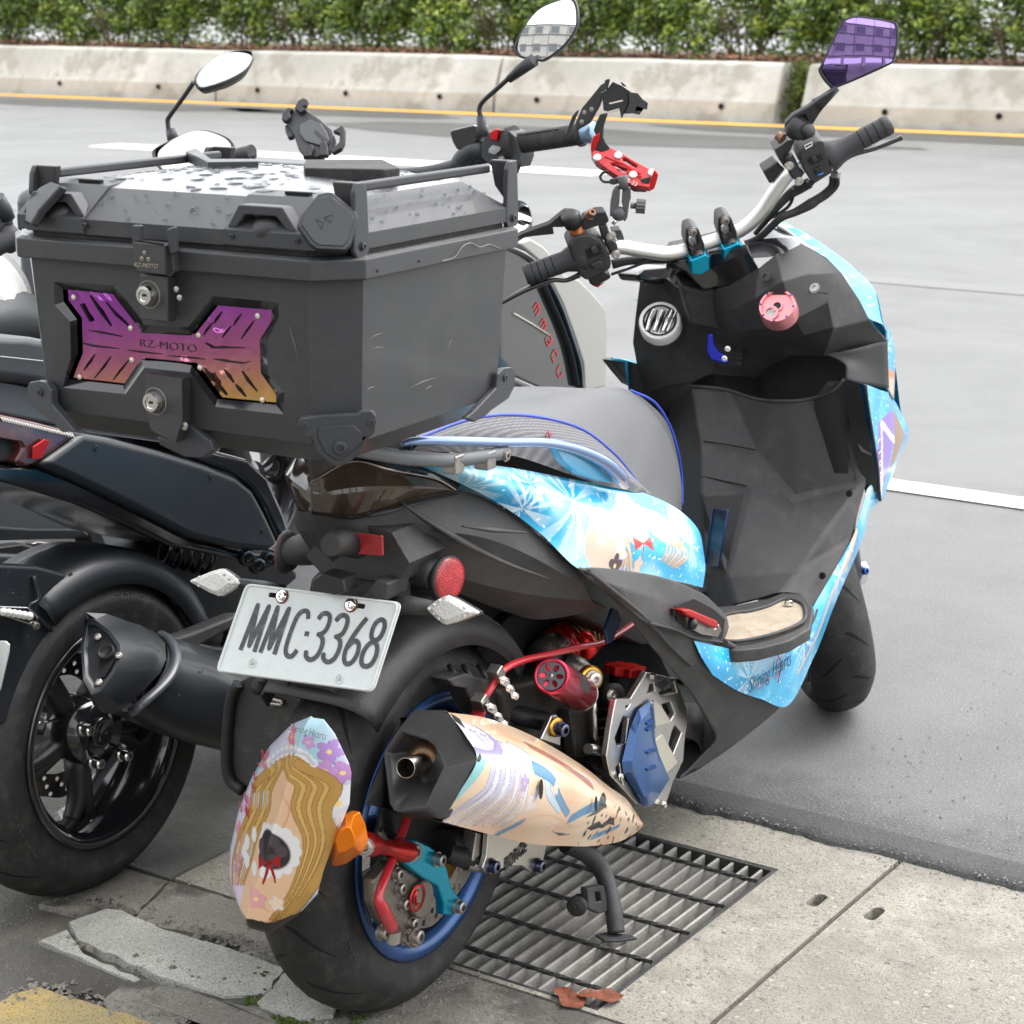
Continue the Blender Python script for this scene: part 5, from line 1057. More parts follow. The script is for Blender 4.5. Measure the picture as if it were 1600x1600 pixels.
# ---- outer fairing strips (right), mirrored left
def zipc(inn, outr): return [VX(*inn), VX(*outr)]
F1 = [VX((1213, 350, .06), (1252, 374, .10), (1288, 404, .155), (1312, 428, .175), (1338, 465, .195), (1356, 497, .21)), VX((1216, 346, .06), (1262, 366, .105), (1303, 394, .155), (1342, 425, .178), (1368, 456, .20), (1381, 508, .215))]
F2 = [VX((1356, 497, .222), (1383, 512, .224), (1386, 555, .224), (1387, 606, .224)), VX((1381, 506, .224), (1392, 521, .222), (1399, 560, .218), (1397, 625, .216))]
F3 = [VX((1353, 601, .226), (1358, 640, .228), (1366, 690, .228), (1372, 730, .226), (1376, 782, .222)), VX((1384, 612, .222), (1392, 650, .222), (1398, 690, .222), (1394, 730, .220), (1380, 779, .216)), VX((1387, 606, .212), (1408, 645, .210), (1419, 678, .208), (1402, 722, .208), (1381, 776, .212))]
def artw(seeds_, layers=()): return lambda x, y: layered(ice(x, y, seeds_), x, y, layers)
XW = .22
fr_s = [(*qx(XW, (1330, 440))[0], .04, 9), (*qx(XW, (1385, 540))[0], .03, 9)]
for nm, F, nu, nv, ly in (('printed_upper_fairing', F1, 120, 12, ()), ('printed_cheek_fairing', F2, 60, 8, [('poly', lin(235, 140, 60), qx(XW, (1380, 575), (1400, 580), (1400, 592), (1384, 590))), ('poly', lin(225, 205, 180), qx(XW, (1380, 592), (1405, 592), (1405, 630), (1380, 612)))]),
                          ('printed_wing_panel', F3, 90, 60, [('poly', lin(150, 115, 215), qx(XW, (1366, 660), (1390, 640), (1400, 650), (1392, 700), (1378, 770), (1366, 730))), ('band', lin(245, 245, 245), qx(XW, (1372, 660), (1390, 682), (1408, 700)), .006, .006), ('poly', lin(165, 120, 80), qx(XW, (1398, 640), (1420, 680), (1400, 720), (1386, 740), (1396, 690))), ('band', lin(245, 245, 245), qx(XW, (1372, 668), (1376, 770)), .004, .004), ('poly', lin(120, 60, 170), qx(XW, (1364, 700), (1370, 700), (1372, 745), (1366, 745)))])):
    b = MB(); sheet(b, F, nu, nv, cross=len(F) > 2); o = b.build(nm, WRAP, A_, fix=False, solid=.003); paint(o, artw(fr_s, ly))
    if F is F1: continue
    b2 = MB(); sheet(b2, F, 30, 4, cross=False); bi = b2.mirror(); bi.v = [p + V(.006, -.002, 0) for p in bi.v]; x = b2.mirror().build(nm, WRAP, A_, fix=False); paint(x, artw(fr_s)); bi.build('fairing_lining', BLK2, A_)
b = MB(); tube(b, VX((1352, 601, .226), (1357, 640, .228), (1365, 690, .228), (1371, 730, .226), (1375, 782, .222)), .003, 6, n=30); b.build('wing_edge', BLK, A_)
b = MB(); sheet(b, [VX((1320, 600, .20), (1326, 650, .2), (1336, 700, .205), (1346, 740, .208), (1352, 770, .21)), VX((1345, 603, .226), (1352, 650, .228), (1360, 690, .228), (1367, 730, .226), (1372, 768, .222))], 20, 5, False); b.build('wing_inner', MATS['deep_black'], A_)
for pp_ in (((1330, 655), (1352, 652), (1354, 668), (1334, 664)), ((1340, 695), (1358, 690), (1362, 712), (1346, 706))):
    b = MB(); pplate(b, pp_, [], .002, P=U(1345, 680, X=.213), N=V(1, -.6, 0)); b.build('wing_rib', BLK, A_)
for i, s_ in enumerate('MUGEN'): 
    q_ = U(1372 + i * 1.2, 690 + i * 17, X=.229)
    text('wing_lettering', 'LIGHT'[i], .016, q_, V(0, .3, -1), V(0, 1, .3), SILV, A_, lift=.0012)
# nose of the scooter closing the front
outl = VX((1216, 346, .06), (1262, 366, .105), (1303, 394, .155), (1342, 425, .178), (1368, 456, .20), (1381, 508, .215), (1397, 560, .218), (1408, 645, .21), (1419, 678, .208), (1402, 722, .208), (1381, 776, .212))
b = MB(); r = [outl, [V(p.x * .55, p.y + .085, p.z - .01) for p in outl], [V(0, p.y + .12, p.z - .03) for p in outl]]; sheet(b, r, 60, 20)
b2 = MB(); r2_ = [[V(-p.x * .72, p.y + .02, p.z - .01) for p in outl], [V(-p.x * .45, p.y + .085, p.z - .03) for p in outl], [V(0, p.y + .12, p.z - .03) for p in outl]]; r2_ = [q_[4:] for q_ in r2_]; sheet(b2, r2_, 60, 20)
b2.build('nose_fairing', BLK2, A_, label='black left half of the nose fairing'); o = b.build('nose_fairing', WRAP, A_, fix=False); paint(o, artw(fr_s))
b = MB(); sheet(b, [VX((1003, 440, -.2), (1066, 430, -.08), (1110, 420, 0), (1165, 405, .05), (1212, 400, .1), (1250, 382, .15)), VX((1040, 415, -.16), (1080, 400, -.08), (1120, 390, 0), (1165, 378, .04), (1205, 372, .08), (1245, 372, .12))], 20, 4, False); b.build('dash_top', GLOSS, A_)
b = MB(); sheet(b, [VX((1160, 380, .03), (1205, 378, .08), (1248, 386, .125), (1285, 402, .152)), VX((1165, 355, .0), (1190, 345, .03), (1225, 360, .07), (1262, 378, .115))], 20, 4, False); b.build('wind_deflector', GLOSS, A_)
b = MB(); tube(b, VX((1250, 376, .10), (1213, 352, .06), (1170, 352, .0)), .003, 6, n=20); b.build('deflector_edge', WHT, A_)
b = MB(); pplate(b, [(955, 563), (963, 559), (1003, 572), (1012, 612), (985, 600), (968, 580)], [], .02, X=-.235); b.build('left_wing_panel', BLK2, A_, bevel=.003)
b = MB(); tube(b, VX((956, 561, -.232), (975, 563, -.232), (1003, 571, -.232)), .003, 6); b.build('wing_edge', mat('cyan_edge', (.05, .45, .65), .3, coat=.5), A_)
b = MB(); pplate(b, [(995, 430), (1010, 418), (1060, 415), (1062, 440), (1030, 445), (1000, 440)], [], .04, X=-.14); b.build('left_switch_panel', GLOSS, A_, bevel=.006)
b = MB(); r0_ = VX((1050, 440, -.10), (1066, 448, -.085), (1101, 454, -.04), (1142, 444, .03), (1186, 420, .085)); r1_ = VX((1046, 420, -.09), (1072, 425, -.06), (1106, 420, -.015), (1140, 412, .03), (1176, 398, .075)); r2_ = VX((1044, 408, -.09), (1075, 404, -.05), (1105, 400, -.01), (1138, 394, .03), (1168, 382, .07))
r1_ = [p + V(0, -.012, .006) for p in r1_]; linsheet(b, [r0_, r1_, r2_]); b.build('stem_facets', GLOSS, A_, solid=.003, bevel=.002)
b = MB(); linsheet(b, [VX((1030, 555, -.22), (1125, 565, -.13)), VX((1030, 680, -.22), (1125, 650, -.13))]); b.build('dash_backing', DARK, A_, solid=.004)
# ---- silencer with printed shell
sil = MB()
BD = [VX((700, 1113, .15), (760, 1122, .155), (822, 1145, .16), (872, 1172, .165), (915, 1200, .17), (950, 1228, .17), (980, 1250, .17), (1003, 1284, .175)),
      VX((728, 1150, .215), (785, 1155, .215), (840, 1172, .215), (885, 1195, .215), (925, 1218, .21), (957, 1243, .205), (983, 1262, .195), (1004, 1286, .178)),
      VX((745, 1187, .252), (800, 1195, .25), (850, 1208, .245), (895, 1227, .24), (932, 1246, .23), (962, 1262, .22), (986, 1275, .205), (1005, 1288, .18)),
      VX((718, 1238, .245), (782, 1250, .25), (840, 1262, .245), (895, 1272, .235), (935, 1280, .225), (965, 1286, .215), (988, 1289, .20), (1004, 1290, .18)),
      VX((691, 1284, .225), (763, 1303, .22), (835, 1319, .215), (890, 1322, .21), (922, 1322, .205), (960, 1317, .20), (985, 1307, .19), (1004, 1292, .178))]
b = MB(); g0 = BD + [[V(p.x - .10, p.y - .01, p.z + .005) for p in BD[-1]], [V(p.x - .07, p.y + .0, p.z - .02) for p in BD[0]], BD[0]]
sheet(b, BD, 440, 170, cross=True); sh = b.build('printed_silencer_shell', WRAP, A_, fix=False)
b = MB(); linsheet(b, [g0[4], g0[5], g0[6], g0[7]]); b.build('silencer_inner_shell', DARK, A_)
XM = .245
sk, sk2, hw_, lav, cy_, sb = lin(250, 222, 190), lin(240, 190, 150), lin(238, 238, 245), lin(170, 160, 205), lin(150, 215, 220), lin(95, 155, 195)
hl_ = lin(150, 145, 185); Fm = lambda col, x, y, r: ('flower', lin(*col), (qx(XM, (x, y))[0] + (r,)))
LM = [('poly', cy_, qx(XM, (660, 1100), (712, 1110), (752, 1187), (712, 1262), (690, 1300), (640, 1300))), ('poly', hw_, qx(XM, (712, 1105), (800, 1135), (812, 1190), (775, 1250), (752, 1240), (758, 1190)))]
for k in range(8):
    LM.append(('band', hw_ if k % 2 else lin(212, 206, 228), qx(XM, (786 + k * 3, 1160 + k * 2), (762 + k * 8, 1196), (752 + k * 9, 1232), (730 + k * 12, 1262), (712 + k * 13, 1292)), .0075, .0035, hl_))
LM += [('band', lav, qx(XM, (748, 1176), (772, 1180), (796, 1168), (806, 1150)), .0055, .003, hl_), ('band', lin(205, 225, 240), qx(XM, (820, 1180), (850, 1205), (856, 1240), (880, 1268)), .012, .004, sb), ('band', sb, qx(XM, (836, 1200), (862, 1216), (874, 1246), (896, 1274)), .008, .005, lin(60, 110, 160)),
       ('band', sk2, qx(XM, (800, 1306), (832, 1282), (868, 1276), (912, 1296)), .0012, .0012), ('band', sk2, qx(XM, (880, 1200), (900, 1225), (896, 1262)), .0012, .0012), ('band', sk2, qx(XM, (838, 1160), (880, 1182), (918, 1214)), .0012, .0012),
       ('band', sb, qx(XM, (800, 1316), (812, 1302), (826, 1286)), .0045, .0045, lin(60, 110, 160)), ('band', lin(60, 140, 190), qx(XM, (905, 1282), (930, 1268), (955, 1262)), .007, .007), ('band', lin(190, 130, 110), qx(XM, (862, 1172), (895, 1192), (925, 1214), (948, 1232)), .004, .006),
       Fm((250, 235, 240), 830, 1250, .016), Fm((190, 170, 215), 812, 1222, .012), Fm((250, 215, 200), 880, 1296, .012), Fm((250, 225, 215), 868, 1232, .010),
       ('poly', (.02, .02, .02), qx(XM, (930, 1282), (940, 1274), (948, 1268), (954, 1252), (962, 1246), (974, 1244), (971, 1254), (966, 1258), (968, 1264), (958, 1270), (950, 1276))), ('poly', (.02, .02, .02), qx(XM, (940, 1300), (950, 1292), (960, 1288), (965, 1294), (974, 1286), (985, 1282), (990, 1296), (978, 1294), (970, 1300), (962, 1300), (952, 1304))), ('poly', (.02, .02, .02), qx(XM, (883, 1304), (918, 1310), (900, 1312))), ('band', sb, qx(XM, (960, 1316), (1000, 1298)), .005, .003)]
def artm(y, z):
    n = np.clip(.4 + nnoise(y, z, 12, 5), 0, 1)[:, None]; c = np.array(sk) * (1 - n) + np.array(lin(248, 205, 170)) * n; c = layered(c, y, z, LM)
    tip = (nnoise(y, z, 90, 11) > .36) & (y > qx(XM, (938, 1280))[0][0]) & (z < qx(XM, (960, 1270))[0][1]); return mixc(c, tip, (.025, .022, .02))
paint(sh, artm)
for px, py, r in ((843, 1233, .011), (929, 1256, .009)):
    b = MB(); q_ = U(px, py, X=.2515 if px < 900 else .238); n_ = V(1, .10, .12).normalized(); aa, ee, _ = frame(n_, V(0, .35, 1)); b.add([q_ + n_ * .002 + aa * r * .62 * math.cos(t * .314) + ee * r * 1.15 * math.sin(t * .314) for t in range(20)], [tuple(range(20))]); b.build('shell_bolt_hole', GRV, sh)
CAPM = mat('satin_black_end_cap', (.028, .028, .028), .42, bump=.15, bscale=900, rvar=.05, dirt=(.09, .075, .055, .3))
Sl = VX((643, 1112, .10), (690, 1113, .14), (711, 1126, .175), (746, 1187, .254), (694, 1282, .231), (640, 1279, .17), (612, 1262, .12), (602, 1180, .08))
Fl = VX((624, 1137, .12), (668, 1150, .16), (682, 1161, .18), (699, 1200, .215), (668, 1265, .20), (616, 1272, .15), (608, 1256, .14), (599, 1175, .10))
cF_ = sum(Fl, V(0, 0, 0)) / 8; dI = (sum(Sl, V(0, 0, 0)) / 8 - cF_).normalized()
I1 = [cF_ + (p - cF_) * .84 + dI * .003 for p in Fl]; I2 = [cF_ + (p - cF_) * .5 + dI * .04 for p in Fl]; S2 = [p + dI * .01 for p in Sl]
b = MB(); linsheet(b, [l + [l[0]] for l in (S2, Sl, Fl, I1, I2)]); b.add(I2, [tuple(range(8))]); ecap = b.build('silencer_end_cap', CAPM, A_, bevel=.005, seg=3)
p0 = UN(660, 1193, cF_ + dI * .035, dI); p1 = UN(634, 1200, cF_ - dI * .010, dI)
b = MB(); ax_ = (p1 - p0).normalized(); L_ = (p1 - p0).length
TIPM = mat('heat_tinted_steel', (.36, .33, .28), .28, metal=1, var=.3, vscale=20)
lathe(b, [(-.02, .0125), (L_, .0125), (L_ + .001, .0118), (L_, .0112), (L_ - .03, .0112)], p0, ax_, 32); b.build('tail_pipe', TIPM, ecap)
b = MB(); lathe(b, [(-.012, .030), (.0, .021), (.004, .015), (.004, .0125)], p0 - ax_ * .004, ax_, 28); b.build('pipe_collar', mat('burnt_collar', (.18, .11, .06), .45, metal=.8), ecap)
b = MB(); cyl(b, p0 + ax_ * (L_ - .028), ax_, .0115, .001, 20); b.build('pipe_bore', GRV, ecap)
# silencer bracket with cut-out lettering
XK = .135
b = MB(); pplate(b, [(763, 1300), (855, 1312), (851, 1338), (846, 1353), (838, 1364), (828, 1362), (816, 1353), (790, 1355), (769, 1364), (760, 1364), (754, 1356), (760, 1338)], [], .008, X=XK); kb = b.build('silencer_bracket', ALU, A_, bevel=.0015)
q_ = U(805, 1338, X=XK + .001); text('cut_lettering', 'FORCE', .023, q_, V(0, 1, .12) * 1, V(0, 0, 1), INK, kb, shear=.3, sx=.82, lift=.0006, offset=.0008)
for px, py in ((766, 1353), (838, 1352)): bolt(kb, U(px, py, X=XK), (1, 0, 0), .0085, .012, mat('blued_steel', (.12, .13, .2), .3, metal=1))
b = MB(); pplate(b, [(745, 1300), (766, 1306), (760, 1352), (738, 1346)], [], .02, X=XK - .01); b.build('bracket_spacer', STEEL, A_, bevel=.002)
b = MB(); tube(b, VX((694, 1330, .10), (740, 1345, .115)), .014, 16); b.build('axle_tube', DARK, A_)
b = MB(); tube(b, VX((728, 1346, .112), (764, 1352, .126)), .0115, 16); b.build('axle_spacer', STEEL, A_)
# ---- engine room
def xbox(name, px, X, th, m, bev=.005, parent=None): b = MB(); pplate(b, px, [], th, X=X); return b.build(name, m, parent or A_, bevel=bev)
xbox('engine_block', [(735, 1020), (800, 960), (1010, 975), (1060, 1080), (1080, 1150), (1040, 1230), (980, 1230), (900, 1190), (800, 1120), (740, 1090)], .02, .16, DARK)
xbox('underseat_frame', [(590, 900), (720, 905), (1000, 950), (1000, 1000), (780, 1020), (640, 1000)], .0, .05, DARK)
xbox('dark_gap_filler', [(860, 870), (940, 885), (1090, 915), (1110, 1000), (1000, 1010), (900, 965)], .09, .06, DARK)  # added dark filler, closes the see-through gap below the side panel
xbox('transmission_case', [(780, 1075), (850, 1060), (930, 1075), (965, 1120), (955, 1200), (900, 1220), (850, 1180), (790, 1130)], .075, .06, ENG, .012)
xbox('cylinder_head', [(930, 1090), (975, 1080), (1010, 1100), (1000, 1200), (960, 1225), (925, 1200)], .09, .05, ENG, .008)
xbox('exhaust_heat_panel', [(890, 1110), (925, 1108), (928, 1180), (900, 1185)], .10, .02, ENG, .004)
for i in range(6): xbox('cooling_fin', [(938, 1110 + i * 14), (985, 1104 + i * 14), (985, 1108 + i * 14), (938, 1114 + i * 14)], .10, .03, ENG, .001)
b = MB(); tube(b, VX((927, 1080, .11), (929, 1150, .115), (934, 1160, .115)), .005, 8); tube(b, VX((919, 1170, .12), (945, 1174, .12)), .008, 10); b.build('engine_pipe', ALU, A_)
b = MB(); tube(b, VX((948, 1175, .12), (960, 1177, .12)), .009, 10); b.build('pipe_boot', RUB, A_)
b = MB(); lathe(b, [(0, .0001), (0, .018), (.02, .018), (.022, .010), (.022, .0001)], U(948, 1086, X=.10), V(.8, -.3, .2), 18); b.build('rubber_mount', RUB, A_); bolt(A_, U(956, 1087, X=.125), V(.8, -.3, .2), .008, .005, ALU)
b = MB(); tube(b, VX((785, 1112, .06), (820, 1120, .08), (855, 1128, .10)), .014, 14); b.build('frame_tube', DARK, A_)
xbox('silencer_hanger', [(845, 1156), (858, 1128), (862, 1118), (870, 1116), (878, 1125), (876, 1166)], .125, .008, ALU, .002); bolt(A_, U(874, 1139, X=.13), (1, -.2, 0), .009, .012, MATS['blued_steel']); b = MB(); lathe(b, [(0, .014), (.002, .014), (.002, .008)], U(868, 1136, X=.128), (1, -.2, 0), 20); b.build('hanger_washer', GOLD, A_)
bolt(A_, U(893, 1125, X=.09), (1, -.2, 0), .008, .006, STEEL)
# remote reservoir of the shock absorber
e0, e1 = U(861, 1056, X=.165), U(908, 1084, X=.115); da = (e0 - e1).normalized(); Lr = (e0 - e1).length; fa, fb, _ = frame(da)
b = MB(); lathe(b, [(0, .0001), (0, .0225), (.004, .0245), (Lr - .004, .0245), (Lr, .0235), (Lr, .0195), (Lr - .003, .019), (Lr - .003, .0001)], e1, da, 40); rs = b.build('shock_reservoir', mat('rose_red_anodised', (.5, .035, .07), .25, metal=.8), A_, label='rose red cylindrical shock absorber reservoir')
b = MB(); lathe(b, [(0, .0001), (0, .024), (.006, .0248), (.008, .0001)], e1 - da * .004, da, 32); b.build('reservoir_base', ALU, rs)
b = MB(); hol = []
for i in range(6):
    a = i * math.pi / 3; c_ = (.0115 * math.cos(a), .0115 * math.sin(a)); hol.append([(c_[0] + .0052 * math.cos(t) * math.cos(a) - .0034 * math.sin(t) * math.sin(a), c_[1] + .0052 * math.cos(t) * math.sin(a) + .0034 * math.sin(t) * math.cos(a)) for t in [k * math.pi / 5 for k in range(10)]])
plate(b, circ(0, 0, .0188, 32), hol, e0 + da * .0002, fa, fb, da, .003); b.build('reservoir_cap', mat('grey_cap', (.12, .12, .13), .35, metal=.7), rs, bevel=.0004, seg=1)
b = MB(); lathe(b, [(0, .003), (.001, .002), (.001, .0001)], e0 + da * .0004, da, 12); b.build('cap_valve', STEEL, rs)
b = MB(); lathe(b, [(Lr * .30, .02465), (Lr * .62, .02465)], e1, da, 24, a0=-.2, a1=1.3); b.build('reservoir_sticker', mat('dark_sticker', (.03, .03, .03), .4), rs)
b = MB(); lathe(b, [(-.004, .014), (-.004, .019), (.006, .019), (.006, .014)], U(921, 1060, X=.12), V(1, -.5, .1), 24); b.build('gold_ring', GOLD, A_); bolt(A_, U(924, 1060, X=.124), V(1, -.5, .1), .010, .012, ALU)
b = MB(); tube(b, VX((880, 1035, .07), (905, 1045, .09), (920, 1058, .11)), [.018, .017, .014], 14); b.build('shock_eye', STEEL, A_)
s0, s1 = U(846, 1025, X=.05), U(925, 985, X=.02); sa = (s1 - s0).normalized(); L2 = (s1 - s0).length
b = MB(); lathe(b, [(0, .0001), (0, .022), (.02, .026), (.05, .026), (.052, .022), (L2, .022), (L2, .0001)], s0, sa, 30); b.build('shock_body', ENG, A_)
text('shock_lettering', 'RCB-II', .012, U(888, 1003, X=.075), V(.2, .9, .45), V(-.4, -.3, .9), ALU, A_)
b = MB(); lathe(b, [(.052, .024), (.054, .030), (.062, .030), (.064, .024)], s0, sa, 30); lathe(b, [(.075, .022), (.077, .033), (.084, .033), (.086, .022)], s0, sa, 30); b.build('preload_ring', RED, A_)
b = MB(); pts = []
for k in range(90): t = k / 89; a = t * 6 * 2 * math.pi; fa2, fb2, _ = frame(sa); pts.append(s0 + sa * (.09 + t * .10) + (fa2 * math.cos(a) + fb2 * math.sin(a)) * .030)
tube(b, pts, .0045, 8); b.build('shock_spring', mat('bronze_spring', (.2, .15, .06), .35, metal=.8), A_)
b = MB(); tube(b, VX((906, 990, .10), (916, 1000, .11), (920, 1014, .115), (915, 1024, .11)), [.009, .012, .013, .009], 12, n=14); b.build('hose_clamp', RED, A_)
b = MB(); hp = VX((1000, 968, .11), (947, 1001, .12), (906, 1011, .125), (859, 1022, .13), (811, 1034, .13), (785, 1049, .13), (766, 1077, .13), (754, 1097, .125), (745, 1122, .12)); tube(b, hp, .0048, 10, n=70); rh = b.build('red_brake_line', REDH, A_)
b = MB(); tube(b, VX((752, 1102, .125), (744, 1124, .12), (738, 1135, .12)), [.008, .010, .010], 12); b.build('line_boot', REDH, rh)
for px, py in ((775, 1052), (750, 1097)):
    b = MB(); box(b, U(px, py, X=.13), (.018, .016, .020), Matrix.Rotation(.5, 3, 'X')); b.build('line_clamp', STEEL, rh, bevel=.002)
for (x0, y0, x1, y1) in ((785, 1058, 806, 1088), (764, 1100, 789, 1132)):
    b = MB(); hl_ = []
    pA, pB = Vector((x0, y0)), Vector((x1, y1)); dd = (pB - pA).normalized(); ss = Vector((-dd.y, dd.x)); ol_ = []
    for t, w_ in ((0, 4), (.2, 8), (.45, 4), (.6, 7), (.8, 4), (1, 7), (1.1, 4)): ol_.append(pA.lerp(pB, t) + ss * w_)
    for t, w_ in ((1.1, 4), (1, 7), (.8, 4), (.6, 7), (.45, 4), (.2, 8), (0, 4)): ol_.append(pA.lerp(pB, t) - ss * w_)
    pplate(b, [tuple(p) for p in ol_], [], .004, X=.145); k_ = b.build('chrome_link', CHR, A_, bevel=.001)
    for t in (.18, .6, 1): p = pA.lerp(pB, t); bolt(k_, U(p.x, p.y, X=.145), (1, 0, 0), .004, .003, CHR)
b = MB(); pplate(b, [(946, 985), (958, 950), (966, 952), (972, 968), (958, 1002), (950, 1006)], [], .005, X=.15); b.build('blue_lever', mat('blued_bracket', (.05, .08, .16), .35, metal=.7), A_, bevel=.001)
# red oil cap on its neck
nC = V(.02, .18, .98).normalized(); cC = U(977, 1040, X=.10); a_, e_, _ = frame(nC)
b = MB(); star = [(.030 * (1 + .10 * math.cos(8 * t)) * math.cos(t), .030 * (1 + .10 * math.cos(8 * t)) * math.sin(t)) for t in [k * math.pi / 32 for k in range(64)]]; plate(b, star, [], cC, a_, e_, nC, .012); b.build('oil_filler_cap', RED, A_, bevel=.002)
b = MB(); lathe(b, [(0, .022), (-.03, .020), (-.045, .03)], cC - nC * .012, nC, 24); b.build('filler_neck', DARK, A_)
# radiator guard
GX = .165
gl = [(963, 1092), (985, 1092), (1011, 1050), (1056, 1060), (1064, 1080), (1073, 1108), (1075, 1127), (1071, 1150), (1068, 1189), (1052, 1222), (1040, 1260), (1022, 1257), (994, 1258), (970, 1230), (954, 1212), (948, 1182), (954, 1140), (958, 1117)]
def zz(*p): return [(740 + x / 4.21, 880 + y / 4.21) for x, y in p]
holes = [zz((985, 1005), (1020, 1020), (1005, 1185), (945, 1200), (930, 1150)), zz((1140, 860), (1160, 800), (1185, 790), (1195, 840)), zz((1220, 850), (1320, 780), (1340, 850), (1235, 880)), zz((1240, 930), (1295, 912), (1325, 990), (1290, 1050), (1255, 970)), zz((1325, 1065), (1370, 1115), (1310, 1270), (1285, 1190), (1305, 1110)), zz((935, 1345), (962, 1315), (985, 1460), (955, 1430)), zz((1000, 940), (1030, 930), (1010, 960))]
b = MB(); pplate(b, gl, holes, .010, X=GX); rg = b.build('radiator_guard', ALU, A_, bevel=.002, seg=2)
b = MB(); pplate(b, [(972, 1100), (1060, 1070), (1066, 1185), (1040, 1245), (985, 1235), (958, 1180)], [], .02, X=GX - .02); b.build('radiator_core', mat('radiator_fins', (.05, .05, .045), .5, metal=.5, bump=1, bscale=600), A_)
CRE = mat('champagne_plate', (.52, .49, .40), .4, metal=.5)
for q_ in (zz((1185, 905), (1235, 935), (1305, 1050), (1200, 1075), (1190, 990)), zz((1245, 1125), (1345, 1310), (1265, 1390), (1205, 1275), (1190, 1170))): b = MB(); pplate(b, q_, [], .004, X=GX + .002); b.build('guard_insert', CRE, rg, bevel=.001)
CARB2 = mat('blue_carbon_guard', (.02, .075, .22), .3, metal=.5, coat=.6); t, B, L = nodes(CARB2)
ch = t.nodes.new('ShaderNodeTexChecker'); ch.inputs['Scale'].default_value = 420; tc = t.nodes.new('ShaderNodeTexCoord'); L(tc.outputs['Object'], ch.inputs['Vector']); ch.inputs[1].default_value = (.02, .08, .24, 1); ch.inputs[2].default_value = (.035, .12, .32, 1); L(ch.outputs[0], B.inputs['Base Color'])
b = MB(); BP = zz((1082, 962), (1180, 892), (1192, 1000), (1192, 1100), (1200, 1180), (1222, 1262), (1290, 1420), (1180, 1590), (1120, 1600), (985, 1380), (975, 1310), (1030, 1080))
o3 = [U(x, y, X=GX + .004) for x, y in BP]; inn = [U(740 + (1125 + (x - 1125) * .55) / 4.21, 880 + (1290 + (y - 1290) * .8) / 4.21, X=GX + .016) for x, y in [((p[0] - 740) * 4.21, (p[1] - 880) * 4.21) for p in BP]]
linsheet(b, [o3 + [o3[0]], inn + [inn[0]]]); b.add(inn, [tuple(range(12))]); b.add([p - V(.006, 0, 0) for p in o3], [tuple(range(12))]); bg2 = b.build('blue_guard_cover', CARB2, rg, bevel=.0015)
for y_, l_ in ((1050, 50), (1090, 50), (1240, 60), (1350, 60)):
    b = MB(); pplate(b, zz((1140, y_), (1140 + l_, y_ - 25), (1150 + l_, y_ - 5), (1150, y_ + 18)), [], .003, X=GX + .0185); b.build('guard_rib', BLUE, rg, bevel=.001)
for px, py in (zz((1172, 742)) + zz((1158, 930)) + zz((965, 1405)) + zz((1250, 1590))): bolt(rg, U(px, py, X=GX + .004), (1, 0, 0), .005, .004, CHR)
for k in range(5): b = MB(); tube(b, [U(*zz((1195 + k * 14, 800 + k * 12))[0], X=GX + .001), U(*zz((1265 + k * 10, 755 + k * 8))[0], X=GX + .001)], .0011, 5); b.build('guard_groove', DARK, rg)
b = MB(); lathe(b, [(-.12, .024), (0, .024), (.001, .021), (-.03, .020), (-.03, .0001)], U(1073, 1172, X=.13), V(.35, -.85, -.1).normalized(), 28); b.build('grey_duct', mat('grey_duct_plastic', (.09, .09, .09), .5), A_)
# ---- centre stand
b = MB(); tube(b, VX((884, 1318, .12), (915, 1332, .135), (938, 1356, .15), (950, 1385, .165), (958, 1420, .18), (963, 1458, .192)), [.014, .0145, .0135, .0125, .0125, .0125], 14, n=40); cs = b.build('centre_stand', mat('worn_black_stand', (.03, .03, .032), .5, bump=.4, bscale=300, dirt=(.12, .11, .1, .3)), A_)
b = MB(); pplate(b, [(930, 1460), (945, 1456), (985, 1460), (995, 1465), (970, 1469), (945, 1469)], [], .004, Z=.006); b.build('stand_foot', cs.data.materials[0], cs, bevel=.001)
b = MB(); tube(b, [V(-.19, .275, .008), V(-.15, .30, .14), V(-.10, .32, .2)], .0125, 12, n=12); tube(b, [V(-.10, .32, .2), V(.10, .32, .2)], .012, 10); b.build('stand_cross_tube', cs.data.materials[0], A_)
b = MB(); pplate(b, [(918, 1388), (944, 1384), (948, 1402), (950, 1424), (936, 1428), (920, 1420)], [[(930, 1394), (938, 1394), (940, 1408), (932, 1410)]], .012, X=.178); b.build('stand_bracket', BLK, cs, bevel=.002)
b = MB(); nb_ = V(.25, -.95, .1).normalized(); lathe(b, [(-.016, .0001), (-.016, .012), (0, .0145), (.004, .0145), (.006, .012), (.006, .0001)], U(902, 1415, X=.165), nb_, 24); bf = b.build('stand_buffer', RUB, cs); b = MB(); lathe(b, [(.0062, .006), (.007, .004), (.0062, .002)], U(902, 1415, X=.165), nb_, 16); b.build('buffer_boss', BLK2, cs)
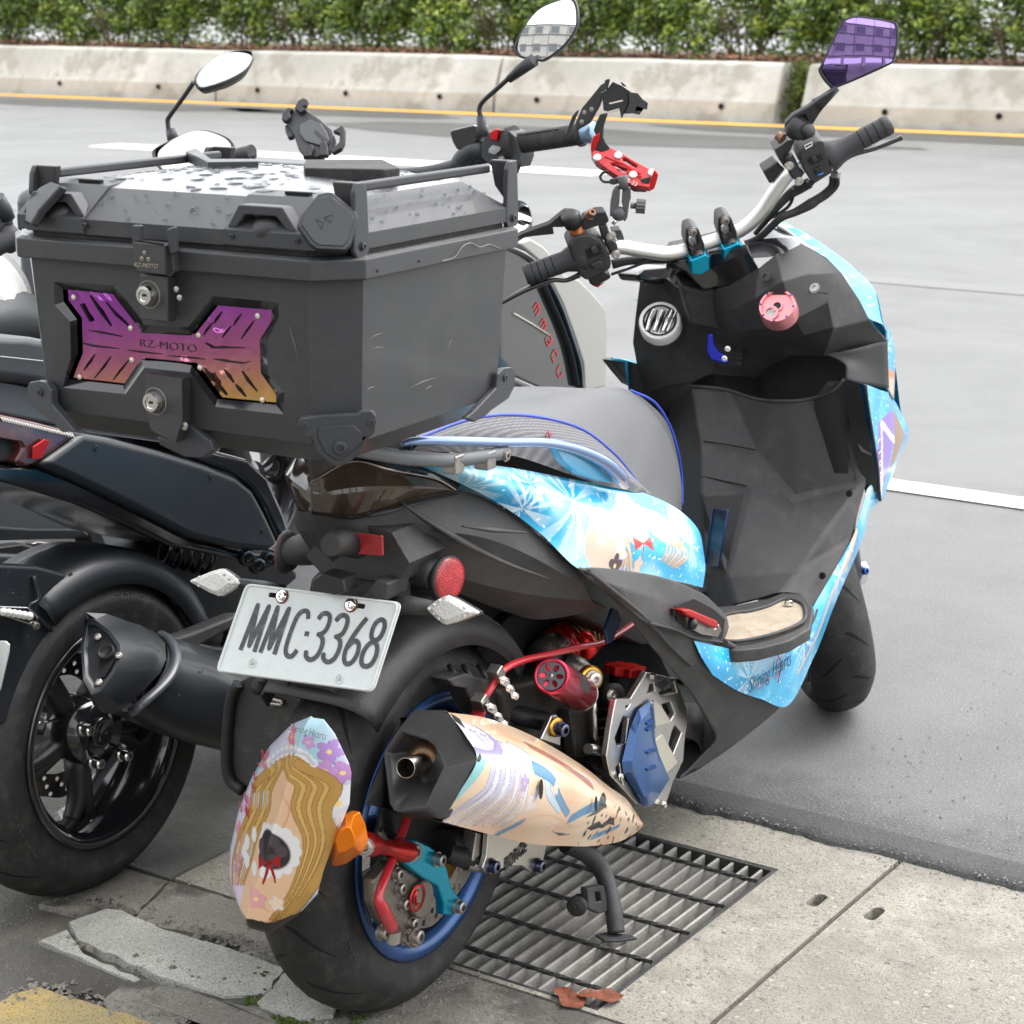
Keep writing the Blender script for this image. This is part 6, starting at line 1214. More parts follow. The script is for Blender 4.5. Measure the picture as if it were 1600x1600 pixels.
# ---- steered front end
H = U(1112, 362, X=0); TH = R_(37); aS = V(0, -.454, .891); bS = V(math.cos(TH), .891 * math.sin(TH), .454 * math.sin(TH)); nS = bS.cross(aS).normalized()
if nS.dot(ray(800, 800)) > 0: nS = -nS
def HB(px, py, d=0): return UN(px, py, H + nS * d, nS)
MST = Matrix.Translation(H) @ Matrix.Rotation(TH, 4, aS) @ Matrix.Translation(-H)
def MW(c): return MST @ Vector(c)
FC = V(0, 1.36, .247)
lowc = MST @ FC; tgt = U(1254, 1104, Z=0); MST0 = MST; MST = Matrix.Translation(V(tgt.x - (lowc.x), tgt.y - lowc.y, .249 - lowc.z)) @ MST0
tyf, rimf = wheel(A_, FC.x, FC.y, FC.z, .250, .060, .168, mat('blue_grey_rim', (.10, .13, .22), .4, metal=.4), 'front', 5, M=MST)
for sx in (-1, 1):
    b = MB(); tube(b, [V(sx * .078, 1.27, .36), V(sx * .078, 1.35, .235)], .022, 14); b.xf(MST); b.build('fork_leg', mat('grey_fork', (.12, .13, .15), .4, metal=.6), A_)
b = MB(); rows = []
for k in range(20):
    a = R_(35) + R_(120) * k / 19; rows.append([V(x, FC.y + (.275 - dr) * math.cos(a), FC.z + (.275 - dr) * math.sin(a)) for x, dr in ((-.075, .05), (-.07, .01), (0, 0), (.07, .01), (.075, .05))])
linsheet(b, rows, True); b.xf(MST); b.build('front_mudguard', BLK2, A_, solid=.003)
# pale caliper block showing behind the fairing edge
b = MB(); pplate(b, [(1318, 888), (1342, 884), (1348, 895), (1344, 915), (1328, 926), (1320, 910)], [], .04, Y=1.36); b.build('front_caliper', mat('pale_grey_caliper', (.4, .42, .44), .4, metal=.5), A_, bevel=.004); bolt(A_, U(1344, 892, Y=1.34), (1, -.3, .2), .007, .016, BLUE)
MST = MST0
# bar
barp = [(905, 398), (940, 389), (968, 386), (1000, 391), (1040, 396), (1072, 391), (1100, 381), (1140, 368), (1168, 352), (1192, 328), (1212, 298), (1232, 272), (1262, 256), (1300, 240), (1380, 200)]
b = MB(); tube(b, [HB(x, y) for x, y in barp], .0118, 20, n=110, cap=True); hbar = b.build('handlebar', BAR, A_, label='fat silver handlebar turned left')
def grip(pts, r0, r1, name='grip'):
    p, q = HB(*pts[0]), HB(*pts[1]); d = (q - p); L_ = d.length; d.normalize()
    pr = [(0, .0001), (0, r0 * 1.55), (.006, r0 * 1.6), (.016, r0 * 1.35), (.034, r0)]; n_ = 4; x0 = .034
    for i in range(n_): x = L_ * (.52 + i * .12); pr += [(x - .001, r0), (x, r0 * .9), (x + .001, r0)]
    pr += [(L_ - .016, r0), (L_ - .014, r0 * .88), (L_ - .012, r0 * 1.04), (L_ - .004, r0 * 1.0), (L_, r0 * .8), (L_, .0001)]
    b = MB(); lathe(b, pr, p, d, 32); return b.build(name, GRIPM, A_, auto=50), p, q, d
gR, pRi, pRo, dR = grip(((1292, 246), (1392, 193)), .0165, .0165); gL, pLi, pLo, dL = grip(((912, 398), (820, 431)), .0175, .0175)
def hplate(name, px, th, m, d=0, bev=.003, holes=(), parent=None, N=None, label=None): b = MB(); pplate(b, px, list(holes), th, P=H + nS * d, N=N or nS); return b.build(name, m, parent or A_, bevel=bev, label=label)
# right switch housing, clamp, lever, hoses
def zr(*p): return [(1180 + x / 6.4, 140 + y / 6.4) for x, y in p]
swR = hplate('switch_housing', zr((450, 620), (500, 570), (640, 515), (690, 520), (745, 700), (780, 830), (700, 880), (600, 945), (545, 900), (500, 820), (455, 720)), .045, BLK, .024, .006)
hplate('switch_recess', zr((520, 700), (660, 640), (690, 700), (560, 765)), .003, MATS['deep_black'], .0255, .001, parent=swR)
hplate('slide_switch', zr((560, 680), (600, 665), (625, 720), (590, 735)), .006, CASEG, .031, .002, parent=swR)
hplate('start_button', zr((590, 800), (665, 770), (685, 830), (620, 860)), .004, BLK2, .028, .003, parent=swR)
b = MB(); tube(b, [HB(*q, d=.0285) for q in zr((622, 852), (650, 850), (680, 832))], .0013, 6); b.build('blue_symbol', mat('blue_print', (.02, .2, .6), .5), swR)
hplate('white_symbol_frame', zr((490, 560), (570, 520), (575, 560), (505, 600)), .001, SILV, .0255, .0002, holes=[zr((500, 566), (562, 534), (566, 554), (508, 586))], parent=swR)
hplate('lever_perch', zr((195, 600), (250, 570), (330, 510), (400, 500), (360, 600), (310, 660), (330, 700), (300, 790), (250, 720)), .03, CASEG, .006, .004)
hplate('bar_end_block', zr((80, 820), (220, 730), (290, 790), (320, 830), (150, 950)), .03, BLK2, -.004, .003)
hplate('perch_clamp', zr((310, 680), (370, 650), (420, 720), (450, 790), (505, 850), (420, 920), (370, 900), (320, 790)), .034, CASEG, .018, .005)
for q in zr((340, 760), (437, 915)): bolt(A_, HB(*q, d=.018), nS, .0062, .004, ALU)
bolt(A_, HB(*zr((275, 495))[0], d=.012), (-.8, .1, .5), .0075, .012, mat('rusty_bolt', (.22, .12, .08), .5, metal=.6))
b = MB(); tube(b, [HB(*q, d=.004) for q in zr((840, 770), (900, 700), (1000, 645), (1200, 590), (1400, 510), (1465, 480))], [.004, .006, .0065, .006, .0065, .008], 12, n=40, squash=.6); b.build('brake_lever', mat('black_lever', (.02, .02, .022), .28, coat=.4), A_)
b = MB(); tube(b, [HB(*q, d=.01) for q in zr((770, 870), (760, 960), (680, 1050), (560, 1140), (400, 1225), (250, 1290))] + [HB(1185, 372, .0), HB(1150, 385, -.01)], [.005, .005, .0065, .0095, .007, .0065, .006, .005], 10, n=60); b.build('cable_bundle', RUB, A_)
b = MB(); tube(b, [HB(*q, d=.014) for q in zr((815, 880), (810, 960), (730, 1050), (640, 1110))], .0048, 10, n=30); b.build('brake_cable', RUB, A_)
b = MB(); tube(b, [HB(*q, d=-.01) for q in zr((550, 930), (440, 985), (330, 1060), (200, 1200), (130, 1290))] + [HB(1180, 365, -.02)], [.009, .010, .008, .006, .005, .004], 10, n=40); b.build('wire_loom', RUB, A_)
b = MB(); tube(b, [HB(*q, d=-.005) for q in zr((375, 990), (375, 1080), (330, 1170), (220, 1250))] + [HB(1195, 345, -.01)], .0028, 8, n=30); b.build('thin_cable', RUB, A_)
hplate('cable_clip', zr((520, 940), (600, 905), (610, 930), (560, 985)), .01, BLK2, .015, .002)
b = MB(); box(b, HB(*zr((805, 850))[0], d=.01), (.014, .012, .012)); b.build('cable_stop', STEEL, A_, bevel=.002)
# right mirror: round pivot, flat forked stalk, violet glass
b = MB(); pv = HB(1247, 199, .012); lathe(b, [(-.012, .0001), (-.012, .018), (.0, .021), (.012, .018), (.014, .0001)], pv, V(.7, -.5, .3), 24); b.build('mirror_pivot', BLK2, A_)
b = MB(); lathe(b, [(0, .0001), (0, .012), (.018, .012), (.022, .009), (.022, .0001)], HB(1254, 208, .016), V(.8, -.5, .3), 18); b.build('pivot_nut', BLK2, A_)
hplate('mirror_stalk', [(1228, 192), (1240, 180), (1262, 168), (1280, 155), (1304, 140), (1310, 138), (1300, 152), (1280, 180), (1270, 196), (1268, 212), (1258, 216), (1262, 190), (1258, 180), (1246, 184), (1236, 205), (1228, 206)], .012, BLK2, .014, .003)
b = MB(); tube(b, [HB(1275, 165, .006), HB(1292, 152, .004), HB(1308, 138, 0)], [.012, .008, .005], 12); b.build('stalk_neck', BLK2, A_)
def mirror_head(parent, outline, P, N, gm, th=.012, label=None, back=None, rim=.93, pillow=.018):
    N = N.normalized(); pts = [UN(x, y, P, N) for x, y in outline]; c = sum(pts, V(0, 0, 0)) / len(pts); pts = catmull(pts, len(pts) * 4, closed=True); n = len(pts)
    rings = [([c + (p - c) * rim for p in pts], -.0006), ([c + (p - c) * (rim + .02) for p in pts], .0012), ([c + (p - c) for p in pts], .0), ([c + (p - c) * 1.0 for p in pts], -th * .5), ([c + (p - c) * .86 for p in pts], -th - pillow * .5), ([c + (p - c) * .4 for p in pts], -th - pillow)]
    b = MB(); linsheet(b, [[p + N * h for p in r] + [r[0] + N * h] for r, h in rings], True); b.add([p + N * rings[-1][1] for p in rings[-1][0]], [tuple(range(n))], True); hd = b.build('mirror_housing', back or BLK2, parent, auto=50, label=label)
    b = MB(); RR = .30; sag = lambda q: -((q - c).length ** 2) / (2 * RR)
    mx_ = max((p - c).length for p in pts) * rim; zoff = mx_ ** 2 / (2 * RR) * .55
    linsheet(b, [[c + (p - c) * ((rim + .004) * f_) + N * (zoff + sag(c + (p - c) * (rim * f_))) for p in pts + [pts[0]]] for f_ in [1 - i_ / 14 for i_ in range(14)] + [.004]], True); b.build('mirror_glass', gm, hd); return hd
NR_ = (V(.15, -.95, .12).normalized() - ray(1340, 80).normalized()).normalized()
mirror_head(A_, [(1279, 112), (1284, 98), (1312, 40), (1326, 27), (1345, 25), (1392, 32), (1402, 38), (1404, 60), (1398, 92), (1388, 102), (1310, 136), (1294, 134)], HB(1305, 138, 0), NR_, MIRP, label='violet tinted mirror above the right grip')
# left side
def zl(*p): return [(780 + x / 5.714, 280 + y / 5.714) for x, y in p]
swL = hplate('switch_housing', zl((610, 590), (680, 520), (820, 495), (900, 540), (950, 600), (1000, 720), (1010, 800), (960, 830), (830, 900), (760, 910), (700, 840), (650, 700)), .045, BLK, .024, .007)
hplate('switch_recess', zl((770, 630), (905, 580), (930, 660), (800, 715)), .003, MATS['deep_black'], .0255, .001, parent=swL)
hplate('slide_switch', zl((815, 620), (865, 600), (890, 655), (840, 675)), .007, BLK, .032, .002, parent=swL)
hplate('indicator_switch', zl((815, 765), (895, 735), (930, 750), (935, 790), (850, 810)), .006, CASEG, .030, .002, parent=swL)
hplate('horn_button', zl((800, 890), (870, 860), (960, 840), (1000, 860), (995, 890), (890, 950), (850, 965), (810, 940)), .02, BLK2, .018, .004, parent=swL)
hplate('red_tell_tale', zl((850, 960), (890, 945), (940, 925), (880, 968)), .002, RED, .0185, .0005, parent=swL)
hplate('perch_clamp', zl((940, 560), (1020, 540), (1060, 590), (1070, 680), (1020, 720), (985, 660)), .034, CASEG, .018, .005)
hplate('perch_riser', zl((890, 420), (960, 400), (985, 470), (1000, 560), (930, 560)), .02, CASEG, .012, .004)
hplate('mirror_adapter', zl((730, 400), (760, 350), (870, 300), (950, 295), (985, 370), (970, 395), (880, 420), (760, 460)), .022, BLK2, .012, .004)
hplate('bar_end_block', zl((1000, 470), (1090, 455), (1125, 545), (1070, 560)), .02, CASEG, -.01, .003)
for q in zl((1000, 505), (1040, 670)): bolt(A_, HB(*q, d=.019), nS, .0065, .004, ALU)
bolt(A_, HB(*zl((800, 330))[0], d=.006), (.7, -.4, .6), .007, .014, MATS['rusty_bolt'])
b = MB(); tube(b, [HB(*q, d=.006) for q in zl((720, 850), (600, 900), (480, 900), (330, 950), (190, 1010), (60, 1080), (0, 1110))], [.009, .007, .007, .008, .008, .007, .006], 12, n=50, squash=.6); b.build('brake_lever', MATS['black_lever'], A_)
hplate('mirror_stalk', zl((130, 540), (200, 490), (450, 400), (560, 310), (600, 285), (680, 290), (720, 350), (745, 420), (700, 440), (640, 420), (560, 430), (480, 430), (490, 490), (300, 510)), .012, BLK2, .006, .003)
b = MB(); lathe(b, [(-.01, .0001), (-.01, .014), (.012, .016), (.016, .010), (.016, .0001)], HB(*zl((650, 370))[0], d=.012), V(0, -.5, .85), 20); b.build('mirror_pivot', BLK2, A_)
b = MB(); lathe(b, [(-.008, .012), (.008, .012), (.008, .0001)], HB(*zl((690, 450))[0], d=.004), V(0, -.3, .95), 16); b.build('copper_washer', mat('copper_spacer', (.35, .12, .05), .45, metal=.8), A_)
NL_ = (V(0, .0, 1) * .9 - ray(815, 340).normalized() * .45).normalized()
mirror_head(A_, [(770, 330), (790, 315), (812, 313), (826, 322), (832, 345), (824, 358), (806, 369), (785, 372)], HB(830, 365, .0), NL_, MIR, label='silver left mirror folded back beside the top box', pillow=.01)
b = MB(); tube(b, [HB(*q, d=-.01) for q in zl((1010, 760), (1150, 730), (1350, 720), (1550, 715))] + [HB(1070, 400, -.012)], [.008, .007, .007, .007, .006], 10, n=30); b.build('cable_bundle', RUB, A_)
b = MB(); tube(b, [HB(*q, d=.0) for q in zl((1000, 850), (1150, 800), (1300, 745), (1400, 720))], .0025, 8, n=20); b.build('thin_cable', RUB, A_)
# bar clamps with cyan risers
for (px, py) in ((1087, 380), (1138, 362)):
    def zc(*p): return [(px + x, py + y) for x, y in p]
    hplate('cyan_riser', zc((-9, 28), (16, 18), (24, 22), (24, 42), (12, 50), (-8, 48)), .04, CYAN, .034, .004)
    hplate('bar_clamp', zc((-15, -22), (-4, -26), (5, -22), (14, 2), (16, 22), (4, 28), (-8, 24), (-16, 0)), .034, BLK2, .022, .004, holes=[zc((-10, -10), (0, -12), (4, 0), (-4, 8), (-10, 4))])
    for dx, dy in ((-5, -18), (6, 17)): bolt(A_, HB(px + dx, py + dy, .022), nS, .0065, .006, STEEL)
hplate('stem_cover', [(1055, 415), (1072, 425), (1085, 440), (1098, 452), (1120, 448), (1140, 440), (1175, 418), (1168, 385), (1160, 382), (1130, 392), (1090, 402), (1060, 408)], .07, GLOSS, .012, .006)
hplate('stem_shroud', [(1063, 446), (1100, 455), (1142, 446), (1186, 420), (1184, 440), (1174, 512), (1128, 518), (1080, 508)], .05, BLK, .0, .006)
# ---- phone holders
PH = HB(975, 330, 0); nP = (-(ray(975, 250))).normalized() * 1
nP = V(nP.x, nP.y, 0).normalized()
def PHP(px, py, d=0): return UN(px, py, PH + nP * d, nP)
def ppl(name, px, th, m, d=0, bev=.002, holes=(), parent=None, N=None): b = MB(); pplate(b, px, list(holes), th, P=PH + nP * d, N=N or nP); return b.build(name, m, parent or A_, bevel=bev)
def zp(*p): return [(860 + x / 6.155, 100 + y / 6.155) for x, y in p]
MNT = mat('ball_mount_grey', (.07, .072, .075), .45)
for pl, dd in ((((600, 1210), (640, 1170), (670, 1190), (665, 1330), (650, 1400), (610, 1470), (570, 1470), (575, 1330)), .006), (((690, 1230), (720, 1190), (770, 1190), (775, 1290), (760, 1330), (740, 1480), (715, 1520), (680, 1480), (700, 1380), (685, 1330)), .006)): ppl('ball_mount_arm', zp(*pl), .022, MNT, dd, .005)
b = MB(); lathe(b, [(-.001, .0001)] + [(.012 - .012 * math.cos(t), .012 * math.sin(t) + .0001) for t in [k * math.pi / 10 for k in range(11)]], PHP(*zp((660, 1440))[0], d=0) - V(0, 0, .012), V(0, 0, 1), 20); b.build('mount_ball', MNT, A_)
b = MB(); tube(b, [PHP(*zp((640, 1490))[0]), PHP(*zp((600, 1540))[0])], .004, 8); b.build('ball_stem', CHR, A_)
b = MB(); kn = PHP(*zp((770, 1360))[0]); kd = (PHP(*zp((880, 1370))[0]) - kn).normalized(); lathe(b, [(0, .005), (.010, .005), (.010, .0001)], kn, kd, 12); pr = []; plate(b, [(.0105 * (1 + .12 * (k % 2)) * math.cos(k * math.pi / 12), .0105 * (1 + .12 * (k % 2)) * math.sin(k * math.pi / 12)) for k in range(24)], [], kn + kd * .024, *frame(kd), .015); b.build('tightening_knob', MNT, A_)
ppl('holder_neck', zp((660, 1120), (740, 1150), (735, 1230), (700, 1230), (680, 1190)), .014, MNT, .004)
ppl('usb_plug', zp((570, 1110), (640, 1100), (660, 1150), (600, 1165), (565, 1150)), .012, RUB, .006)
b = MB(); tube(b, [PHP(*q, d=.008) for q in zp((560, 1030), (500, 1050), (480, 1090), (510, 1130), (570, 1135))], .0022, 8, n=24); b.build('usb_cable', RUB, A_)
NH = (nP * .75 + V(0, 0, .65)).normalized()
REDM = mat('painted_red_metal', (.42, .03, .035), .32, metal=.4, coat=.3)
redh = ppl('red_phone_holder', zp((385, 800), (430, 770), (570, 795), (700, 860), (800, 920), (1000, 1030), (1035, 1060), (1000, 1130), (960, 1190), (880, 1175), (800, 1165), (700, 1110), (560, 1020), (440, 930), (400, 880)), .012, REDM, .012, .003, holes=[zp((580, 955), (620, 945), (740, 1010), (735, 1045), (690, 1035)), zp((690, 905), (720, 900), (840, 980), (825, 995), (760, 965), (700, 935))], N=NH)
b = MB(); tube(b, [PHP(*q, d=.004) for q in zp((705, 1200), (700, 1150), (690, 1080))], [.008, .007, .010], 12); b.build('holder_post', MNT, A_)
redh['label'] = 'red metal phone holder on a ball mount'
ppl('holder_base', zp((390, 870), (440, 950), (600, 1060), (700, 1120), (800, 1190), (930, 1195), (900, 1160), (700, 1060), (450, 880)), .012, BLK2, -.004, .002, N=NH)
ppl('holder_claw', zp((410, 700), (480, 655), (470, 740), (430, 830), (400, 850), (385, 790)), .012, RED, .024, .002)
ppl('holder_claw', zp((960, 1130), (1000, 1010), (1040, 1060), (1025, 1120), (1000, 1200), (945, 1230)), .012, RED, .026, .002)
ppl('claw_pad', zp((860, 1110), (970, 1080), (950, 1160), (880, 1150)), .010, RUB, .026, .002)
for q in zp((450, 900), (650, 880), (795, 1065), (975, 1045)): b = MB(); lathe(b, [(0, .0001), (0, .007), (.002, .006), (.003, .0001)], UN(*q, PH + nP * .0128, NH), NH, 18); b.build('holder_rivet', SILV, redh)
for k in range(3):
    b = MB(); tube(b, [UN(*q, PH + nP * .013, NH) for q in zp((520 + k * 60, 890 + k * 60), (700 + k * 55, 960 + k * 50), (870 + k * 10, 1060 + k * 30))], .0009, 6); b.build('holder_ridge', RED, redh)
text('holder_lettering', 'GR-23', .010, UN(*zp((762, 1130))[0], PH + nP * .0145, NH), (cR * .9 - cU * .42), cU, SILV, redh, lift=.001, shear=.1)
ppl('black_arm', zp((440, 560), (480, 480), (555, 470), (515, 600), (510, 700), (535, 760), (570, 800), (570, 825), (490, 850), (425, 830), (440, 790), (470, 740), (415, 640)), .006, BLK2, .020, .002)
blk = ppl('black_phone_cradle', zp((480, 280), (540, 250), (600, 170), (680, 205), (780, 270), (740, 400), (690, 520), (540, 555), (550, 450), (510, 450), (500, 330)), .010, BLK2, .014, .002, holes=[zp((560, 375), (690, 345), (705, 355), (570, 388)), zp((540, 465), (660, 430), (672, 442), (545, 478))])
ppl('cradle_wing', zp((750, 270), (840, 280), (890, 340), (940, 375), (930, 440), (900, 430), (855, 490), (800, 475), (720, 480), (760, 380)), .010, BLK2, .020, .002, N=(nP + V(.3, .1, 0)).normalized())
ppl('cradle_wing', zp((400, 300), (480, 200), (530, 170), (520, 260), (470, 400), (380, 560), (240, 640), (235, 570), (300, 420)), .008, BLK2, .018, .002, N=(nP + V(-.35, .2, .1)).normalized())
ppl('cradle_side', zp((210, 500), (250, 450), (280, 440), (230, 560), (190, 680), (150, 705), (140, 680)), .008, BLK2, .03, .002)
ppl('cradle_tab', zp((520, 160), (560, 140), (575, 150), (550, 250), (530, 250)), .008, BLK2, .02, .001); ppl('cradle_tab', zp((670, 175), (690, 175), (740, 220), (700, 215)), .008, BLK2, .02, .001)
for q in zp((325, 465), (300, 555), (395, 435)): bolt(blk, PHP(*q, d=.026), nP, .003, .002, STEEL)
# ================================================================ top box on the rack
X0, X1, Y0, Y1 = -.205, .257, -.460, -.078
TB = thing('top_box', (.026, -.27, .83), 'black aluminium top box with violet X shaped panel, mounted on the wrapped scooter rack', 'top box')
def octo(ins, z, c=.040, dy0=0):
    a, b_, c_, d = X0 + ins, X1 - ins, Y0 + ins + dy0, Y1 - ins; k = c
    return [V(a + k, c_, z), V(b_ - k, c_, z), V(b_, c_ + k, z), V(b_, d - k, z), V(b_ - k, d, z), V(a + k, d, z), V(a, d - k, z), V(a, c_ + k, z)]
def rings(name, ls, m, bevel=.0025, cap0=True, cap1=True, skip=(), seg=2):
    b = MB()
    for i in range(len(ls) - 1):
        for j in range(8):
            if (i, j) in skip: continue
            b.add([ls[i][j], ls[i][(j + 1) % 8], ls[i + 1][(j + 1) % 8], ls[i + 1][j]], [(0, 1, 2, 3)])
    if cap0: b.add(ls[0], [tuple(range(8))])
    if cap1: b.add(ls[-1], [tuple(range(8))])
    return b, name, m
BT, BB = octo(.010, 1.024), octo(.020, .856, .036)
b, _, _ = rings('case_body', [BT, BB, octo(.045, .832, .03)], CASE, cap0=True, skip=((0, 0),))
RP = (BT[0] + BT[1] + BB[0] + BB[1]) / 4; RN = (BT[1] - BT[0]).cross(BB[0] - BT[0]).normalized()
if RN.y > 0: RN = -RN
def RPx(px, py, d=0): return UN(px, py, RP + RN * d, RN)
def z3(*p): return [(x / 2.91, 200 + y / 2.91) for x, y in p]
winP = z3((285, 733), (512, 755), (636, 915), (642, 932), (866, 944), (976, 806), (1236, 828), (1234, 878), (1180, 965), (1186, 1115), (1256, 1213), (1254, 1258), (990, 1232), (872, 1075), (640, 1052), (560, 1170), (310, 1142), (355, 1030), (350, 870), (290, 790))
frmP = z3((245, 698), (525, 716), (648, 878), (652, 895), (856, 905), (966, 764), (1266, 793), (1268, 862), (1215, 968), (1216, 1120), (1292, 1200), (1290, 1302), (978, 1268), (862, 1112), (656, 1090), (570, 1210), (284, 1180), (322, 1040), (318, 880), (248, 805))
aR, bR, nR_ = frame(RN)
def r2(p): q = RPx(*p) - RP; return (q.dot(aR), q.dot(bR))
qd = [((p - RP).dot(aR), (p - RP).dot(bR)) for p in (BT[0], BT[1], BB[1], BB[0])]
plate(b, qd, [[r2(p) for p in frmP]], RP, aR, bR, RN, 0, top_only=True)
case = b.build('case_body', CASE, TB, auto=25)
DEP = -.008
b = MB(); fo = [RPx(*p) for p in frmP]; f1 = [RPx(*p, DEP * .9) for p in winP]; N_w = len(fo)
linsheet(b, [fo + [fo[0]], f1 + [f1[0]]]); b.build('window_bevel', GLOSS, case, auto=20)
XMAT = mat('violet_gold_mirror', (.5, .2, .5), .07, metal=1, rvar=.03); t, B, L = nodes(XMAT)
tc = t.nodes.new('ShaderNodeTexCoord'); sx_ = t.nodes.new('ShaderNodeSeparateXYZ'); L(tc.outputs['Generated'], sx_.inputs[0]); cr = t.nodes.new('ShaderNodeValToRGB'); e = cr.color_ramp.elements
e[0].position = .0; e[0].color = (.78, .50, .16, 1); e[1].position = 1; e[1].color = (.42, .10, .50, 1); k_ = e.new(.25); k_.color = (.70, .34, .22, 1); k_ = e.new(.55); k_.color = (.55, .18, .34, 1)
m_a = t.nodes.new('ShaderNodeMath'); m_a.operation = 'MULTIPLY_ADD'; L(sx_.outputs['X'], m_a.inputs[0]); m_a.inputs[1].default_value = -.42; m_b = t.nodes.new('ShaderNodeMath'); m_b.operation = 'ADD'; L(sx_.outputs['Z'], m_b.inputs[0]); m_b.inputs[1].default_value = .38; L(m_b.outputs[0], m_a.inputs[2]); L(m_a.outputs[0], cr.inputs[0]); L(cr.outputs[0], B.inputs['Base Color'])
nz = t.nodes.new('ShaderNodeTexNoise'); nz.inputs['Scale'].default_value = 9; nz.inputs['Detail'].default_value = 2; nz.inputs['Distortion'].default_value = 1.5; L(tc.outputs['Object'], nz.inputs['Vector']); bp = t.nodes.new('ShaderNodeBump'); bp.inputs['Strength'].default_value = .7; bp.inputs['Distance'].default_value = .012; L(nz.outputs['Fac'], bp.inputs['Height']); L(bp.outputs[0], B.inputs['Normal'])
b = MB(); ex = [(RP.x, 0)]
c0 = sum(f1, V(0, 0, 0)) / N_w; plate(b, [r2(p) for p in winP], [], RP + RN * DEP, aR, bR, RN, .002); xp = b.build('violet_panel', XMAT, TB, label='violet to gold mirrored X shaped panel')
xd = DEP + .0004
def slotR(pts, w):  # dark cut
    b = MB(); q = [RPx(*p, xd) for p in pts]; tube(b, q, [w * .6] + [w * 1.5] * (len(q) - 2) + [w * .6] if len(q) > 2 else w * 1.5, 6, squash=.25); b.build('panel_slot', GRV, xp)
S3 = [((370, 800), (415, 880)), ((410, 762), (455, 830), (505, 900)), ((482, 790), (530, 850), (590, 905)), ((405, 920), (460, 930), (555, 948)), ((372, 978), (430, 992), (540, 1003)), ((430, 1030), (410, 1062), (382, 1100)), ((502, 1040), (470, 1090), (430, 1138)), ((585, 1055), (550, 1100), (515, 1145)), ((580, 1010), (640, 1018), (735, 1028)), ((765, 1036), (850, 1042), (930, 1052)),
      ((928, 1088), (960, 1130), (975, 1155)), ((980, 1160), (1000, 1180), (1030, 1215)), ((1018, 1098), (1040, 1125), (1062, 1158)), ((1070, 1165), (1090, 1190), (1117, 1222)), ((1100, 1105), (1130, 1150), (1170, 1198))]
for s_ in S3: slotR(z3(*s_), .0022)
def z6(*p): return [(180 + x / 6.154, 340 + y / 6.154) for x, y in p]
for s_ in (((1022, 908), (985, 960), (950, 1020)), ((930, 1015), (890, 1070), (850, 1130)), ((1212, 925), (1175, 980), (1140, 1040)), ((1115, 1040), (1070, 1095), (1030, 1155)), ((1330, 995), (1280, 1070), (1212, 1168)), ((868, 1205), (940, 1250), (1080, 1250), (1250, 1252)), ((950, 1360), (1080, 1382), (1230, 1398), (1300, 1382))): slotR(z6(*s_), .0022)
for x, y in ((335, 770), (595, 910), (600, 1055), (362, 1132), (903, 942), (1172, 855), (910, 1090), (1193, 1237)):
    b = MB(); lathe(b, [(0, .0001), (0, .0034), (.0014, .0026), (.0018, .0001)], RPx(*z3((x, y))[0], xd), RN, 14); b.build('rivet', mat('cream_rivet', (.6, .57, .45), .4, metal=.3), xp)
text('panel_lettering', 'RZ-MOTO', .0125, RPx(262, 541, xd), V(1, 0, -.0), V(0, 0, 1), INK, xp, lift=.0004, sx=1.35, ext=.0002, offset=-.0003)
# rim, lid, seal
b, _, _ = rings('', [octo(.004, 1.0235), octo(.0, 1.024), octo(.0, 1.044), octo(.004, 1.047)], CASE); rm = b.build('case_rim', CASE, TB, bevel=.0015)
b, _, _ = rings('', [octo(.013, 1.047), octo(.013, 1.0525)], RUB); b.build('lid_seal', RUB, TB)
b, _, _ = rings('', [octo(.008, 1.0525), octo(.008, 1.068), octo(.050, 1.0975, .03)], CASE, cap1=False)
top = octo(.050, 1.0975, .03); g_ = []; n_ = 24
per8 = []
for i in range(8):
    for k in range(6): per8.append(top[i].lerp(top[(i + 1) % 8], k / 6))
cc = V((X0 + X1) / 2, (Y0 + Y1) / 2, 1.112); rr2 = []
for j in range(9):
    f = 1 - j / 8; rr2.append([V(cc.x + (p.x - cc.x) * f, cc.y + (p.y - cc.y) * f, 1.0975 + (1.112 - 1.0975) * (1 - f ** 2.2)) for p in per8] )
linsheet(b, [r + [r[0]] for r in rr2], True); lid = b.build('lid', CASE, TB, auto=22)
WETC = CASE.copy(); WETC.name = 'damp_case_top'; lid.data.materials.append(WETC); wb = WETC.node_tree.nodes['Principled BSDF']
for l_ in list(WETC.node_tree.links):
    if l_.to_socket == wb.inputs['Roughness']: WETC.node_tree.links.remove(l_)
wb.inputs['Roughness'].default_value = .2; wb.inputs['Coat Weight'].default_value = 1; wb.inputs['Coat Roughness'].default_value = .26; wb.inputs['Coat IOR'].default_value = 1.9; wb.inputs['Base Color'].default_value = (.06, .063, .068, 1)
for p in lid.data.polygons:
    if p.normal.z > .9: p.material_index = 1
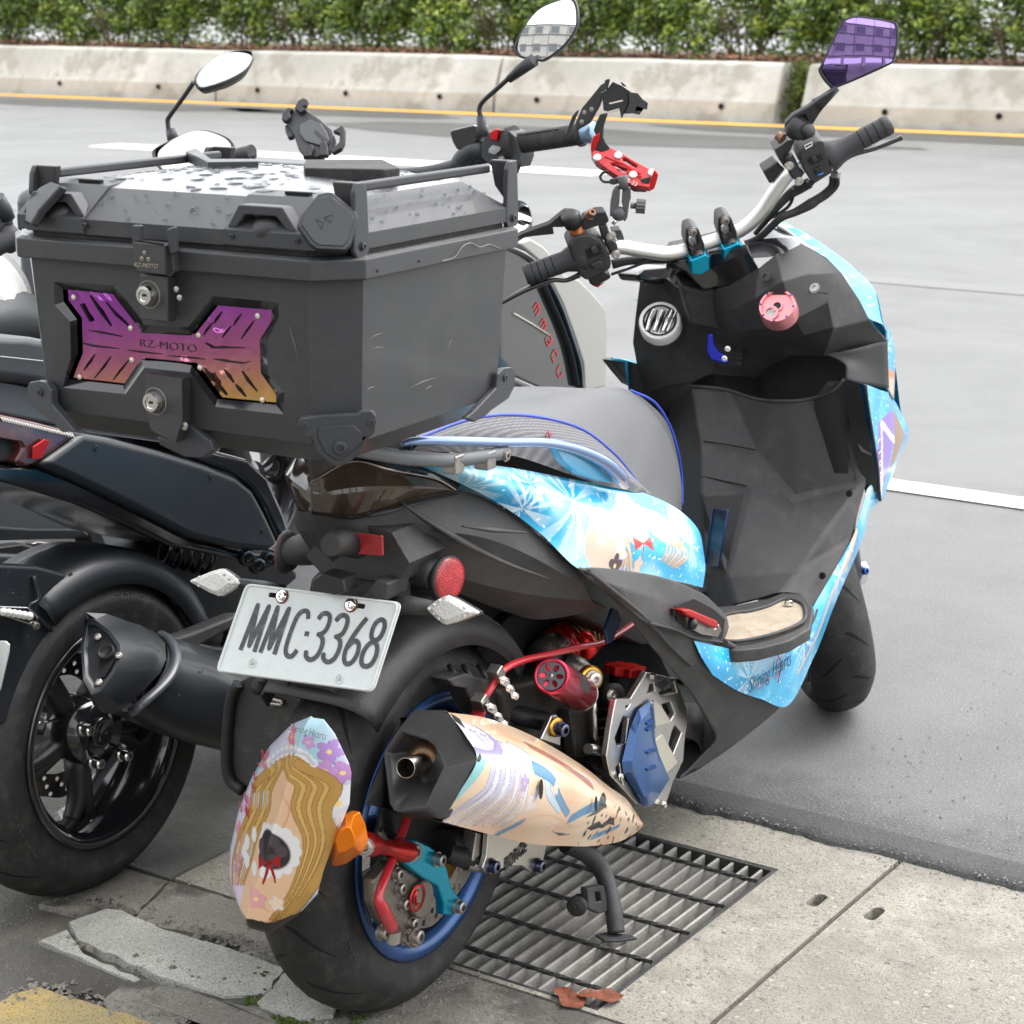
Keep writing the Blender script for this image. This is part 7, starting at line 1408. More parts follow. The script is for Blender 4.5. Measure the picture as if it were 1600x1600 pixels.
# water drops and puddles
WAT = mat('water', (.9, .95, 1), .02, trans=1, ior=1.33)
b = MB()
for i in range(230):
    x, y = rnd.uniform(X0 + .06, X1 - .06), rnd.uniform(Y0 + .06, Y1 - .06); f = max(abs((x - cc.x) / (X1 - X0 - .1) * 2), abs((y - cc.y) / (Y1 - Y0 - .1) * 2)); z = 1.0975 + .0145 * (1 - f ** 2.2)
    r = rnd.uniform(.0012, .0048) * (1.6 if i % 9 == 0 else 1); a = rnd.uniform(0, 6); st = rnd.uniform(1, 2.4); n = 14; ol = []
    for k in range(n): t_ = k * 2 * math.pi / n; q = r * (1 + .4 * noise.noise(V(math.cos(t_) * 1.5, math.sin(t_) * 1.5, i))); ol.append(V(q * math.cos(t_) * st, q * math.sin(t_), 0))
    R3 = Matrix.Rotation(a * .15, 3, 'Z'); ol = [R3 @ p for p in ol]; c_ = V(x, y, z + .0002)
    b.add([c_ + p for p in ol] + [c_ + p * .8 + V(0, 0, .0009) for p in ol] + [c_ + V(0, 0, .0011)], [(k, (k + 1) % n, n + (k + 1) % n, n + k) for k in range(n)] + [(n + k, n + (k + 1) % n, 2 * n) for k in range(n)], True)
for i in range(70):
    if i % 2: x = rnd.uniform(X0 + .06, X1 - .06); t_ = rnd.random(); p = V(x, Y0 + .008 + .042 * t_, 1.068 + .0295 * t_ + .0003)
    else: y = rnd.uniform(Y0 + .06, Y1 - .06); t_ = rnd.random(); p = V(X1 - .008 - .042 * t_, y, 1.068 + .0295 * t_ + .0003)
    r = rnd.uniform(.0008, .0026); lathe(b, [(-.0003, r), (r * .5, r * .75), (r * .75, .0001)], p, V(0, -.5, .8) if i % 2 else V(.5, 0, .8), 8)
x = b.build('water_drops', WAT, lid, fix=False); x['kind'] = 'stuff'
# lid end straps, tie-down loops, corner caps
def rp(name, px, th, m=CASEG, d=.004, bev=.0018, parent=None, holes=(), P=None, N=None):
    b = MB(); pplate(b, px, list(holes), th, P=(P if P is not None else V(0, Y0 + .008, 0)) + V(0, 0, 0) + (N or V(0, -1, 0)) * d, N=N or V(0, -1, 0)); return b.build(name, m, parent or TB, bevel=bev)
def lid_piece(x0, x1, w=.0022, name='lid_end_plate'):
    b = MB(); prof = [(Y0 + .008 - w, 1.054), (Y0 + .008 - w, 1.069), (Y0 + .050 - w * .6, 1.0975 + w), (Y0 + .075, 1.1015 + w * .6)]
    lo = [[V(x, y, z) for y, z in prof] for x in (x0, x1)]; lo2 = [[V(x, y + .006, z - .004) for y, z in prof] for x in (x0, x1)]
    linsheet(b, [lo[0], lo[1]]); linsheet(b, [lo2[0], lo[0]]); linsheet(b, [lo[1], lo2[1]]); return b.build(name, CASEG, TB, bevel=.001)
lid_piece(-.168, -.075); lid_piece(.108, .222)
for xc in (-.118, .155):
    b = MB(); yy = Y0 + .012; pts = [V(xc - .040, yy, 1.074), V(xc - .028, yy - .006, 1.092), V(xc + .024, yy - .006, 1.092), V(xc + .042, yy, 1.074)]
    pl_o = [(-.044, 1.070), (-.028, 1.094), (.026, 1.094), (.044, 1.070), (.032, 1.070), (.018, 1.084), (-.020, 1.084), (-.032, 1.070)]
    plate(b, [(x_, z_ - 1.07) for x_, z_ in pl_o], [], V(xc, yy - .004, 1.07), V(1, 0, 0), V(0, 0, 1), V(0, -1, 0), .018); b.build('tie_down_loop', CASEG, TB, bevel=.002)
    b = MB(); lathe(b, [(0, .020), (.006, .018), (.010, .010), (.011, .0001)], V(xc, Y0 + .022, 1.074), V(0, -.55, .83), 24); b.build('loop_boss', BLK2, TB)
    for dx in (-.035, .045): bolt(TB, V(xc + dx, Y0 + .0055, 1.0625), (0, -1, 0), .0026, .0018, CASEG)
    b = MB(); box(b, V(xc + .01, Y0 + .058, 1.1025), (.03, .006, .003)); b.build('strap_slot', GRV, TB)
# faceted corner cap with two raised triangles
ccp = [(464, 352), (468, 338), (497, 303), (510, 300), (520, 301), (556, 330), (560, 342), (549, 380), (540, 390), (495, 388), (484, 380)]
NC_ = V(.55, -.75, .42).normalized(); PC_ = V(.222, -.442, 1.075)
b = MB(); pplate(b, ccp, [], .012, P=PC_ + NC_ * .010, N=NC_); cap_ = b.build('corner_cap', CASEG, TB, bevel=.003, seg=3)
b = MB(); cen = Vector((512, 346)); pplate(b, [tuple(cen + (Vector(p) - cen) * .86) for p in ccp], [], .002, P=PC_ + NC_ * .0116, N=NC_); b.build('cap_face', CASEG, cap_, bevel=.0008)
for tri in (((494, 342), (505, 346), (503, 357)), ((507, 340), (521, 334), (516, 347))):
    b = MB(); q = [UN(x, y, PC_ + NC_ * .0118, NC_) for x, y in tri]; tube(b, q + [q[0]], .0006, 5); b.build('embossed_triangle', CASEG, cap_)
b = MB(); pplate(b, [(40, 318), (60, 292), (78, 283), (96, 290), (60, 330), (48, 350), (38, 345)], [], .01, P=V(-.165, -.45, 1.08), N=V(-.3, -.8, .5)); b.build('corner_cap', CASEG, TB, bevel=.003)
# carrying rails left and right
def rail_(xr, sx):
    b = MB(); box(b, V(xr, (Y0 + Y1) / 2, 1.110), (.008, Y1 - Y0 - .10, .010)); r = b.build('carry_rail', CASEG, TB, bevel=.003)
    for yb, sg in ((Y0 + .045, 1), (Y1 - .040, -1)):
        zb = -.066 if sx > 0 else -.028; b = MB()
        plate(b, [(-.010, zb), (.010, zb), (.014, zb + .006), (.011, -.002), (.006, .006), (-.006, .006), (-.011, -.002), (-.014, zb + .006)], [], V(xr + sx * .026, yb, 1.112), V(0, 1, 0), V(0, 0, 1), V(sx, 0, 0), .006); bk = b.build('rail_bracket', CASEG, TB, bevel=.002)
        b = MB(); k_ = sx; plate(b, [(0, -.022), (.024 * k_, -.05 if sx > 0 else -.026), (.024 * k_, .006), (-.006 * k_, .006)], [], V(xr, yb - .004 * sg, 1.112), V(1, 0, 0), V(0, 0, 1), V(0, -1, 0), .010); b.build('bracket_web', BLK2, bk, bevel=.0015)
        if sx > 0: bolt(bk, V(xr + sx * .0262, yb, 1.056), (sx, 0, 0), .004, .003, CASEG)
rail_(.224, 1); rail_(-.148, -1)
for xc in (.06,):
    pass
b = MB(); pts = [U(x, y, Z=1.118) for x, y in ((474, 257), (478, 249), (600, 249), (625, 262), (600, 264), (476, 262))]; b.add(pts + [p - V(0, 0, .012) for p in pts], [tuple(range(6))] + [(i, (i + 1) % 6, 6 + (i + 1) % 6, 6 + i) for i in range(6)]); b.build('lid_pad', RUB, TB, bevel=.002)
b = MB(); pts = [U(x, y, Z=1.118) for x, y in ((290, 236), (306, 231), (330, 248), (400, 248), (404, 252), (325, 253), (308, 244))]; b.add(pts + [p - V(0, 0, .012) for p in pts], [tuple(range(7))] + [(i, (i + 1) % 7, 7 + (i + 1) % 7, 7 + i) for i in range(7)]); b.build('rail_foot_plate', CASEG, TB, bevel=.001)
# upper latch
LN = V(0, -1, 0)
b = MB(); plate(b, [(-.032, .0), (.032, .0), (.032, .02), (.014, .038), (-.014, .038), (-.032, .02)], [], V(.052, Y0 + .012, 1.068), V(1, 0, 0), V(0, .82, .57), V(0, -.57, .82), .004); hs_ = b.build('hasp_plate', CASE, TB, bevel=.001)
bolt(hs_, V(.052, Y0 + .030, 1.0815), V(0, -.57, .82), .0034, .0022, CASEG)
la = rp('latch_lever', [(206, 378), (257, 383), (258, 430), (213, 424)], .022, CASE, .026, .0015)
rp('latch_slot', [(216, 375), (256, 381), (255, 384), (217, 378)], .001, GRV, .0268, 0, la)
for px in ((206, 380, 206, 352, 219, 352, 219, 378), (262, 386, 260, 358, 272, 354, 275, 395, 265, 398)):
    rp('latch_ear', [(px[i], px[i + 1]) for i in range(0, len(px), 2)], .006, CASEG, .022, .0015, la)
rp('latch_side', [(258, 384), (268, 392), (272, 425), (266, 432), (258, 430)], .016, CASE, .018, .001, la)
ll = rp('lock_body', [(218, 428), (262, 432), (262, 504), (219, 499)], .014, CASE, .016, .0015)
GLDI = mat('pale_gold_print', (.30, .26, .19), .5)
text('latch_lettering', 'RZ-MOTO', .0062, UN(228, 415, V(0, Y0 + .008 - .0262, 0), V(0, -1, 0)), V(1, 0, 0), V(0, 0, 1), GLDI, la, shear=.3, sx=1.1, lift=.0004)
for x, y in ((225.5, 395), (221.5, 404), (232, 405)):
    b = MB(); lathe(b, [(0, .0022), (.0003, .0022), (.0003, .0009)], UN(x, y, V(0, Y0 + .008 - .0264, 0), LN), LN, 12); b.build('latch_emblem', GLDI, la)
def lock(px, py, dy):
    c = UN(px, py, V(0, dy, 0), LN); b = MB(); lathe(b, [(-.004, .0105), (.006, .0105), (.009, .0095), (.0092, .0065), (.0075, .006), (.0075, .0001)], c, LN, 28); o = b.build('lock_barrel', CHR, TB, auto=40)
    b = MB(); box(b, c + LN * .0078, (.0045, .001, .0025)); b.build('keyhole', GRV, o); b = MB(); lathe(b, [(0, .0145), (.0003, .0145), (.0003, .0139), (0, .0139)], c - LN * -.0002, LN, 28); b.build('lock_print', GLDI, o)
lock(233, 460, Y0 + .008 - .0165)
l2 = rp('lower_latch', [(226, 584), (284, 592), (285, 655), (274, 692), (250, 680), (236, 672), (229, 650)], .014, CASE, .010, .002); lock(243, 627, Y0 + .008 - .0105)
rp('lower_latch_side', [(272, 690), (288, 660), (330, 690), (334, 705), (320, 716), (285, 714), (248, 696), (244, 680)], .012, CASEG, -.006, .003); bolt(TB, UN(288, 665, V(0, Y0 + .004, 0), LN), LN, .004, .003, ALU)
for x, y in ((276, 452), (281, 465)): bolt(TB, UN(x, y, V(0, Y0 - .002, 0), LN), LN, .0025, .002, ALU)
# lower corner guards
NG = V(.55, -.8, 0).normalized(); PG = V(.222, -.430, .86)
g1 = MB(); pplate(g1, [(466, 662), (470, 653), (484, 651), (556, 648), (562, 643), (582, 642), (588, 650), (587, 676), (580, 682), (572, 688), (566, 702), (548, 722), (528, 730), (512, 724), (498, 712), (492, 700), (486, 682), (470, 680)], [], .012, P=PG + NG * .012, N=NG); cg = g1.build('corner_guard', CASEG, TB, bevel=.003, seg=3)
g2 = MB(); pplate(g2, [(498, 668), (552, 664), (566, 676), (566, 692), (544, 712), (528, 720), (508, 708), (496, 682)], [], .003, P=PG + NG * .0145, N=NG); b2_ = g2.build('guard_face', CASEG, cg, bevel=.0015)
bolt(cg, UN(532, 699, PG + NG * .0146, NG), NG, .007, .004, CASEG); bolt(cg, UN(476, 665, PG + NG * .0122, NG), NG, .004, .002, CASEG); bolt(cg, UN(580, 660, PG + NG * .0122, NG), NG, .004, .002, CASEG)
b = MB(); pplate(b, [(42, 606), (46, 597), (58, 595), (72, 598), (80, 610), (81, 632), (112, 668), (118, 674), (96, 676), (82, 660), (54, 640), (44, 630)], [], .010, P=V(-.15, Y0 + .016, .86) + V(0, -.006, 0), N=V(-.2, -1, 0)); lg = b.build('corner_guard', CASEG, TB, bevel=.003); bolt(lg, UN(63, 613, V(-.15, Y0 + .0095, .86), V(-.2, -1, 0)), LN, .004, .002, CASEG)
b = MB(); pplate(b, [(778, 584), (786, 576), (802, 574), (806, 584), (805, 604), (796, 622), (770, 640), (760, 650), (742, 660), (728, 654), (740, 644), (776, 606)], [], .008, X=X1 - .012); fg = b.build('corner_guard', CASEG, TB, bevel=.003); bolt(fg, U(789, 590, X=X1 - .012), (1, 0, 0), .004, .002, CASEG)
bolt(case, U(767, 399, X=X1 - .013), (1, 0, 0), .003, .002, CASEG)
for x, y in ((590, 423), (655, 408)): bolt(rm, U(x, y, X=X1), (1, 0, 0), .0016, .001, CASEG)
# scuffs: fine pale scratches
b = MB()
for (x0, y0, x1, y1) in ((700, 448, 722, 446), (575, 530, 600, 520), (580, 545, 600, 543), (640, 606, 680, 590), (452, 510, 466, 560), (572, 610, 586, 604), (664, 610, 676, 602), (700, 545, 706, 530)):
    P_a, P_b = (U(x0, y0, X=X1 - .0128), U(x1, y1, X=X1 - .0128)) if x0 > 560 else (RPx(x0, y0, .0003), RPx(x1, y1, .0003)); tube(b, [P_a, P_a.lerp(P_b, .5) + V(0, 0, .001), P_b], [.0001, .0004, .0001], 4)
sc_l = catmull(VX(*[(x, y, X1 + .0004) for x, y in ((690, 408), (710, 402), (722, 386), (735, 380), (750, 386), (765, 382), (780, 388))]), 40); tube(b, sc_l, .0005, 4)
x = b.build('scratches', mat('scratch', (.2, .2, .2), .6), case); x['kind'] = 'stuff'
# ================================================================ black scooter behind
B_ = thing('scooter', (-.6, .055, 0), 'black scooter parked second, with black wheel, dark silencer and red MMBCU lettering on its shield', 'scooter')
BC = V(-.60, .055, .238)
tyb, rimb = wheel(B_, BC.x, BC.y, BC.z, .250, .068, .160, GLOSS, 'rear', 5, spoke=.9, sm=BLK2, fat=1.25, split=.12)
ring_text('KENDA', .205, BC, 1.25, .021, RUBT, tyb, BC.x + .0675); ring_text('TUBELESS', .205, BC, 3.6, .014, RUBT, tyb, BC.x + .0675)
dk = disc(B_, V(BC.x, BC.y, BC.z), .075, .112, BC.x - .03, .005, STEEL, 18)
for px, py in ((127, 1138), (143, 1190), (187, 1178)): bolt(B_, U(px, py, X=BC.x + .045), (1, 0, 0), .009, .02, CHR)
b = MB(); lathe(b, [(0, .0001), (0, .024), (.006, .024), (.008, .018), (.006, .017), (.006, .0001)], U(158, 1143, X=BC.x + .045), (1, 0, 0), 28); b.build('hub_cap', GLOSS, B_)
b = MB(); tube(b, [U(x, y, X=BC.x + .055) for x, y in ((52, 1131), (70, 1129), (90, 1124))], .0022, 6); b.build('machined_spoke_edge', CHR, B_)
def bp_(name, px, X, th, m, bev=.004, parent=None, label=None, holes=()): b = MB(); pplate(b, px, list(holes), th, X=X); return b.build(name, m, parent or B_, bevel=bev, label=label)
SAT = mat('satin_dark_paint', (.012, .0145, .018), .40, coat=.12, bump=.1, bscale=900, rvar=.06)
# silencer
r0 = VX((250, 992, -.50), (300, 1005, -.50), (360, 1030, -.49), (440, 1065, -.48)); r1 = VX((262, 1028, -.44), (310, 1045, -.44), (365, 1068, -.43), (440, 1100, -.43)); r2b = VX((240, 1075, -.42), (300, 1098, -.42), (360, 1125, -.42), (440, 1150, -.42)); r3 = VX((200, 1112, -.44), (270, 1150, -.44), (350, 1172, -.44), (420, 1190, -.44)); r4 = [p + V(-.09, 0, .01) for p in r3]
b = MB(); sheet(b, [[p + V(-.05, 0, -.02) for p in r0], r0, r1, r2b, r3, r4], 16, 40); bs_ = b.build('silencer', SAT, B_)
text('embossed_mark', 'N', .016, U(310, 1053, X=-.4385), V(-.1, 1, -.1), V(.3, 0, 1), DARK, bs_, lift=.002, shear=.2)
b = MB(); tube(b, VX((250, 990, -.497), (266, 1000, -.47), (276, 1028, -.436), (262, 1062, -.418), (222, 1100, -.42), (204, 1114, -.436)), .008, 10, n=40, squash=.6); b.build('silencer_highlight_ring', mat('grey_highlight_ring', (.05, .055, .065), .35, coat=.3), B_)  # ring at the end cap edge, its lighter grey paints in the highlight
Sl = VX((150, 967, -.50), (190, 974, -.49), (240, 986, -.49), (258, 1004, -.46), (260, 1030, -.435), (250, 1052, -.42), (205, 1098, -.42), (180, 1116, -.44), (170, 1112, -.48), (150, 1000, -.53))
Fl = VX((133, 968, -.52), (148, 968, -.50), (170, 984, -.47), (187, 1006, -.445), (189, 1026, -.435), (178, 1052, -.43), (158, 1080, -.43), (143, 1086, -.44), (130, 1062, -.46), (126, 1010, -.50))
cfl = sum(Fl, V(0, 0, 0)) / 10; mdv = (sum(Sl, V(0, 0, 0)) / 10 - cfl).normalized(); i1 = [cfl + (p - cfl) * .85 for p in Fl]; i2 = [cfl + (p - cfl) * .78 + mdv * .006 for p in Fl]
Md = [a.lerp(b_, .55) + (a.lerp(b_, .55) - (cfl + mdv * .05)).normalized() * .012 for a, b_ in zip(Fl, Sl)]
b = MB(); linsheet(b, [l + [l[0]] for l in (Sl, Md, Fl, i1, i2)], True); b.add(i2, [tuple(range(10))]); bc_ = b.build('silencer_end_cap', SAT, B_, auto=38)
nb3 = (Fl[3] - Fl[9]).cross(Fl[7] - Fl[1]).normalized(); nb3 = -nb3 if nb3.dot(mdv) > 0 else nb3
pb3 = cfl + mdv * .004
def be(px, py, d=0): return UN(px, py, pb3 + nb3 * d, nb3)
b = MB(); pplate(b, [(155, 1002), (163, 1002), (184, 1017), (184, 1024), (163, 1058), (156, 1058)], [], .001, P=pb3 + nb3 * .003, N=nb3); b.build('outlet_recess', GRV, bc_)
b = MB(); p_ = be(168, 1022, .003); lathe(b, [(0, .012), (.008, .012), (.009, .0105), (.003, .010), (.003, .0001)], p_, nb3, 20); b.build('outlet_pipe', DARK, bc_)
for x, y in ((153, 995), (186, 1024), (155, 1066)): bolt(bc_, be(x, y, .003), nb3, .0042, .004, ALU)
bolt(B_, U(273, 1088, X=-.425), (1, -.2, 0), .007, .004, ALU)
# hugger fender with lamp and plate holder
b = MB(); rows = []
for k in range(26):
    a = R_(22) + R_(96) * k / 25; rr = .277
    rows.append([V(BC.x + x, BC.y + (rr - dr) * math.cos(a), BC.z + (rr - dr) * math.sin(a)) for x, dr in ((-.07, .03), (-.06, .005), (-.02, 0), (.03, .0), (.058, .006), (.070, .022), (.073, .05))])
linsheet(b, rows, True); b.build('rear_fender', SAT, B_, solid=.004)
bp_('fender_side', [(-20, 880), (60, 884), (120, 900), (118, 930), (108, 962), (84, 1000), (62, 1040), (42, 1085), (20, 1130), (-30, 1140)], BC.x + .06, .02, SAT, .006)
b = MB(); tube(b, VX((52, 900, BC.x + .062), (60, 935, BC.x + .066), (46, 950, BC.x + .064), (80, 985, BC.x + .064)), .003, 8, n=20); b.build('fender_crease', SAT, B_)
lh = bp_('lamp_housing', [(-10, 946), (45, 948), (56, 958), (62, 966), (56, 980), (45, 976), (0, 962), (-10, 962)], BC.x + .078, .012, CHR, .003)
for i in range(6): b = MB(); lathe(b, [(0, .006), (.004, .0045), (.005, .0001)], U(6 + i * 8, 956 + i * 1.3, X=BC.x + .079), (1, -.3, 0), 12); b.build('lamp_diode', CLEAR, lh)
bolt(B_, U(56, 978, X=BC.x + .08), (1, 0, 0), .005, .004, STEEL)
b = MB(); pplate(b, [(-40, 1000), (8, 1002), (14, 1008), (13, 1020), (0, 1076), (-10, 1100), (-60, 1100)], [], .003, Y=-.16); b.build('number_plate', WHT, B_, bevel=.001)
# swing arm, spring, brackets
bp_('swing_arm', [(268, 1000), (300, 990), (370, 962), (400, 960), (400, 1040), (360, 1040), (300, 1010)], -.50, .03, BLK, .005, holes=[[(318, 1006), (358, 985), (372, 990), (366, 1012), (340, 1012)]])
sp0, sp1 = U(250, 850, X=-.60), U(330, 870, X=-.56)
b = MB(); pts = []; sa2 = (sp1 - sp0).normalized(); f1_, f2_, _ = frame(sa2)
for k in range(70): t_ = k / 69; a = t_ * 5 * 6.28; pts.append(sp0.lerp(sp1, t_) + (f1_ * math.cos(a) + f2_ * math.sin(a)) * .028)
tube(b, pts, .005, 8); b.build('spring', GLOSS, B_)
bp_('engine_mass', [(235, 880), (300, 850), (440, 860), (470, 900), (400, 960), (290, 985), (255, 930)], -.62, .12, DARK, .01)
bp_('lower_frame', [(180, 940), (250, 900), (420, 900), (480, 1000), (380, 1060), (260, 1000)], -.66, .08, DARK, .01)
for (x, y) in ((384, 870), (400, 882), (418, 872)): bolt(B_, U(x, y, X=-.52), (1, -.5, 0), .012, .012, mat('dark_chrome', (.2, .2, .2), .25, metal=1))
b = MB(); tube(b, VX((275, 950, -.56), (290, 985, -.55), (305, 1005, -.54)), .012, 12); b.build('mesh_hose', mat('mesh_hose', (.02, .02, .02), .5, bump=1, bscale=900), B_)
# tail
TLX = -.50
o_ = [(62, 726), (130, 677), (180, 686), (250, 704), (320, 726), (370, 746), (398, 768), (418, 805), (438, 848), (420, 862), (370, 858), (300, 842), (200, 790), (120, 752)]
b = MB(); pplate(b, o_, [], .24, X=TLX); b.build('tail_cowl', SAT, B_, bevel=.016, seg=4)
bp_('tail_upper_strip', [(250, 690), (330, 702), (390, 718), (420, 745), (440, 790), (455, 840), (440, 850), (418, 800), (396, 764), (368, 742), (310, 720)], TLX - .03, .16, GLOSS, .01)
bp_('tail_belly', [(-40, 725), (60, 728), (130, 755), (200, 790), (300, 842), (380, 862), (440, 872), (380, 876), (260, 852), (200, 822), (120, 788), (60, 770), (-40, 742)], TLX - .02, .2, GLOSS, .012)
bp_('tail_deck', [(-40, 588), (30, 600), (55, 606), (80, 640), (130, 672), (80, 664), (-40, 640)], TLX - .04, .18, GREY1, .006)
TLM = mat('red_smoke_lens', (.07, .018, .018), .1, coat=1, var=.6, vscale=25)
tl = bp_('tail_light', [(-30, 640), (60, 660), (122, 677), (92, 700), (60, 722), (38, 730), (24, 722), (36, 700), (30, 690), (-30, 680)], TLX - .005, .15, TLM, .005)
for i in range(26): b = MB(); q0 = U(2 + i * 4.4, 652 + i * 1.05, X=TLX - .003); tube(b, [q0, U(6 + i * 4.4, 659 + i * 1.0, X=TLX - .003)], .0012, 5); b.build('reflector_rib', CLEAR, tl)
bp_('tail_light_core', [(52, 698), (70, 686), (78, 690), (66, 716), (52, 718)], TLX + .001, .002, RED, .001, tl)
bp_('tail_rear_panel', [(-40, 680), (22, 684), (30, 700), (20, 722), (-40, 726)], TLX - .02, .12, BLK2, .006)
BSEAT = mat('black_seat', (.03, .034, .038), .38, bump=.4, bscale=500)
bp_('seat', [(-60, 522), (20, 526), (60, 528), (120, 540), (200, 600), (120, 620), (50, 602), (-60, 590)], -.52, .26, BSEAT, .022)
b = MB()
for i in range(24): q0 = U(-20 + i * 4.2, 555 + i * .45, X=-.5175); tube(b, [q0, q0 + V(0, .003, 0)], .0006, 4)
x = b.build('seat_stitching', SILV, B_); x['kind'] = 'stuff'
b = MB()
for i in range(150):
    k = i % 2
    if k == 0: x_, y_, X_ = rnd.uniform(-0, 60), rnd.uniform(985, 1090), BC.x + .0603
    elif k == 1: x_, y_, X_ = rnd.uniform(0, 110), rnd.uniform(892, 940), BC.x + .0603
    else: t_ = rnd.random(); x_, y_, X_ = 150 + t_ * 250, 690 + t_ * 85 + rnd.uniform(4, 30), TLX + .0004
    lathe(b, [(0, .0010 * rnd.uniform(.5, 1.5)), (.0007, .001), (.001, .0001)], U(x_, y_, X=X_), (1, 0, 0), 6)
x = b.build('water_beads', WAT, B_); x['kind'] = 'stuff'
for px, py in ((150, 700), (330, 745), (410, 830), (110, 900), (70, 1010)): bolt(B_, U(px, py, X=TLX if py < 860 else BC.x + .06), (1, 0, 0), .004, .002, BLK2)
# front shield with lettering
XSH = -.40
glass = mat('gloss_shield', (.035, .034, .032), .05, coat=1)
shp = [(700, 380), (797, 383), (822, 393), (842, 408), (864, 444), (881, 478), (898, 527), (911, 569), (914, 606), (900, 622), (870, 616), (804, 588), (700, 560)]
bs = bp_('gloss_shield', shp, XSH, .012, glass, .003)
b = MB(); tube(b, [U(x, y, X=XSH + .003) for x, y in ((780, 385), (797, 388), (822, 400), (840, 416), (860, 450), (876, 484), (892, 530), (904, 570), (907, 606))], .0065, 8, n=50, squash=.7); b.build('shield_trim', mat('blue_black_trim', (.006, .012, .02), .2, coat=.6), bs)
b = MB(); tube(b, [U(x, y, X=XSH + .003) for x, y in ((845, 440), (858, 470), (876, 512), (890, 555), (899, 602))], .010, 8, n=40, squash=.4); b.build('shield_step', mat('grey_step', (.03, .03, .032), .35), bs)
bp_('pale_leg_shield', [(807, 380), (830, 372), (850, 384), (866, 402), (884, 430), (907, 438), (924, 455), (940, 473), (948, 486), (951, 519), (948, 604), (914, 612), (912, 569), (898, 525), (880, 476), (862, 440), (842, 407), (822, 391)], XSH - .01, .05, GREYB, .006)
bp_('belly_cover', [(700, 555), (804, 590), (868, 618), (900, 640), (850, 660), (700, 640)], XSH + .01, .1, BLK2, .008)
WE = [(826, 493), (856, 522)]
b = MB(); tube(b, [U(x, y, X=XSH + .001) for x, y in ((802, 490), (830, 506), (858, 524))], .0022, 6); b.build('pale_stripe', mat('cream_stripe', (.45, .43, .36), .4), bs)
REDL = mat('red_lettering', (.62, .015, .02), .4)
gly = {'M': [[(0, 0), (0, .7), (.12, 1), (.38, 1), (.5, .8), (.5, 0)], [(.5, .8), (.62, 1), (.88, 1), (1, .7), (1, 0)]], 'B': [[(0, .5), (0, .85), (.15, 1), (.85, 1), (1, .85), (1, .65), (.8, .5), (.45, .5)], [(.8, .5), (1, .35), (1, .12), (.85, 0), (.15, 0), (0, .15), (0, .25)]],
       'C': [[(1, 1), (.2, 1), (0, .8), (0, .2), (.2, 0), (1, 0)]], 'U': [[(0, 1), (0, .2), (.2, 0), (.8, 0), (1, .2), (1, 1)]]}
for ch, (x, y), (x2, y2) in zip('MMBCU', ((839, 483), (849, 508), (858, 531), (867, 556), (875, 580)), ((843, 494), (853, 519), (862, 543), (871, 566), (879, 590))):
    c0_ = U(x, y, X=XSH + .0012); a_d = (U(x2, y2, X=XSH + .0012) - U(x - 4, y - 11, X=XSH + .0012)).normalized(); n_d = V(1, 0, 0); u_d = n_d.cross(a_d) 
    b = MB(); s_ = .019; strokes(b, [[((p[0] - .5) * s_ , (p[1] - .5) * s_ * .95) for p in st] for st in gly[ch]], .0030, c0_, a_d, u_d, n_d, lift=.0006); b.build('red_letter', REDL, bs)
# bars of the black scooter
YB = .90
def bY(px, py, d=0): return U(px, py, Y=YB - d)
def by(name, px, th, m, d=0, bev=.003, parent=None, holes=()): b = MB(); pplate(b, px, list(holes), th, Y=YB - d); return b.build(name, m, parent or B_, bevel=bev)
def zb(*p): return [(680 + x / 6.667, 150 + y / 6.667) for x, y in p]
swb = by('switch_housing', zb((510, 440), (560, 380), (700, 355), (760, 360), (830, 420), (880, 560), (880, 640), (840, 750), (770, 760), (740, 720), (650, 750), (560, 720), (480, 640), (490, 520)), .05, CASEG, .02, .008)
by('kill_switch', zb((565, 380), (610, 350), (655, 345), (650, 400), (640, 470), (570, 450)), .01, RED, .028, .002, swb)
by('start_button', zb((550, 560), (590, 512), (670, 530), (682, 560), (620, 612), (555, 590)), .006, mat('pale_grey_button', (.25, .26, .27), .4), .026, .001, swb)
by('mode_button', zb((655, 640), (700, 625), (712, 650), (700, 705), (655, 700)), .006, MATS['pale_grey_button'], .026, .001, swb)
b = MB(); ce = bY(*zb((600, 562))[0], .0268); lathe(b, [(0, .0045), (.0003, .0045), (.0003, .0036)], ce, (0, -1, 0), 16); tube(b, [ce + V(-.0015, -.0004, -.002), ce + V(.0015, -.0004, .002)], .0005, 4); b.build('start_symbol', WHT, swb)
gp0, gp1 = bY(*zb((830, 500))[0]), bY(*zb((1500, 400))[0]); gd = (gp1 - gp0).normalized(); Lg = (gp1 - gp0).length
b = MB(); lathe(b, [(-.01, .0001), (-.01, .030), (.002, .031), (.004, .020), (.006, .0175), (Lg, .0175), (Lg, .0205), (Lg + .006, .0205), (Lg + .006, .0001)], gp0, gd, 28); gb = b.build('grip', RUB, B_, auto=40)
b = MB()
for i in range(7): tube(b, [gp0 + gd * (.015 + i * .011) + V(0, -.012, .014), gp0 + gd * (.024 + i * .011) + V(0, -.012, .014)], .0012, 5)
b.build('grip_ribs', GRIPM, gb)
b = MB(); lathe(b, [(Lg + .006, .016), (Lg + .028, .018), (Lg + .030, .015), (Lg + .030, .0001)], gp0, gd, 24); b.build('bar_end_weight', mat('pale_blue_bar_end', (.22, .32, .42), .3, metal=.7), B_)
b = MB(); tube(b, [bY(*q) for q in zb((240, 730), (300, 640), (400, 570), (520, 560))], .0165, 14, n=16); b.build('handlebar', CASEG, B_)
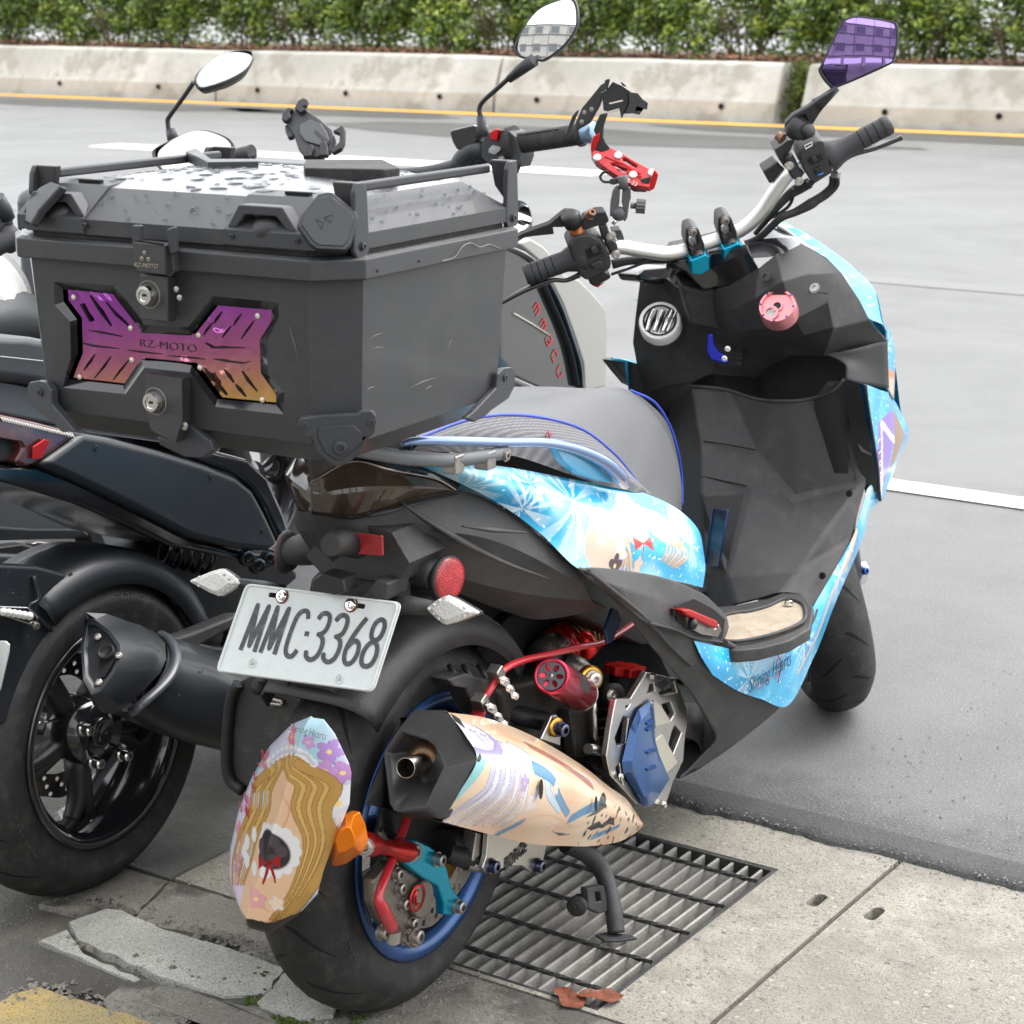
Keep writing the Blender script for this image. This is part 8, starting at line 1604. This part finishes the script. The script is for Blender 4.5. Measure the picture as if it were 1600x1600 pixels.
by('brake_reservoir', zb((145, 370), (200, 345), (380, 305), (440, 320), (450, 450), (400, 530), (220, 560), (175, 480)), .04, GLOSS, .012, .005); by('reservoir_foot', zb((200, 600), (240, 555), (420, 540), (400, 570), (260, 680), (210, 680)), .03, BLK2, .0, .004)
b = MB(); tube(b, [bY(*q, .01) for q in zb((870, 640), (860, 740), (820, 800), (660, 880))], .005, 8, n=20); b.build('switch_cable', RUB, B_)
b = MB(); tube(b, [bY(*q, .012) for q in zb((500, 430), (485, 330), (478, 205))], [.012, .0085, .0082], 14); b.build('mirror_boss', CASEG, B_)
b = MB(); tube(b, [bY(x, y, .012) for x, y in ((751, 182), (749, 170), (755, 158), (775, 140), (795, 122))], .0042, 10, n=30); tube(b, [bY(x, y, .012) for x, y in ((795, 124), (812, 110), (834, 94))], [.007, .010, .011], 12); b.build('mirror_stalk', BLK2, B_)
mirror_head(B_, [(803, 80), (806, 66), (815, 48), (832, 24), (848, 10), (870, 0), (888, -6), (899, 2), (903, 22), (900, 46), (880, 74), (852, 94), (838, 95), (812, 90)], bY(840, 92, .0), (V(-.35, -.85, .30).normalized() - ray(855, 40).normalized()).normalized(), MIR, label='silver right mirror of the black scooter')
b = MB(); tube(b, [bY(x, y, 0) for x, y in ((266, 216), (262, 190), (266, 180), (285, 154), (303, 128))], .0045, 10, n=30); b.build('mirror_stalk', BLK2, B_)
b = MB(); tube(b, [bY(272, 222), bY(266, 202)], [.012, .009], 14); b.build('mirror_boss', CASEG, B_)
mirror_head(B_, [(304, 128), (306, 118), (316, 106), (340, 88), (364, 80), (386, 78), (396, 82), (394, 96), (382, 112), (358, 126), (330, 135), (312, 138)], bY(310, 132, .0), (V(0, -1, .0) * .5 - ray(350, 105).normalized() * .3 + V(.35, .0, .95)).normalized(), mat('grey_mirror_glass', (.42, .43, .44), .06, metal=1), label='left mirror of the black scooter on a bent stalk')
# phone cradle of the black scooter
def zq(*p): return [(200 + x / 4.444, 60 + y / 4.444) for x, y in p]
NQ = V(.25, -.75, .6).normalized(); PQ = bY(490, 210)
def qp(name, px, th, m, d=0, bev=.002, parent=None): b = MB(); pplate(b, px, [], th, P=PQ + NQ * d, N=NQ); return b.build(name, m, parent or B_, bevel=bev)
ph = qp('phone_cradle', zq((1085, 560), (1160, 480), (1240, 490), (1340, 560), (1420, 630), (1440, 700), (1400, 790), (1330, 820), (1220, 820), (1180, 760), (1150, 670)), .014, CASEG, 0, .004)
qp('cradle_disc', zq((1190, 600), (1260, 560), (1340, 590), (1380, 650), (1400, 710), (1330, 740), (1230, 710), (1190, 660)), .004, MNT, .004, .0015, ph)
qp('cradle_key', zq((1290, 640), (1310, 630), (1390, 700), (1395, 730), (1370, 725)), .003, CASEG, .0055, .001, ph)
for px in (((1155, 480), (1180, 430), (1215, 410), (1248, 425), (1235, 460), (1210, 470), (1235, 490), (1195, 515)), ((1065, 560), (1070, 520), (1110, 475), (1145, 485), (1120, 510), (1130, 545), (1095, 575)), ((1420, 640), (1490, 600), (1505, 625), (1500, 720), (1480, 760), (1420, 795), (1405, 770), (1465, 720), (1470, 660)), ((1330, 720), (1370, 710), (1385, 740), (1385, 810), (1330, 812)), ((1210, 820), (1230, 760), (1275, 730), (1290, 760), (1270, 815))): qp('cradle_claw', zq(*px), .012, BLK2, .010, .002, ph)
qp('cradle_knob', zq((1085, 600), (1120, 590), (1150, 620), (1150, 680), (1110, 690), (1090, 640)), .012, CASEG, -.006, .003)
b = MB(); tube(b, [PQ + V(0, .01, -.02), PQ + V(0, .03, -.10), PQ + V(-.02, .06, -.16)], .010, 12); b.build('cradle_stem', BLK2, B_)
b = MB(); tube(b, [bY(760, 245, -.005), V(-.55, .93, .99), V(-.75, .94, .985), V(-.95, .93, .99), bY(272, 225, -.005)], .012, 12, n=40); b.build('bar_cross_tube', CASEG, B_)
b = MB(); pts_ = [(-.58, 1.0, .97), (-.86, 1.0, .97), (-.90, 1.02, .86), (-.86, 1.10, .60), (-.72, 1.16, .50), (-.58, 1.10, .60), (-.52, 1.02, .86)]; b.add([V(*p) for p in pts_] + [V(p[0], p[1] + .14, p[2] - .05) for p in pts_], [tuple(range(7)), tuple(range(13, 6, -1))] + [(i, (i + 1) % 7, 7 + (i + 1) % 7, 7 + i) for i in range(7)]); b.build('front_cowl', GREYB, B_, bevel=.02, seg=3)
FB = V(-.62, 1.42, .25); wheel(B_, FB.x, FB.y, FB.z, .250, .055, .165, GLOSS, 'front', 5)
b = MB(); box(b, (-.66, .72, .22), (.34, .62, .10)); b.build('floorboard', BLK, B_, bevel=.02)
b = MB(); pts = [V(-.62, .40, .70), V(-.62, .62, .74), V(-.62, .80, .62)]; tube(b, pts, [.12, .13, .09], 16, n=10, squash=.5); b.build('seat_front', BSEAT, B_)
# ================================================================ third scooter, pale front, at the left edge
C_ = thing('scooter', (-1.35, .1, 0), 'grey scooter with white front at the left edge, mostly hidden behind the top box', 'scooter')
XC = -1.02
def cp(name, px, X, th, m, bev=.005): b = MB(); pplate(b, px, [], th, X=X); return b.build(name, m, C_, bevel=bev)
cp('side_cover', [(-40, 745), (26, 752), (60, 762), (112, 770), (130, 828), (60, 832), (-40, 832)], XC + .05, .06, GREY1, .01)
cp('side_cover_lip', [(-40, 820), (60, 826), (132, 826), (144, 838), (120, 842), (-40, 846)], XC + .06, .05, SAT, .006)
cp('running_board', [(118, 772), (132, 774), (172, 862), (150, 866), (136, 832)], XC + .05, .04, SAT, .004)
cp('floor_panel', [(130, 790), (200, 805), (260, 830), (250, 866), (170, 866)], XC - .02, .03, mat('grey_floor_panel', (.15, .16, .17), .45, coat=.2, bump=.3, bscale=300), .004)
cp('swing_cover', [(-40, 865), (40, 868), (110, 880), (90, 898), (-40, 890)], XC + .14, .04, GREY1, .006)
cp('silver_bracket', [(50, 850), (60, 846), (110, 852), (135, 856), (134, 872), (110, 870), (60, 860)], XC + .10, .02, STEEL, .003)
cp('rear_body_lump', [(0, 855), (40, 850), (100, 866), (126, 876), (118, 882), (60, 876), (0, 868)], XC + .12, .03, BLK2, .005)
b = MB(); tube(b, VX((-10, 756, XC + .052), (14, 757, XC + .052), (26, 750, XC + .052)), .0022, 6); b.build('cyan_pinstripe', MATS['cyan_edge'], C_)
WHF = mat('white_gloss_fairing', (.72, .72, .70), .15, coat=1)
b = MB(); sheet(b, [[U(x, y, X=-1.25) for x, y in ((-60, 380), (0, 398), (35, 440), (48, 500), (40, 530))], [U(x, y, X=-1.15) for x, y in ((-80, 420), (-20, 440), (10, 470), (20, 505), (22, 540))], [U(x, y, X=-1.2) for x, y in ((-80, 520), (-40, 530), (-10, 535), (5, 540), (20, 560))]], 16, 10); b.build('white_front_fairing', WHF, C_, solid=.01)
cp('fairing_painted_shade', [(-40, 500), (10, 510), (36, 535), (40, 560), (-40, 560)], -1.24, .02, GREYB, .004)  # grey plate paints the shaded lower side of the white fairing
# controls peeping past the box
b = MB(); g0_, g1_ = U(-20, 392, X=-1.0), U(14, 372, X=-1.0); lathe(b, [(0, .0001), (0, .018), (.04, .018), (.045, .024), (.06, .024)], g0_, (g1_ - g0_), 20); b.build('grip', GRIPM, C_)
cp('switch_housing', [(-10, 348), (10, 332), (22, 340), (26, 362), (18, 376), (-4, 384)], -1.0, .03, CASEG, .006)
b = MB(); tube(b, VX((12, 342, -1.0), (6, 326, -1.0), (-4, 308, -1.0)), [.013, .013, .012], 12); b.build('mirror_boss', CASEG, C_)
YC = .80
b = MB(); tube(b, [U(x, y, Y=YC) for x, y in ((345, 246), (372, 242), (394, 238))], [.008, .012, .014], 14); b.build('bar_end', GRIPM, C_)
b = MB(); tube(b, [U(x, y, Y=YC) for x, y in ((366, 244), (380, 246), (398, 244))], .004, 8); b.build('lever', BLK2, C_)
mirror_head(C_, [(238, 236), (256, 224), (290, 208), (318, 203), (350, 212), (364, 224), (362, 240), (345, 256), (300, 270), (262, 272), (244, 258)], U(300, 240, Y=YC), (V(0, -1, .1) * .8 - ray(300, 235).normalized() * .3 + V(0, 0, .5)).normalized(), mat('warm_mirror_glass', (.62, .64, .55), .04, metal=1), label='warm tinted mirror of the third scooter')
b = MB(); pl = [V(-1.25, .15, .70), V(-1.25, .5, .74), V(-1.25, .7, .70)]; tube(b, pl, [.12, .14, .1], 16, n=12, squash=.5); b.build('seat', BSEAT, C_)
wheel(C_, -1.32, .02, .25, .25, .06, .165, GLOSS, 'rear', 5)
wheel(C_, -1.32, 1.38, .25, .25, .06, .165, GLOSS, 'front', 5)
b = MB(); box(b, (-1.30, .2, .48), (.26, .8, .18)); box(b, (-1.30, .95, .55), (.34, .12, .75)); b.build('body', GREY1, C_, bevel=.03, seg=3)
b = MB(); box(b, (-1.30, .65, .25), (.36, .5, .10)); b.build('floorboard', BLK, C_, bevel=.02)
for xx in (-1.32, -.62): b = MB(); tube(b, [V(xx, 1.38, .25), V(xx, 1.15, .75)], .05, 12); b.build('steering_fork', DARK, C_ if xx < -1 else B_)
